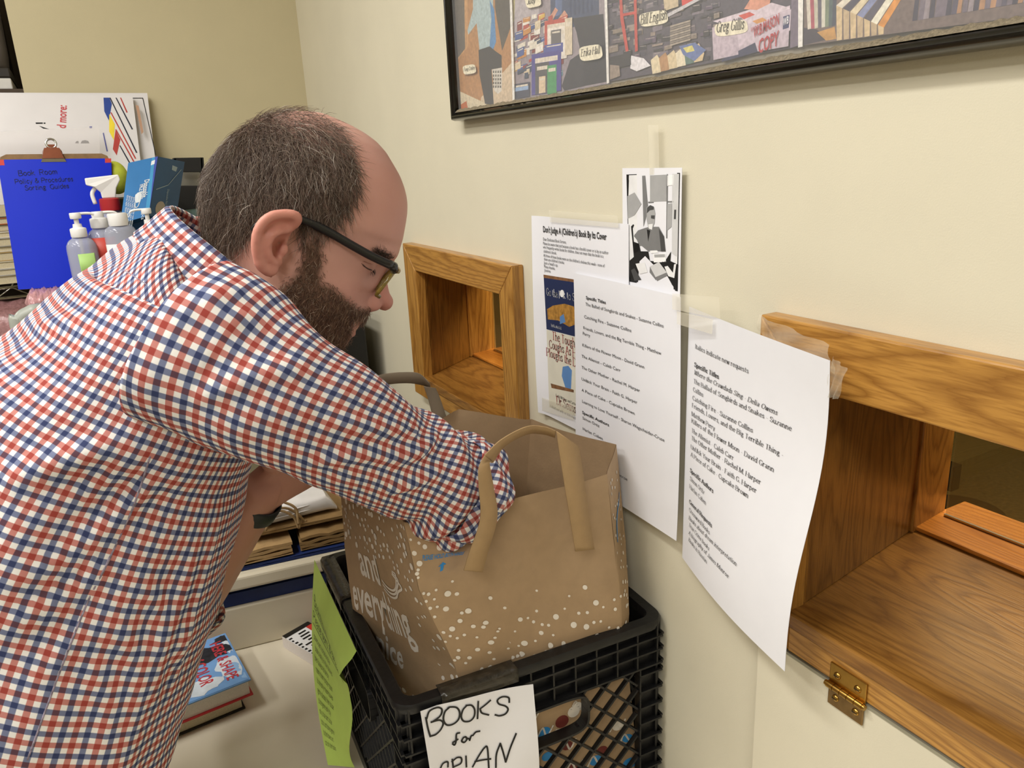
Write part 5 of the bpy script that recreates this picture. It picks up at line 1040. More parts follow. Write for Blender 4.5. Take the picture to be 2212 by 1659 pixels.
def vnoise(p, s):   # cheap smooth pseudo-noise
    q = p*s; return (np.sin(q[:, 0]*1.7+2*np.sin(q[:, 1]*1.3))+np.sin(q[:, 1]*1.9+2*np.sin(q[:, 2]*1.1)+1)+np.sin(q[:, 2]*2.1+2*np.sin(q[:, 0]*.9)+2))/3
skin = np.array(lin('#c6988a')); pink = np.array(lin('#c28a7e')); pale = np.array(lin('#cfa692')); hairroot = np.array(lin('#574740')); beardroot = np.array(lin('#6b5040')); red_ = np.array(lin('#b87468')); lipc = np.array(lin('#ab7068')); scalp = np.array(lin('#a07a66'))
C = np.tile(skin, (nv, 1)); mixc = lambda w, c: C.__setitem__(slice(None), C*(1-w[:, None])+c*w[:, None])
mixc(.5+.5*vnoise(hl, 90), skin*1.04)
earm = (np.abs(hl[:, 1]) > .079)*1.0; earm *= isH
fx = lambda c, s: np.exp(-(((hl-np.asarray(c))/np.asarray(s))**2).sum(1))
mixc(np.clip(fx((Fp[12][0]-.02, 0, Fp[12][1]), (.05, .07, .045)), 0, 1)*.75, pink)
mixc(np.clip(fx((tipn[0]-.01, 0, tipn[2]), (.025, .025, .025)), 0, 1)*.8, red_); mixc(np.clip(fx((al[0]-.02, -.04, al[2]+.008), (.03, .04, .02)), 0, 1)*.45, pink); mixc(np.clip(fx((al[0]-.02, .04, al[2]+.008), (.03, .04, .02)), 0, 1)*.45, pink)
mixc(earm*.7, np.array(lin('#cd8878'))); 
jx = SG(600, 640, -.05); mixc(np.clip(fx((jx[0], -.05, jx[2]), (.04, .05, .03)), 0, 1)*.5*isH, pale)
for sd in (-1, 1): mixc(np.clip(fx((ex_, sd*.033, ez_-.002), (.02, .016, .010)), 0, 1)*.4, np.array(lin('#9c6656')))
mixc(np.clip(fx(lip2, (.012, .024, .008)), 0, 1)*.8, lipc)
topd = np.clip((hl[:, 2]-(ztop-.050))/.030, 0, 1)*np.clip(1.35-np.abs(hl[:, 1])/.055, 0, 1)      # thin crown
dens_h = sstep(-.001, .006, dh)*isH*(np.abs(hl[:, 1]) < .0785)*(1-.80*topd*sstep(.0, .05, hl[:, 0]+.085)); dens_b = sstep(-.003, .008, db)*isH*(np.abs(hl[:, 1]) < .078)
# the moustache and chin stay under the nose, not on it
dens_b *= ~((hl[:, 2] > al[2]-.004) & (np.abs(hl[:, 1]) < .02)); dens_b *= 1-np.clip(fx(lip2+np.array([.004, 0, 0]), (.010, .017, .005)), 0, 1); dens_b *= (hl[:, 0] > SG(560, 660, -.05)[0])
nr = np.clip(dens_h*.92, 0, 1); mixc(nr*(.85+.15*vnoise(hl, 400)), hairroot); mixc(np.clip(dens_b*.92, 0, 1), beardroot)
handm = (np.linalg.norm(co-wrL, axis=1) < .25)*(~isH)*1.0; mixc(handm*.35, np.array(lin('#c98f76')))
ca_ = me.color_attributes.new('Col', 'FLOAT_COLOR', 'POINT'); ca_.data.foreach_set('color', np.concatenate([np.clip(C, 0, 1), np.ones((nv, 1))], 1).astype(np.float32).ravel())
me.materials.append(attr_mat('skin', .5, .35, .12, .12))
# --- hair as real strands
def strands(name, w, n, length, dirfun, curl, rad, cols, seed, parent, segs=5, lift=.35, jit=.35):
    rg = np.random.default_rng(seed); w = np.clip(w, 0, None); w = w/w.sum(); ids = rg.choice(nv, n, p=w); P0 = co[ids]+rg.normal(0, .0007, (n, 3)); Nn = no[ids]
    L = length(hl[ids])*rg.uniform(.65, 1.2, n); D = dirfun(hl[ids])+rg.normal(0, jit, (n, 3)); Dw = D[:, :1]*f_h+D[:, 1:2]*lh+D[:, 2:3]*u_h
    Dw -= Nn*(Dw*Nn).sum(1, keepdims=True); Dw /= np.linalg.norm(Dw, axis=1, keepdims=True)+1e-9
    side = np.cross(Dw, Nn); pts = [P0-Nn*.0008]; ph = rg.uniform(0, 6.28, n); am = curl*rg.uniform(.3, 1.3, n); cur = P0
    for k in range(1, segs+1):
        t = k/segs; lf = lift*(1-t*.9)+.04; st = Dw*(1-lf*.5)+Nn*lf+side*(np.cos(ph+t*5.5)*am)[:, None]+Nn*(np.sin(ph*1.7+t*5.5)*am*.5)[:, None]-np.array([0, 0, .12])*t; st /= np.linalg.norm(st, axis=1, keepdims=True); cur = cur+st*(L/segs)[:, None]; pts.append(cur)
    pts = np.stack(pts, 1); V = np.zeros((n, segs+1, 3, 3)); up = Nn; rt = side
    for k in range(segs+1):
        r = rad*(1-.75*(k/segs)**2)*rg.uniform(.8, 1.2, n)
        for j in range(3): a = 2.094*j; V[:, k, j] = pts[:, k]+(np.cos(a)*rt+np.sin(a)*up)*r[:, None]
    base = (np.arange(n)*(segs+1)*3)[:, None, None, None]; kk = np.arange(segs)[None, :, None, None]*3; jj = np.arange(3)[None, None, :, None]; j2 = (jj+1) % 3
    Fq = np.concatenate([base+kk+jj, base+kk+j2, base+kk+3+j2, base+kk+3+jj], 3).reshape(-1, 4)
    m = bpy.data.meshes.new(name); m.vertices.add(V.size//3); m.vertices.foreach_set('co', V.astype(np.float32).ravel()); nf = len(Fq); m.loops.add(nf*4); m.polygons.add(nf)
    m.loops.foreach_set('vertex_index', Fq.astype(np.int32).ravel()); m.polygons.foreach_set('loop_start', np.arange(0, nf*4, 4, dtype=np.int32)); m.polygons.foreach_set('use_smooth', np.ones(nf, bool)); m.update(calc_edges=True)
    cc = np.array([lin(c) for c in cols]); ci = cc[rg.choice(len(cols), n, p=np.array([.34, .30, .22, .10, .04])[:len(cols)])]*rg.uniform(.8, 1.2, (n, 1)); a_ = m.color_attributes.new('Col', 'FLOAT_COLOR', 'POINT')
    a_.data.foreach_set('color', np.concatenate([np.repeat(ci, (segs+1)*3, 0), np.ones((n*(segs+1)*3, 1))], 1).astype(np.float32).ravel())
    m.materials.append(_mats.setdefault('hair', None) or _mats.__setitem__('hair', attr_mat('hair', .42, .45)) or _mats['hair'])
    o = bpy.data.objects.new(name, m); S.collection.objects.link(o); setparent(o, parent); o['kind'] = 'stuff'; return o
whorl = np.array([-.085, 0, ztop-.045])
def hdir(h):
    d = h-whorl; d[:, 2] *= 1.0; d = d/(np.linalg.norm(d, axis=1, keepdims=True)+1e-9); lowb = np.clip((.02-h[:, 2])/.08, 0, 1)[:, None]
    fwd = np.clip((h[:, 0]-.0)/.06, 0, 1)[:, None]
    return d*.7+np.array([-.35, 0, -.9])*(1-fwd)*.55+np.array([.25, 0, -.75])*fwd*.8*(np.abs(h[:, 1:2]) > .035)+np.array([-.2, 0, -.5])*lowb
strands('hair', dens_h, 15000, lambda h: .013+.010*np.clip(1-h[:, 0]/.06, 0, 1)-.004*np.clip((h[:, 2]-(ztop-.05))/.04, 0, 1), hdir, .35, .00021, ['#655347', '#54453b', '#766456', '#918272', '#bcb3a8'], 1, man)
strands('beard', dens_b, 13000, lambda h: .006+.012*np.clip((-.035-h[:, 2])/.07, 0, 1), lambda h: np.stack([.25+0*h[:, 0], 0*h[:, 0], -1+0*h[:, 0]], 1), .8, .0002, ['#6b503e', '#553f33', '#7d614c', '#9a8068', '#bcac98'], 2, man, jit=.6)
brow_c = SG(812, 545, -.03)
wb = sum(np.exp(-(((hl-np.array([brow_c[0]+.002-.004*abs(k), sd*(.030+k*.009), brow_c[2]+.001]))/np.array([.012, .006, .0035]))**2).sum(1)) for sd in (-1, 1) for k in (-1.6, -.8, 0, .8, 1.6)); wb[wb < .15] = 0
strands('eyebrows', wb, 700, lambda h: .009+0*h[:, 0], lambda h: np.stack([-.45+0*h[:, 0], np.sign(h[:, 1])*.8, .15+0*h[:, 0]], 1), .15, .0002, ['#4c3c33', '#3f322b', '#5b4a3f'][:3]+['#4a3a30', '#4c3c33'], 3, man, lift=.2)
wl = sum(np.exp(-(((hl-np.array([ex_+.0035, sd*(.031+k*.0035), ez_-.0022-.0004*k*k]))/np.array([.006, .003, .0012]))**2).sum(1)) for sd in (-1, 1) for k in (-3, -2, -1, 0, 1, 2, 3)); wl[wl < .45] = 0
strands('eyelashes', wl, 60, lambda h: .0055+0*h[:, 0], lambda h: np.stack([.8+0*h[:, 0], np.sign(h[:, 1])*.2, -.5+0*h[:, 0]], 1), .1, .00022, ['#2c211c']*5, 4, man, lift=.9, jit=.2)
from mathutils.bvhtree import BVHTree
_bt = BVHTree.FromPolygons([tuple(v) for v in co], [tuple(p.vertices) for p in me.polygons])
def oncheek(pts, lift):
    out = []
    for x, y in pts:
        h = _bt.ray_cast(Vector(CAM), Vector(ray(x, y)).normalized())
        if h[0] is not None: out.append(np.array(h[0])+np.array(h[1])*lift)
    return out
for nm, q_, r_e, m_ in (('eyelid_line', [(781, 569), (787, 575), (794, 580), (801, 583), (807, 584)], .0007, M('lash_line', '#4f332a', .6)), ('eyelid_crease', [(783, 564), (790, 566), (797, 569), (805, 571)], .0005, M('lid_fold', '#a87565', .6))):
    h = oncheek(q_, .0)
    if len(h) == len(q_):
        L_ = [np.array([(p-Hc)@f_h, (p-Hc)@lh, (p-Hc)@u_h]) for p in smoothpath(h, 22)]
        for sd in (-1, 1): MB().tube([HW(p[0], sd*abs(p[1]), p[2]) for p in L_], [r_e*.4]*3+[r_e]*15+[r_e*.5]*4, 6).build(nm, m_, man, smooth=True)
# --- glasses
t_ = bpy.data.objects.new('glasses', None); S.collection.objects.link(t_); t_.location = HW(ex_+.02, 0, ez_); setparent(t_, man)
gb = M('glasses_black', '#121212', .3, .1, 100, coat=.3); gt = M('tortoise', '#7d6a2b', .25, .35, 220, coat=.5)
def G3(px, py, o, sd=-1):
    p = SG(px, py, -o); return HW(p[0], sd*abs(p[1]), p[2])
for sd in (-1, 1):
    tp_ = [(848, 574, .068), (838, 570, .0715), (800, 552, .0735), (760, 530, .075), (720, 507, .0765), (680, 486, .078), (650, 474, .080), (634, 466, .0815), (600, 468, .084), (560, 484, .082), (545, 498, .079)]
    MB().tube(smoothpath([G3(*p, sd) for p in tp_], 40), [.0042]*20+[.0036]*12+[.0028]*8, 10, flat=.55, up=lh).build('temple_arm', gb, t_, smooth=True)
    MB().tube([G3(838, 569, .0685, sd), G3(850, 576, .066, sd), G3(853, 585, .062, sd)], [.0045, .005, .004], 10).build('hinge_end', gb, t_, smooth=True)
lens = M('lens_glass', '#ffffff', .03, 0, alpha=.12, spec=.7)
top = SG(850, 572); bot = SG(808, 627); dn = (bot-top); 
for sd in (-1, 1):
    rim = []
    for q in np.linspace(0, 2*math.pi, 40, endpoint=False):
        c, s_ = math.cos(q), math.sin(q); yy = sd*.0335+.0255*np.sign(c)*abs(c)**.7; k = .5-.5*np.sign(s_)*abs(s_)**.7; b_ = top+dn*k; rim.append(HW(b_[0]+.001-3.2*(abs(yy)-.03)**2-(.004 if abs(yy) > .05 else 0), yy, b_[2]))
    MB().tube(rim+[rim[0], rim[1]], .0021, 8).build('rim', gt, t_, smooth=True)
    MB().add(rim, [tuple(range(40))]).build('lens', lens, t_)
MB().tube([HW(top[0]+.002+dn[0]*.25, -.009, top[2]+dn[2]*.25), HW(top[0]+.006+dn[0]*.2, 0, top[2]+.002+dn[2]*.2), HW(top[0]+.002+dn[0]*.25, .009, top[2]+dn[2]*.25)], .002, 8).build('bridge', gt, t_, smooth=True)

# ---------------------------------------------------------------- clothes
gg = gingham()
def clothloft(name, rings, vlen, parent, mat=gg, wrinkle=None, uscale=None, close=True, urot=0, thick=.0009, arc=False, uvs=1.):
    """rings of points -> cloth tube with metre-true UV; seam vertices are doubled so the check runs clean"""
    n = len(rings[0]); V = []; U = []; F = []; rr_ = [np.array(r) for r in rings]
    for i, r in enumerate(rr_):
        seg = np.linalg.norm(np.roll(r, -1, 0)-r, axis=1); 
        for j in range(n+1): V.append(r[j % n])
    per = max(np.linalg.norm(np.roll(r, -1, 0)-r, axis=1).sum() for r in rr_)*.97 if uscale is None else uscale
    mid = rr_[len(rr_)//2]; sg = np.linalg.norm(np.roll(mid, -1, 0)-mid, axis=1); cu = np.concatenate([[0], np.cumsum(sg)])/sg.sum()
    Q_ = np.stack(rr_)[:, [j % n for j in range(n+1)]]; AL = np.concatenate([np.zeros((1, n+1)), np.cumsum(np.linalg.norm(Q_[1:]-Q_[:-1], axis=2), 0)])
    for i in range(len(rr_)):
        for j in range(n+1):
            u, v = cu[j]*per, (AL[i][j] if arc else vlen[i]); c, s_ = math.cos(urot), math.sin(urot); U.append(((u*c-v*s_)*uvs, (u*s_+v*c)*uvs))
    V = np.array(V); 
    if wrinkle is not None:
        W_ = V.reshape(len(rr_), n+1, 3); cen = W_.mean(1, keepdims=True); nrm = W_-cen; nrm /= np.linalg.norm(nrm, axis=2, keepdims=True)+1e-9
        A_ = np.array([[wrinkle(i/(len(rr_)-1), cu[j] % 1., W_[i, j]) for j in range(n+1)] for i in range(len(rr_))]); V = (W_+nrm*A_[..., None]).reshape(-1, 3)
    for i in range(len(rr_)-1):
        for j in range(n): a = i*(n+1)+j; F.append((a, a+1, a+n+2, a+n+1))
    o = meshobj(name, V, F, mat, parent, None, True, U); solid(o, thick, -1); return o
def resample(keys, n):   # keys: list of (center, axis, lat, a, b, e)
    cs = smoothpath([k[0] for k in keys], n); out = []; t = np.linspace(0, len(keys)-1, n)
    for i in range(n):
        g_ = lambda m: float(np.interp(t[i], range(len(keys)), [k[m] for k in keys])); d = cs[min(i+1, n-1)]-cs[max(i-1, 0)]; la = keys[0][2]; out.append((cs[i], d, la, g_(3), g_(4), g_(5)))
    return out
# shirt body
hem = TC[0]+np.array([-.05, 0, -.075]); bott = [(hem, None, LAT, .192, .160, 2.1)]
keys = bott+[(TC[i], None, LAT, TR[i][2]+.002, TR[i][3]+.002, 2.25) for i in range(len(TR))]
rs_ = resample(keys, 120); cl = [0]
for a, b_ in zip(rs_[:-1], rs_[1:]): cl.append(cl[-1]+np.linalg.norm(b_[0]-a[0]))
def fold(x, w): return math.exp(-(x/w)**2)
def wr_body(t, u, p):
    q = Vector(p); low = max(0, 1-t*1.35); n1 = noise.noise(q*9); n2 = noise.noise(q*22)
    # folds that fan out from the armpit toward the waist, and loose cloth low down
    a = .0055*math.sin(u*44+n1*3+t*7)*low+.004*n1*(1-t*.5)+.0022*n2
    a += .006*math.sin((t*9+u*16)+n1*2.0)*fold(t-.45, .22)*.7
    if t > .8: a *= max(.25, 1-(t-.8)*4)
    return a
shirt_root = clothloft('shirt', [ringat(c, d, la, a, b_, 132, e) for c, d, la, a, b_, e in rs_], [-l for l in cl], man, wrinkle=wr_body, arc=True)
# right sleeve
uL = np.array([0, 0, 1.])
def limb(path, ra, n=72, m=70, squash=1.0, up=(0, 0, 1), e=2.0):
    pts = smoothpath(path, m); out = []; nrm = np.asarray(up, float); cl_ = [0]
    for i, p in enumerate(pts):
        d = pts[min(i+1, m-1)]-pts[max(i-1, 0)]; d /= np.linalg.norm(d); nrm = nrm-d*(nrm@d); nrm /= np.linalg.norm(nrm); bi = np.cross(d, nrm); r = np.interp(i/(m-1), ra[0], ra[1])
        out.append([p+r*(math.cos(q)*bi*squash+math.sin(q)*nrm) for q in np.linspace(math.pi, 3*math.pi, n, endpoint=False)])
        if i: cl_.append(cl_[-1]+np.linalg.norm(p-pts[i-1]))
    return out, cl_
sR = [P(412, 738, .650), P(500, 792, .648), P(600, 852, .655), P(750, 928, .70), P(880, 1000, .775), P(955, 1040, .82), P(1008, 1066, .845)]
def wr_sleeve(t, u, p):
    q = Vector(p); n1 = noise.noise(q*13); n2 = noise.noise(q*30)
    a = .0035*n1+.0016*n2+.0045*math.sin(t*26+u*12+n1*3)*sstep(.45, .8, np.array(t))+.005*math.sin(u*25+t*5)*fold(t-.97, .12)+.003*math.sin(t*14-u*9)*fold(t-.15, .2)
    return float(a)
rg_, cl_ = limb(sR, ([0, .08, .18, .34, .6, .8, .92, 1], [.0765, .0760, .070, .0605, .0525, .0555, .0575, .054]), 90, 84, 1.0)
sleeve_r = clothloft('sleeve', rg_, cl_, shirt_root, wrinkle=wr_sleeve, urot=.12, uvs=.92, arc=True)
# folds and seams that lie on the cloth
def cast(o, px, py):
    m = o.data; bt = BVHTree.FromPolygons([v.co for v in m.vertices], [tuple(p.vertices) for p in m.polygons]); out = []
    for x, y in zip(px, py):
        h = bt.ray_cast(Vector(CAM), Vector(ray(x, y)).normalized())[0]
        if h is not None: out.append(np.array(h))
    return out
def folds(o, lines):
    m = o.data; n = len(m.vertices); c = np.zeros(n*3, np.float32); m.vertices.foreach_get('co', c); c = c.reshape(-1, 3).astype(float); nn = np.zeros(n*3, np.float32); m.vertices.foreach_get('normal', nn); nn = nn.reshape(-1, 3).astype(float); D = np.zeros(n)
    sg = 1 if (nn*(c-c.mean(0))).sum() > 0 else -1
    for pts, amp, w in lines:
        q = smoothpath([np.array([a, b_, 0.]) for a, b_ in pts], 26); h = cast(o, [p[0] for p in q], [p[1] for p in q]); best = np.full(n, 9.); tt = np.zeros(n)
        for i, (a, b_) in enumerate(zip(h[:-1], h[1:])):
            ab = b_-a; t = np.clip(((c-a)@ab)/(ab@ab+1e-12), 0, 1); d = np.linalg.norm(c-(a+t[:, None]*ab), axis=1); k = d < best; best = np.where(k, d, best); tt = np.where(k, (i+t)/max(len(h)-1, 1), tt)
        D += amp*np.exp(-(best/w)**2)*np.clip(np.minimum(tt, 1-tt)*5, 0, 1)-amp*.45*np.exp(-(best/(w*2.2))**2)*np.clip(np.minimum(tt, 1-tt)*5, 0, 1)
    c = c+nn*(sg*D)[:, None]; m.vertices.foreach_set('co', c.astype(np.float32).ravel()); m.update()
folds(shirt_root, [([(0, 1275), (130, 1215), (215, 1150), (290, 1080), (335, 1025)], .010, .010), ([(0, 1368), (100, 1312), (190, 1248), (240, 1190)], .009, .009), ([(0, 1052), (70, 1020), (170, 985), (320, 945)], .009, .012), ([(150, 1100), (240, 1030), (320, 965)], .006, .009),
    ([(430, 1150), (390, 1300), (345, 1420), (330, 1560)], .007, .010), ([(480, 1080), (440, 1250), (395, 1400), (360, 1520)], .005, .008), ([(250, 1340), (300, 1450), (290, 1600)], .006, .011), ([(180, 1420), (240, 1520), (215, 1640)], .005, .010), ([(0, 690), (70, 700), (200, 690)], .005, .012), ([(300, 1250), (350, 1330), (320, 1440)], .005, .009), ([(60, 1480), (130, 1420), (170, 1360)], .005, .01)])
folds(sleeve_r, [([(400, 872), (480, 838), (580, 803), (680, 795)], .006, .010), ([(640, 1008), (760, 985), (870, 985), (950, 955)], .006, .008), ([(830, 1060), (900, 1042), (960, 1005)], .007, .008), ([(700, 905), (800, 925), (900, 925)], .004, .008), ([(430, 640), (500, 680), (590, 700)], .005, .010), ([(440, 660), (480, 630), (530, 640)], .005, .010), ([(880, 1000), (920, 960), (945, 930)], .006, .007), ([(840, 1020), (890, 960), (900, 915)], .005, .007)])
seam_m = M('seam_thread', '#8d8393', .9, .5, 260)
def seam(o, nm, pts, r=.0018):
    q = smoothpath([np.array([a, b_, 0.]) for a, b_ in pts], 60); h = cast(o, [p[0] for p in q], [p[1] for p in q])
    if len(h) > 5: MB().tube(h, r, 6, flat=.6).build(nm, seam_m, shirt_root, smooth=True)
seam(shirt_root, 'side_seam', [(325, 985), (290, 1090), (235, 1210), (190, 1300), (130, 1450), (60, 1640)]); seam(shirt_root, 'yoke_seam', [(120, 570), (200, 560), (270, 585), (318, 615)], .0014)
# rolled cuff at its end
def cuff(name, c, d, r, lat_, wid, parent, up=(0, 0, 1)):
    d = np.asarray(d)/np.linalg.norm(d); rings = []; vl = []
    for k, (rr2, x) in enumerate(((.86, -.004), (.92, .006), (1.0, .010), (1.06, .006), (1.08, -.006), (1.07, -wid*.5), (1.05, -wid*.85), (.98, -wid))):
        rg = ringat(np.asarray(c)+d*x, d, lat_, r*rr2, r*rr2*1.04, 80); rg = [p+(p-np.asarray(c)-d*x)*(.09*noise.noise(Vector(p*22))+.05*math.sin(j*.55+k*.3))+d*(.006*noise.noise(Vector(p*16+k*.15))) for j, p in enumerate(rg)]; rings.append(rg); vl.append(x*1.0 if k < 3 else .01+abs(x-.01))
    return clothloft(name, rings, vl, parent, urot=.5)
cuff('cuff', P(1006, 1062, .85), sR[-1]-sR[-3]+np.array([.03, .02, -.01]), .055, np.array([0, 1., .2]), .042, shirt_root)
# left sleeve
sL = [shL-LAT*.02, shL, shL*.66+elL*.34, shL*.33+elL*.67, elL]
rg_, cl_ = limb(sL, ([0, .2, .5, 1], [.08, .078, .062, .055]), 60, 50)
clothloft('sleeve', rg_, cl_, shirt_root, wrinkle=wr_sleeve)
cuff('cuff', elL*.90+wrL*.10, wrL-elL, .050, np.array([0, 0, 1.]), .036, shirt_root)
# armhole seam and yoke seam, raised double stitching
def seamtube(pts, r, nm, n=60): MB().tube(smoothpath(pts, n), r, 6, flat=.5).build(nm, M('seam_cloth', '#9d7f86', .8, .5, 220), shirt_root, smooth=True)
# collar: stand, and the fold that lies over it
cc = P(505, 598, .80); cd_ = P(600, 470, .79)-P(500, 600, .80); cd_ /= np.linalg.norm(cd_); 
cap = np.cross(lh, cd_)
def collar_ring(h, flare, drop=0):
    out = []
    for q in np.linspace(0, 2*math.pi, 96, endpoint=False):
        c, s_ = math.cos(q), math.sin(q); bk = max(0, s_) ; out.append(cc+cd_*(h-drop*(1-.2*bk))+lh*c*(.066+flare)-cap*s_*(.082+flare))
    return out
def cl_w(t, u, p): return float(.002*noise.noise(Vector(p*18)))
stand = [collar_ring(h, f) for h, f in ((-.022, .004), (-.005, .002), (.010, .001), (.016, .001))]
clothloft('collar_stand', stand, [0, .017, .032, .038], shirt_root)
fold_ = [collar_ring(h, f) for h, f in ((.015, .0), (.0205, .0015), (.0215, .004), (.0185, .0065), (.006, .0095), (-.008, .013), (-.020, .0175), (-.0205, .016))]
clothloft('collar', fold_, [0, .006, .009, .013, .026, .041, .054, .056], shirt_root, wrinkle=cl_w, urot=.0)
# wrist watch
dW = wrL-elL; dW /= np.linalg.norm(dW)
wc = wrL-dW*.012; wt = thing('wrist_watch', wc, None, None); setparent(wt, man)
wb_ = M('watch_rubber', '#23282a', .5, .15, 90); nb = np.array([-.2, -.9, .1]); nb -= dW*(nb@dW); nb /= np.linalg.norm(nb); sbn = np.cross(dW, nb)
mb = MB(); R1 = []
for x, rr2 in ((-.0135, .0335), (-.011, .0355), (.011, .0355), (.0135, .0335)): R1.append([wc+dW*x+rr2*(math.cos(q)*sbn+math.sin(q)*nb*.88) for q in np.linspace(0, 2*math.pi, 48, endpoint=False)])
mb.loft(R1, cap=False); o = mb.build('strap', wb_, wt, sharp=50); solid(o, .0022, 1)
mb = MB(); mb.lathe([(.0185, 0), (.019, .003), (.0185, .008), (.016, .0095), (.0005, .0096)], wc-nb*.031, 32, ax=(dW, np.cross(-nb, dW), -nb)); mb.build('watch_case', M('watch_steel', '#5b5f62', .3, metal=1), wt, sharp=40)
for k in range(3): MB().lathe([(.0014, 0), (.0012, .0009), (.0002, .001)], wc-sbn*math.sin(.3+k*.35)*.0384+nb*math.cos(.3+k*.35)*.0384*.88, 10, ax=(dW, np.cross(nb, dW), nb)).build('strap_stud', M('steel_stud', '#b9bcbd', .25, metal=1), wt)
# trousers and shoes
tr = MB(); tm = M('brown_twill', '#3a2f27', .85, .12, 80, .2, 500)
wz = TC[0]+np.array([0, 0, .0])
tr.loft([ringat(TC[0], (0, 0, 1), LAT, .172, .122, 36), ringat(TC[0]*.5+pelv*.5, (0, 0, 1), LAT, .180, .128, 36), ringat(pelv, (0, 0, 1), LAT, .182, .132, 36), ringat(pelv+np.array([-.005, 0, -.07]), (0, 0, 1), LAT, .17, .118, 36)])
for sd in (-1, 1):
    h_, kn, an = LEG[sd]; tr.tube(smoothpath([h_+np.array([0, 0, .03]), h_*.5+kn*.5, kn, kn*.5+an*.5, an-np.array([0, 0, .01])], 24), np.interp(np.linspace(0, 1, 24), [0, .25, .5, .75, 1], [.100, .092, .076, .071, .066]), 24)
tr.build('trousers', tm, man, smooth=True)
sh = M('dark_leather', '#211a16', .4, .15, 60)
for sd in (-1, 1):
    an = LEG[sd][2]; mb = MB(); mb.loft([ringat(an+np.array([x, 0, -an[2]+h2/2+.001]), (1, 0, 0), (0, 1, 0), w2, h2/2, 24, 2.8) for x, w2, h2 in ((-.085, .022, .05), (-.075, .038, .085), (-.03, .044, .105), (.02, .046, .10), (.07, .049, .075), (.13, .052, .058), (.18, .044, .046), (.205, .02, .03))]); mb.build('shoe', sh, man, smooth=True)
# shirt tail hanging at the front
tail = [PY(352, 1560, .80), PY(364, 1600, .80), PY(358, 1640, .80), PY(366, 1700, .80)]
mb = MB(); 
for k, p in enumerate(tail):
    for x in (0, .5, 1): mb.v.append(p+np.array([-.04*x, -.085*x+.012*math.sin(k*1.7+x*3), -.004*x]))
for k in range(3):
    for x in range(2): a = k*3+x; mb.f.append((a, a+1, a+4, a+3)); mb.m.append(0)
us = [(x*.047, k*.026) for k in range(4) for x in range(3)]
o = meshobj('shirt_tail', mb.v, mb.f, gg, shirt_root, None, True, us); ss = o.modifiers.new('s', 'SUBSURF'); ss.levels = 2; ss.render_levels = 2; solid(o, .001)
# ================================================================ things along the back wall
# book cart with a tubular frame: its top shelf carries the bottles, the clipboard and the mask box
cz = 1.30
t = thing('book_cart', (-.52, 1.80, 0), 'grey tubular metal cart by the back wall holding the clipboard, bottles and mask box', 'cart')
gtube = M('grey_enamel', '#a3a79f', .35, .05, 30); shelfm = M('shelf_enamel', '#8c8f88', .4, .06, 30)
o = MB().box((-.665, 1.62, cz-.02), (-.19, 2.0, cz)).build('top_shelf', shelfm, t); bevel(o, .004)
o = MB().box((-.665, 1.62, .62), (-.19, 2.0, .64)).build('lower_shelf', shelfm, t); bevel(o, .004)
for y in (1.635, 1.985):
    MB().tube(smoothpath([(-.683, y, .03), (-.683, y, .7), (-.683, y, cz-.02), (-.676, y, cz+.035), (-.655, y, cz+.05)], 40)+[np.array([-.64, y, cz+.051])] if y < 1.7 else [(-.683, y, .03), (-.683, y, cz)], .0125, 14).build('frame_tube', gtube, t, smooth=True)
    MB().tube([(-.18, y, .03), (-.18, y, cz+.0)], .0125, 14).build('frame_tube', gtube, t, smooth=True)
for x in (-.683, -.18):
    for y in (1.635, 1.985): MB().lathe([(.0002, -.012), (.02, -.012), (.024, -.006), (.024, .006), (.02, .012), (.0002, .012)], (x, y, .0245), 20, ax=(np.array([1., 0, 0]), np.array([0, 0, 1.]), np.array([0, 1., 0]))).build('caster', M('black_rubber', '#151515', .6), t, sharp=40)
for lo, hi in (((-.691, 1.63, .45), (-.671, 1.99, .47)), ((-.691, 1.63, cz-.04), (-.662, 1.99, cz-.021)), ((-.192, 1.63, cz-.04), (-.178, 1.99, cz-.021))): MB().box(lo, hi).build('cross_rail', gtube, t)
# pink bubble wrap between cart edge and clipboard
mb = MB(); bw0, bw1 = PY(52, 648, 1.70), PY(150, 640, 1.72); R_ = []
for i in range(24):
    a = i/23; c = bw0*(1-a)+bw1*a+np.array([.0, 0, -.006]); e = min(1, math.sin(min(a*7, math.pi/2)))*min(1, .3+math.sin(min((1-a)*6, math.pi/2)))
    R_.append([c+np.array([0, .045*math.cos(q), .024*math.sin(q)])*e*(1+.10*math.sin(i*2.1+3*q)+.08*math.sin(7*q+i)) for q in np.linspace(0, 6.283, 28, endpoint=False)])
mb.loft(R_); o = mb.build('bubble_wrap', M('pink_film', '#cf9c9f', .15, .2, 160, .6, 180, alpha=.8, spec=.8), None, smooth=True); tag(o, 'pink bubble wrap bundle poking out behind the man under the blue clipboard', 'bubble wrap')
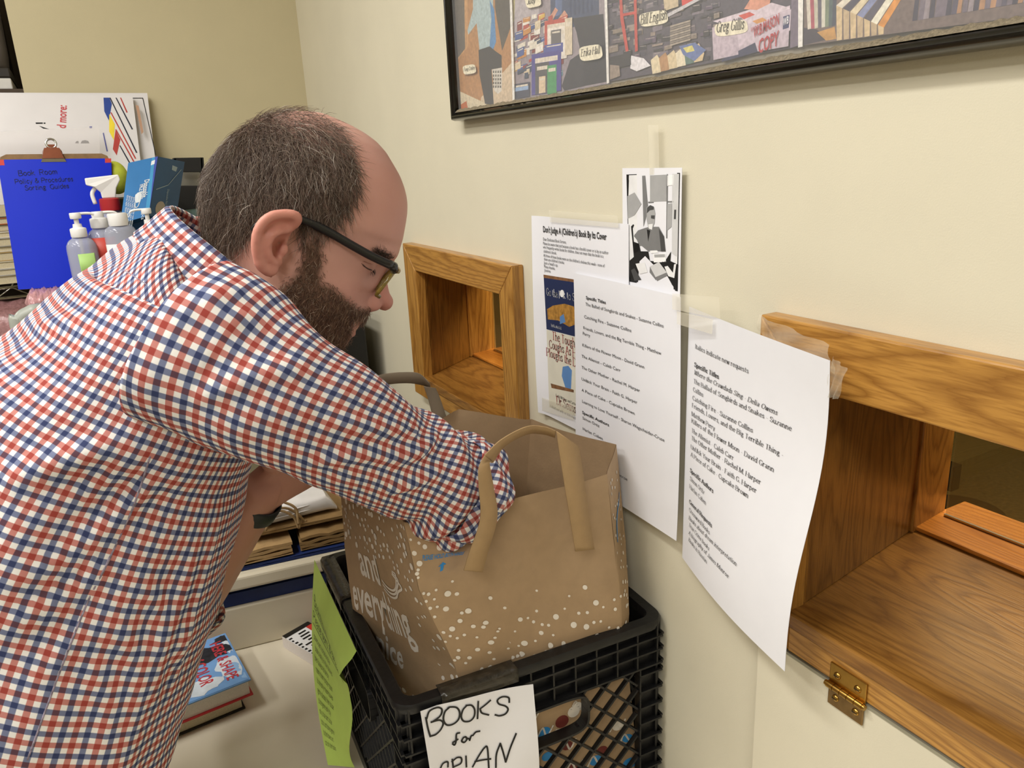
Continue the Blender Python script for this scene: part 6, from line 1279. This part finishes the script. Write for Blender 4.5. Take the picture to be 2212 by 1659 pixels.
# clipboard with a blue folder
y_ = 1.745; cb = dict(TL=PY(0, 349, 1.85), TR=PY(237, 346, 1.85), BL=PY(40, 626, 1.802), BR=PY(250, 612, 1.802))
t = thing('clipboard', cb['BL'], 'brown clipboard with a silver clip holding a bright blue folder at left', 'clipboard')
nC = np.cross(cb['BL']-cb['TL'], cb['TR']-cb['TL']); nC /= np.linalg.norm(nC)
wc_, hc_ = .228, .30
A_ = PY(-6, 346, 1.852); B_ = PY(240, 343, 1.852); f = bil(A_, B_, cb['BL'], cb['BR']); up_ = (A_-cb['BL']); up_ /= np.linalg.norm(up_); rt_ = (B_-A_)/np.linalg.norm(B_-A_)
bd = [A_-up_*.012+up_*.0, A_+rt_*.006+up_*.006, A_+rt_*.016+up_*.011, B_-rt_*.016+up_*.011, B_-rt_*.006+up_*.006, B_-up_*.012, cb['BR'], cb['BL']]
MB().loft([[p-nC*.0035 for p in bd], [p-nC*.0003 for p in bd]]).build('board', M('hardboard', '#7d5f3a', .6, .15, 90), t)
s = Sheet(lambda u, v: f(u/wc_, v/hc_)+nC*(.0035+.002*math.sin(u*14)), wc_, hc_, 8, 8)
for body, px, py, sz in (('Book  Room', 41, 380, .0165), ('Policy & Procedures', 34, 397, .0150), ('Sorting  Guides', 55, 411, .0150)):
    u = (px+3-(py-346)*.15)/240*wc_; v = (py-346)/275*hc_; s.text(body, u+.0003, v+.0002, sz, 1, 'hand', rot=-.03, jit=.14); s.text(body, u+.0004, v+.0004, sz, 1, 'hand', rot=-.03, jit=.14)
s.poly([(0, 0), (wc_, 0), (wc_, .010), (0, .013)], 2)
s.build('blue_folder', [M('blue_poly', '#0428c4', .45, .04, 8, spec=.3), M('marker_on_blue', '#0b123c', .5), M('red_edge', '#c2362f', .5)], t)
cp = (A_+B_)/2-rt_*.004+up_*.004; o = MB()
ck = M('clip_bronze', '#7d4a35', .3, .1, 60, metal=.8); cs_ = M('chrome', '#c9c9c6', .15, metal=1)
q = lambda a, b_, c: cp+rt_*a+up_*b_+nC*c
o.hexa([q(-.019, -.004, .004), q(.019, -.004, .004), q(.019, -.004, .012), q(-.019, -.004, .012)], [q(-.017, .012, .002), q(.017, .012, .002), q(.013, .017, .009), q(-.013, .017, .009)]); o.build('clip', ck, t); 
MB().hexa([q(-.012, .012, .002), q(.012, .012, .002), q(.012, .012, .009), q(-.012, .012, .009)], [q(-.006, .024, .003), q(.006, .024, .003), q(.006, .024, .007), q(-.006, .024, .007)]).build('clip_plate', ck, t)
MB().tube([q(.0, .026, .006)+(rt_*math.cos(a)+up_*math.sin(a))*.0088 for a in np.linspace(0, 6.6, 30)], .0022, 8).build('clip_ring', cs_, t, smooth=True)
MB().hexa([q(-.022, -.010, .003), q(.022, -.010, .003), q(.022, -.010, .006), q(-.022, -.010, .006)], [q(-.019, -.003, .003), q(.019, -.003, .003), q(.019, -.003, .007), q(-.019, -.003, .007)]).build('clip_jaw', cs_, t)
# sign boards leaning on the back wall
def board(name, label, cat, pts, y0, y1, m, deco=None, th=.004):
    c = [PY(*p, y) for p, y in zip(pts, (y0, y0, y1, y1))]; c[2] = np.array([c[2][0], c[2][1], 1.531]); c[3] = np.array([c[3][0], c[3][1], 1.531])
    f = bil(*c); w = np.linalg.norm(c[1]-c[0]); h = np.linalg.norm(c[2]-c[0]); s = Sheet(lambda u, v: f(u/w, v/h), w, h, 4, 4); s.c = c
    if deco: deco(s, w, h)
    o = s.build(name, m, None, th); return tag(o, label, cat)
def inv(c, px, py):    # photo point -> board coordinates (on its plane)
    n = np.cross(c[2]-c[0], c[1]-c[0]); p = PP(px, py, c[0], n); e1 = (c[1]-c[0]); e2 = (c[2]-c[0]); w, h = np.linalg.norm(e1), np.linalg.norm(e2)
    M_ = np.stack([e1/w, e2/h], 1); return np.linalg.lstsq(M_, p-c[0], rcond=None)[0]
def zz(*pts): return [(x/6.146, 190+y/6.146) for x, y in pts]
wb0 = M('white_board', '#dcd9da', .22, .02, 20, coat=.3)
wmats = [wb0, ink('#1f3f8f'), ink('#e6cf35'), ink('#b03a32'), ink('#1d1f33'), ink('#c24a50'), ink('#18181a'), ink('#c9cdd6'), ink('#b08a70'), ink('#5a5f9a')]
def deco1(s, w, h):
    g_ = lambda mi, *pts: s.poly([tuple(inv(s.c, *p)) for p in zz(*pts)], mi)
    g_(1, (1372, 130), (1450, 130), (1478, 215), (1425, 440), (1372, 315)); g_(2, (1435, 350), (1500, 490), (1475, 710), (1420, 590)); g_(3, (1505, 570), (1560, 700), (1500, 915), (1455, 830))
    for k, (a, b_) in enumerate((((1450, 130), (1760, 880)), ((1530, 130), (1725, 560)), ((1590, 130), (1670, 330)), ((1450, 330), (1740, 960)), ((1500, 560), (1715, 1000)), ((1540, 780), (1690, 1080)))):
        mi = (4, 4, 3, 3, 3, 4)[k]; g_(mi, a, (a[0]+16, a[1]), (b_[0]+10, b_[1]), (b_[0]-8, b_[1]+5))
    g_(8, (1790, 230), (1830, 240), (1868, 600), (1840, 630)); 
    u, v = inv(s.c, 139, 279); s.text('d more:', u, v, .024, 5, 'sans', rot=-math.pi/2+.12, bold=True, width=.050)
    g_(6, (462, 462), (556, 462), (556, 480), (466, 482)); g_(6, (566, 464), (592, 464), (590, 482), (568, 480)); g_(6, (505, 505), (638, 552), (560, 545))
    g_(6, (968, 745), (990, 715), (1014, 715), (1016, 746)); g_(6, (1040, 748), (1060, 712), (1100, 704), (1140, 715), (1156, 748)); g_(9, (1165, 520), (1200, 518), (1200, 545), (1168, 546)); g_(9, (1335, 610), (1350, 605), (1390, 860), (1372, 860))
def deco0(s, w, h):
    for p, q_ in (((1755, 137), (1890, 137)), ((1890, 137), (2005, 910))):
        a, b_ = [inv(s.c, *z) for z in zz(p, q_)]; s.stroke([a, b_], .0008, 6)
board('sign_board', 'white sign board with a thin ruled border, hindmost against the back wall', 'sign board', ((-60, 200), (318, 201), (-50, 432), (348, 440)), 2.022, 1.975, wmats, deco0, .006)
board('sign_board', 'glossy white sign board printed with leaning books in blue, yellow and red', 'sign board', ((-60, 203), (286, 206), (-50, 428), (318, 450)), 2.005, 1.955, wmats, deco1, .004)
o = board('sheet_protector', 'clear plastic sleeve standing behind the clipboard in front of the printed sign board', 'plastic sleeve', ((-40, 286), (214, 274), (-30, 425), (222, 442)), 1.95, 1.935, [M('clear_sleeve', '#e9e4e4', .12, 0, alpha=.25, spec=.7)], None, .0006)
o = MB().box((-.655, 1.90, cz+.0005), (-.36, 2.03, 1.530)).build('carton', M('dark_carton', '#57503a', .8, .1, 40)); bevel(o, .003); tag(o, 'dark carton behind the clipboard, the sign boards stand on it', 'carton')
sb = MB(); bc = PY(250, 384, 1.873)
for i in range(1, 16): pass
sb.loft([[bc+.025*np.array([math.sin(q)*math.cos(a), math.sin(q)*math.sin(a), math.cos(q)*1.35]) for a in np.linspace(0, 6.2832, 32, endpoint=False)] for q in np.linspace(.03, 3.11, 20)]); o = sb.build('foam_ball', M('lime_foam', '#b9c23f', .7, .1, 60, .2, 200), None, smooth=True); tag(o, 'yellow-green foam ball wedged behind the right edge of the blue clipboard', 'ball')
# bottles
def zof(px, py, y): return PY(px, py, y)
clearp = M('clear_bottle', '#c3c7d8', .1, .03, 20, alpha=.42, spec=.7); gel = M('clear_gel', '#b8bccb', .2, .03, 20, alpha=.4); wp = M('white_cap', '#e9e8e6', .35, .02, 30)
def pump(t, c, s, spout=-1, tall=1):
    x, y, z = c; e = t
    MB().lathe([(.0005, z), (.0155*s, z), (.0165*s, z+.002), (.0165*s, z+.017*s), (.0155*s, z+.019*s), (.0095*s, z+.021*s), (.0085*s, z+.030*s*tall), (.0005, z+.030*s*tall)], (x, y, 0), 28).build('pump_collar', wp, e, sharp=35)
    z2 = z+.030*s*tall
    MB().tube([(x, y, z2-.002), (x, y, z2+.014*s*tall)], .005*s, 14).build('pump_stem', wp, e, smooth=True)
    z3 = z2+.014*s*tall; hd = MB(); hd.lathe([(.0005, z3-.002), (.0105*s, z3-.002), (.0115*s, z3+.0), (.0115*s, z3+.009*s), (.0105*s, z3+.0105*s), (.0005, z3+.0105*s)], (x, y, 0), 24)
    hd.tube(smoothpath([(x-spout*.008*s, y, z3+.0075*s), (x+spout*.018*s, y, z3+.0080*s), (x+spout*.031*s, y, z3+.0065*s), (x+spout*.036*s, y, z3+.003*s)], 12), [.0048*s]*8+[.004*s]*3+[.0032*s], 12, flat=.62); hd.build('pump_head', wp, e, sharp=40)
def bottle(name, label, c, prof, cap, oval=.72, lab=None):
    x, y, z = c; t = thing(name, (x, y, z), label, 'bottle'); mb = MB(); n = 40
    mb.loft([[np.array([x+r*math.cos(q), y+r*oval*math.sin(q), z+h]) for q in np.linspace(0, 6.2832, n, endpoint=False)] for r, h in prof]); mb.build('bottle_body', clearp, t, sharp=50)
    rg = [[np.array([x+(r-.002)*math.cos(q), y+(r-.002)*oval*math.sin(q), z+h+.002]) for q in np.linspace(0, 6.2832, n, endpoint=False)] for r, h in prof[1:max(2, len(prof)-3)]]; MB().loft(rg).build('gel', gel, t, sharp=50)
    if lab:
        for (a0, a1, h0, h1, m, rr2) in lab:
            mb = MB()
            for q in np.linspace(a0, a1, 14): mb.v += [np.array([x+rr2*math.cos(q), y+rr2*oval*math.sin(q), z+h0]), np.array([x+rr2*math.cos(q), y+rr2*oval*math.sin(q), z+h1])]
            for i in range(13): mb.f.append((2*i, 2*i+2, 2*i+3, 2*i+1)); mb.m.append(0)
            o = mb.build('label', m, t, smooth=True); solid(o, .0004, 1)
    return t
def std(r, h): return [(.0005, 0), (r*.92, .0), (r, .004), (r, h*.86), (r*.96, h*.91), (r*.80, h*.955), (r*.5, h*.985), (.0135, h), (.0125, h+.004), (.0005, h+.004)]
def place(px, ptop, y):    # photo point at the top of the shoulder -> height above the shelf
    p = PY(px, ptop, y); return p
p = place(172, 512, 1.69); h1 = p[2]-cz; t = bottle('pump_bottle', 'clear hand sanitizer pump bottle in front of the blue folder, leftmost of the bottles', (p[0], 1.69, cz+.0006), std(.0265, h1), None, .75, [(-1.9, -.8, h1*.55, h1*.82, M('label_green', '#a9cf7a', .5), .0272)]); pump(t, (p[0], 1.69, cz+h1), .86, 1, .95)
MB().tube([(p[0], 1.69, cz+.012), (p[0], 1.69, cz+h1)], .003, 8).build('dip_tube', wp, t)
p = place(216, 492, 1.715); h1 = p[2]-cz; t = bottle('pump_bottle', 'hand sanitizer pump bottle with a red label, second from the left', (p[0], 1.715, cz+.0006), std(.0265, h1), None, .75, [(-2.6, -.5, h1*.60, h1*.90, M('label_red', '#c9483a', .45), .0272), (-2.6, -.5, h1*.44, h1*.60, M('label_blue', '#2f3f86', .45), .0272)]); pump(t, (p[0], 1.715, cz+h1), .95, 1, .5)
p = place(257, 487, 1.67); h1 = p[2]-cz; t = bottle('flip_top_bottle', 'clear bottle with a white flip-top cap and green and white label', (p[0], 1.67, cz+.0006), [(.0005, 0), (.026, 0), (.0285, .004), (.0285, h1*.93), (.025, h1*.97), (.016, h1), (.0005, h1)], None, .7, [(-2.9, -.3, h1*.4, h1*.82, M('label_white', '#e4e4e0', .5), .0291), (-1.5, -.35, h1*.5, h1*.80, M('label_leaf', '#4f8c2e', .5), .0296)])
MB().lathe([(.0005, h1), (.0165, h1), (.0172, h1+.003), (.0178, h1+.020), (.0165, h1+.023), (.0005, h1+.0235)], (p[0], 1.67, cz), 28).build('flip_cap', wp, t, sharp=40)
p = place(324, 503, 1.67); h1 = p[2]-cz; t = bottle('pump_bottle', 'pump bottle behind the shirt collar in front of the blue mask box', (p[0], 1.67, cz+.0006), std(.025, h1), None, .75); pump(t, (p[0], 1.67, cz+h1-.002), .8, -1, 1.15)
# trigger spray bottle
p = place(240, 452, 1.77); h1 = p[2]-cz; t = bottle('spray_bottle', 'spray bottle with a white trigger head and red collar behind the pump bottles', (p[0], 1.77, cz+.0006), std(.030, h1-.002), None, .8)
x, y, z = p[0], 1.77, cz+h1
MB().lathe([(.0005, -.002), (.019, -.002), (.0195, .002), (.0185, .020), (.016, .022), (.0005, .022)], (x, y, z), 28).build('red_collar', M('red_cap', '#a8262b', .35), t, sharp=40)
hd = MB(); sx = .0
prof = [(-.012, .022, .010), (-.013, .034, .011), (-.022, .044, .013), (-.036, .049, .012), (-.036, .062, .011), (.024, .066, .012), (.026, .056, .012), (.016, .040, .011), (.012, .022, .010)]
hd.loft([[np.array([x+a, y-w, z+b_]) for a, b_, w in prof], [np.array([x+a, y+w, z+b_]) for a, b_, w in prof]]); o = hd.build('spray_head', wp, t); bevel(o, .002)
MB().tube(smoothpath([(x-.018, y, z+.046), (x-.028, y, z+.032), (x-.026, y, z+.012)], 10), .004, 10).build('trigger', wp, t, smooth=True)
# mask box
yb = 1.76; B0 = [PY(277, 352, yb), PY(341, 338, yb-.01), PY(312, 465, yb-.05), PY(268, 484, yb-.04)]
B1 = [PY(277, 352, yb)+np.array([.03, .10, .0]), PY(372, 368, yb+.085), PY(384, 470, yb+.06), PY(312, 465, yb-.05)+np.array([.03, .09, 0])]
fr = [PY(277, 352, yb), PY(341, 338, yb), PY(321, 466, yb-.03), PY(260, 483, yb-.03)]
dp = PY(382, 402, yb+.10)-PY(341, 338, yb); dp = np.array([.058, .085, -.012])
t = thing('mask_box', fr[3], 'blue cardboard box of disposable face masks standing tilted behind the bottles', 'box')
mbx = M('box_blue', '#2f78b8', .35, .10, 14); mbd = M('box_teal', '#1e4d78', .4, .12, 16)
MB().hexa([fr[3], fr[2], fr[2]+dp, fr[3]+dp], [fr[0], fr[1], fr[1]+dp, fr[0]+dp]).build('carton', mbd, t)
nB = np.cross(fr[3]-fr[0], fr[1]-fr[0]); nB /= np.linalg.norm(nB)
f = bil(fr[0], fr[1], fr[3], fr[2]); w, h = np.linalg.norm(fr[1]-fr[0]), np.linalg.norm(fr[3]-fr[0])
s = Sheet(lambda u, v: f(u/w, v/h)+nB*.0006, w, h, 3, 3)
s.poly([(w*.80, 0), (w, 0), (w, h), (w*.86, h)], 2); s.poly([(w*.9, 0), (w, 0), (w, h*.9)], 3)
s.text('Disposable', w*.66, h*.36, .014, 1, 'sans', rot=math.pi/2-.0, width=h*.30, bold=True); s.text('FACE MASKS', w*.52, h*.42, .013, 1, 'sans', rot=math.pi/2, width=h*.26, bold=True)
for k in range(5): s.text('three layer filter non woven', w*(.10+.075*k), h*(.55+.02*k), .006, 1, 'sans', rot=math.pi/2, width=h*.48)
s.poly([(w*a, h*b_) for a, b_ in ((.40, .58), (.48, .55), (.58, .555), (.64, .62), (.62, .70), (.56, .72), (.46, .72), (.40, .66))], 1); s.stroke([(w*.43, h*.72), (w*.46, h*.79), (w*.55, h*.79), (w*.60, h*.71)], .0009, 1, n=14)
s.text('50', w*.08, h*.93, .014, 1, 'sans', bold=True); s.text('pcs', w*.74, h*.93, .010, 1, 'sans', rot=math.pi/2); s.poly([(w*.80, h*.06), (w*.92, h*.05), (w*.92, h*.12), (w*.80, h*.13)], 1)
s.build('front_print', [mbx, M('box_white', '#dfe6ea', .4), M('box_cyan', '#3f95c9', .4), M('box_violet', '#3f4fa8', .4)], t)
f2 = bil(fr[1], fr[1]+dp, fr[2], fr[2]+dp); w2 = np.linalg.norm(dp); nS = np.cross(fr[2]-fr[1], dp); nS /= np.linalg.norm(nS)
s = Sheet(lambda u, v: f2(u/w2, v/h)+nS*.0006, w2, h, 3, 3); s.text('Disposable FACE MASKS', w2*.5, h*.52, .011, 1, 'sans', rot=math.pi/2, width=h*.45); s.poly(ell(w2*.35, h*.86, w2*.17, h*.12, 18), 2); s.stroke([(w2*.1, h*.55), (w2*.5, h*.45), (w2*.9, h*.15)], .0008, 1); s.poly([(w2*.55, h*.1), (w2*.75, h*.12), (w2*.72, h*.2), (w2*.55, h*.18)], 1)
s.build('side_print', [mbd, M('box_grey', '#93a7b2', .4), M('box_sand', '#a79c8c', .5)], t)
lo = [fr[3]*.9+fr[2]*.1-np.array([0, 0, .001]), fr[2]*.95+fr[3]*.05-np.array([0, 0, .001])]
q0 = np.array([lo[0][0], lo[0][1]+.055, cz+.001]); q1 = np.array([lo[1][0]+.01, lo[1][1]+.055, cz+.001]); e_ = np.array([.05, .05, 0])
lb = thing('mask_box', q0, 'second blue mask box underneath the tilted blue box behind the bottles', 'box')
MB().hexa([q0, q1, q1+e_, q0+e_], [lo[0]+np.array([0, .03, -.008]), lo[1]+np.array([.0, .03, -.008]), lo[1]+e_+np.array([0, 0, -.016]), lo[0]+e_+np.array([0, 0, -.016])]).build('carton', mbd, lb)
# black slotted stand on the cart's far corner and other pieces beside the wall
kb = M('black_satin', '#1a1a1a', .45, .1, 60); 
def PB(px, py): return PY(px, py, 1.985)
t = thing('slotted_stand', PB(405, 480), 'black plastic stand with a rectangular slot against the back wall beside the mask box', 'stand')
def blk_(pts, nm, m=kb, dy=.02, y=1.985):
    a = [PY(*p, y) for p in pts]; o = MB().loft([a, [p+np.array([0, dy, 0]) for p in a]]).build(nm, m, t); bevel(o, .0015); return o
blk_([(374, 341), (438, 340), (440, 372), (376, 372)], 'top_bar'); blk_([(374, 341), (382, 341), (384, 402), (377, 402)], 'side_post'); blk_([(432, 340), (440, 340), (444, 402), (436, 402)], 'side_post')
c_ = [PY(*p, 1.985) for p in ((376, 401), (442, 401), (450, 470), (388, 472))]; c_[2][2] = cz+.002; c_[3][2] = cz+.002; o = MB().loft([c_, [p+np.array([0, .02, 0]) for p in c_]]).build('lower_panel', kb, t); bevel(o, .0015)
MB().loft([[PY(*p, 2.034) for p in ((384, 372), (436, 372), (438, 404), (386, 404))], [PY(*p, 2.034)+np.array([0, .004, 0]) for p in ((384, 372), (436, 372), (438, 404), (386, 404))]]).build('slot_card', M('putty_card', '#aaa69a', .7), t)
t = thing('desk_cup', PY(430, 500, 1.90), 'grey-green plastic cup half hidden behind the hair at the back of the head', 'cup')
p = PY(432, 452, 1.90); MB().lathe([(.0005, cz+.001), (.030, cz+.001), (.034, p[2]-.01), (.032, p[2]), (.029, p[2]), (.0275, cz+.01), (.0005, cz+.01)], (p[0], 1.90, 0), 28).build('cup_wall', M('grey_green', '#5f7670', .5), t, sharp=45)
# black cabinet against the right wall behind the face
pr = PX(800, 800, -.004)
t = thing('black_cabinet', (-.09, 1.78, 0), 'tall narrow black cabinet against the cream wall, seen below the beard', 'cabinet')
e0 = PY(791, 691, 1.60); e1 = PY(803, 818, 1.60); x1 = -.004
o = MB().box((-.155, 1.615, .001), (e1[0]+.002, 1.98, 1.27)).build('box_body', kb, t); bevel(o, .003)
# ---------------------------------------------------------------- alcove at the far left
shm = M('dark_shelf', '#4a3d30', .6, .15, 40); zs_ = 1.798; zw = 1.312
t = thing('storage_rack', (-1.1, 2.75, 0), 'dark storage rack in the alcove beyond the end of the back wall', 'rack')
for z in (.45, zs_): o = MB().box((-1.6, 2.42, z-.025), (-.61, 2.95, z)).build('shelf', shm, t); bevel(o, .002)
for x in (-1.58, -.63): MB().box((x-.018, 2.91, 0), (x+.018, 2.95, 2.2)).build('post', M('rack_post', '#5b5148', .5), t)
MB().box((-1.6, 2.94, .4), (-.61, 2.96, 2.2)).build('back_panel', M('rack_back', '#3a3028', .7), t)
chr_ = M('chrome', '#c9c9c6', .15, metal=1)
w = MB()
for y in (2.40, 2.55, 2.70, 2.85): w.tube([(-1.6, y, zw-.004), (-.64, y, zw-.004)], .0035, 8)
for y in (2.40, 2.85): w.tube([(-1.6, y, zw-.030), (-.64, y, zw-.030)], .0035, 8)
for i in range(24): x = -1.58+i*.04; w.tube([(x, 2.40, zw-.002), (x, 2.85, zw-.002)], .0018, 6)
for i in range(12): x = -1.58+i*.08; w.tube([(x, 2.40, zw-.03), (x+.04, 2.40, zw-.004), (x+.08, 2.40, zw-.03)], .0018, 6)
w.build('wire_shelf', chr_, t, smooth=True)
MB().tube(smoothpath([(-.70, 2.385, zw+.05), (-.694, 2.38, zw+.02), (-.69, 2.385, zw-.03)], 12), [.006]*3+[.011]*5+[.008]*4, 12).build('shelf_clip', M('black_clip', '#22231f', .4), t, smooth=True)
rr = random.Random(31); z = zw+.0005
cols_ = ['#d5c8ab', '#b9b7b2', '#e0d9c6', '#b99a63', '#d8d2c4', '#a9a49a', '#e3ddd0', '#9d8f78']
names = ['cream paperback', 'pale grey hardback', 'ivory hardback', 'ochre book', 'off-white book', 'grey paperback', 'white paperback', 'taupe hardback', 'orange hardback', 'dark green hardback']
order = ['lowest', 'second from the bottom', 'third from the bottom', 'fourth from the bottom', 'fifth from the bottom', 'fifth from the top', 'fourth from the top', 'third from the top', 'second from the top', 'topmost']
for i in range(10):
    th = (.022, .018, .020, .024, .014, .022, .016, .018, .018, .050)[i]; c = (cols_+['#b8602c', '#39473c'])[i]; w = .15+rr.uniform(-.01, .012); X = yaw(-.84+rr.uniform(-.006, .006), 2.55, rr.uniform(-.05, .05)); bx_ = -.84
    t = thing('book', (bx_, 2.55, z), '%s, %s of the stack left of the blue clipboard' % (names[i], order[i]), 'book', 'books stacked on the alcove rack')
    MB().box((-w, -.1, z), (w, .1, z+.002), X=X).box((-w, -.1, z+th-.0025), (w, .1, z+th-.0005), X=X).box((-w, .098, z+.002), (w, .1, z+th-.0025), X=X).build('cover', M('cover_'+c.strip('#'), c, .6), t)
    MB().box((-w+.004, -.096, z+.002), (w-.004, .0978, z+th-.0025), X=X).build('page_block', M('page_cream', '#cfc3a6'), t); z += th
# on the rack's upper shelf: white binder, dark case and a grey bin
o = MB().box((-.98, 2.44, zs_+.0005), (-.640, 2.74, zs_+.027)).build('binder_box', M('white_card', '#e6e4e0', .5)); bevel(o, .003); tag(o, 'white flat box on the upper rack shelf at the top left corner', 'box')
o = MB().box((-.98, 2.44, zs_+.0275), (-.638, 2.74, zs_+.052)).build('flat_case', M('dark_case', '#2b2620', .5)); bevel(o, .004); tag(o, 'dark flat case lying on the white box at the top left corner', 'case')
mb = MB(); zb = zs_+.0525; rings = []
for zz_, k in ((0, .92), (.01, .97), (.05, 1), (.28, 1.04), (.30, 1.06), (.31, 1.06), (.31, 1.0), (.30, .98)): rings.append([np.array([-.80+.158*k*np.sign(math.cos(q))*abs(math.cos(q))**.5, 2.60+.15*k*np.sign(math.sin(q))*abs(math.sin(q))**.5, zb+zz_]) for q in np.linspace(0, 6.283, 40, endpoint=False)])
mb.loft(rings); o = mb.build('storage_bin', M('lilac_grey', '#9a949c', .45, .06, 30), None, sharp=50); tag(o, 'grey plastic bin on the dark case at the top left corner', 'bin')
o = MB(); R_ = []
for i in range(20):
    a = i/19; e = min(1, .35+math.sin(min(a*8, 1.57)))*min(1, .35+math.sin(min((1-a)*8, 1.57))); R_.append([np.array([-1.0+.32*a, 2.50, 1.195])+np.array([0, .07*math.cos(q), .065*math.sin(q)])*e*(1+.06*math.sin(5*q+i*2)) for q in np.linspace(0, 6.283, 24, endpoint=False)])
o.loft(R_); o = o.build('bubble_wrap', M('pink_film', '#cf9c9f'), None, smooth=True); tag(o, 'roll of pink bubble wrap below the chrome wire shelf at left edge', 'bubble wrap')
t = [x for x in bpy.data.objects if x.name == 'storage_rack'][0]
o = MB().box((-1.3, 2.36, 1.095), (-.62, 2.85, 1.124)).build('shelf', shm, t); bevel(o, .002); MB().box((-1.3, 2.37, 0), (-1.27, 2.85, 1.095)).build('side_panel', shm, t); MB().box((-.65, 2.37, 0), (-.62, 2.85, 1.095)).build('side_panel', shm, t)
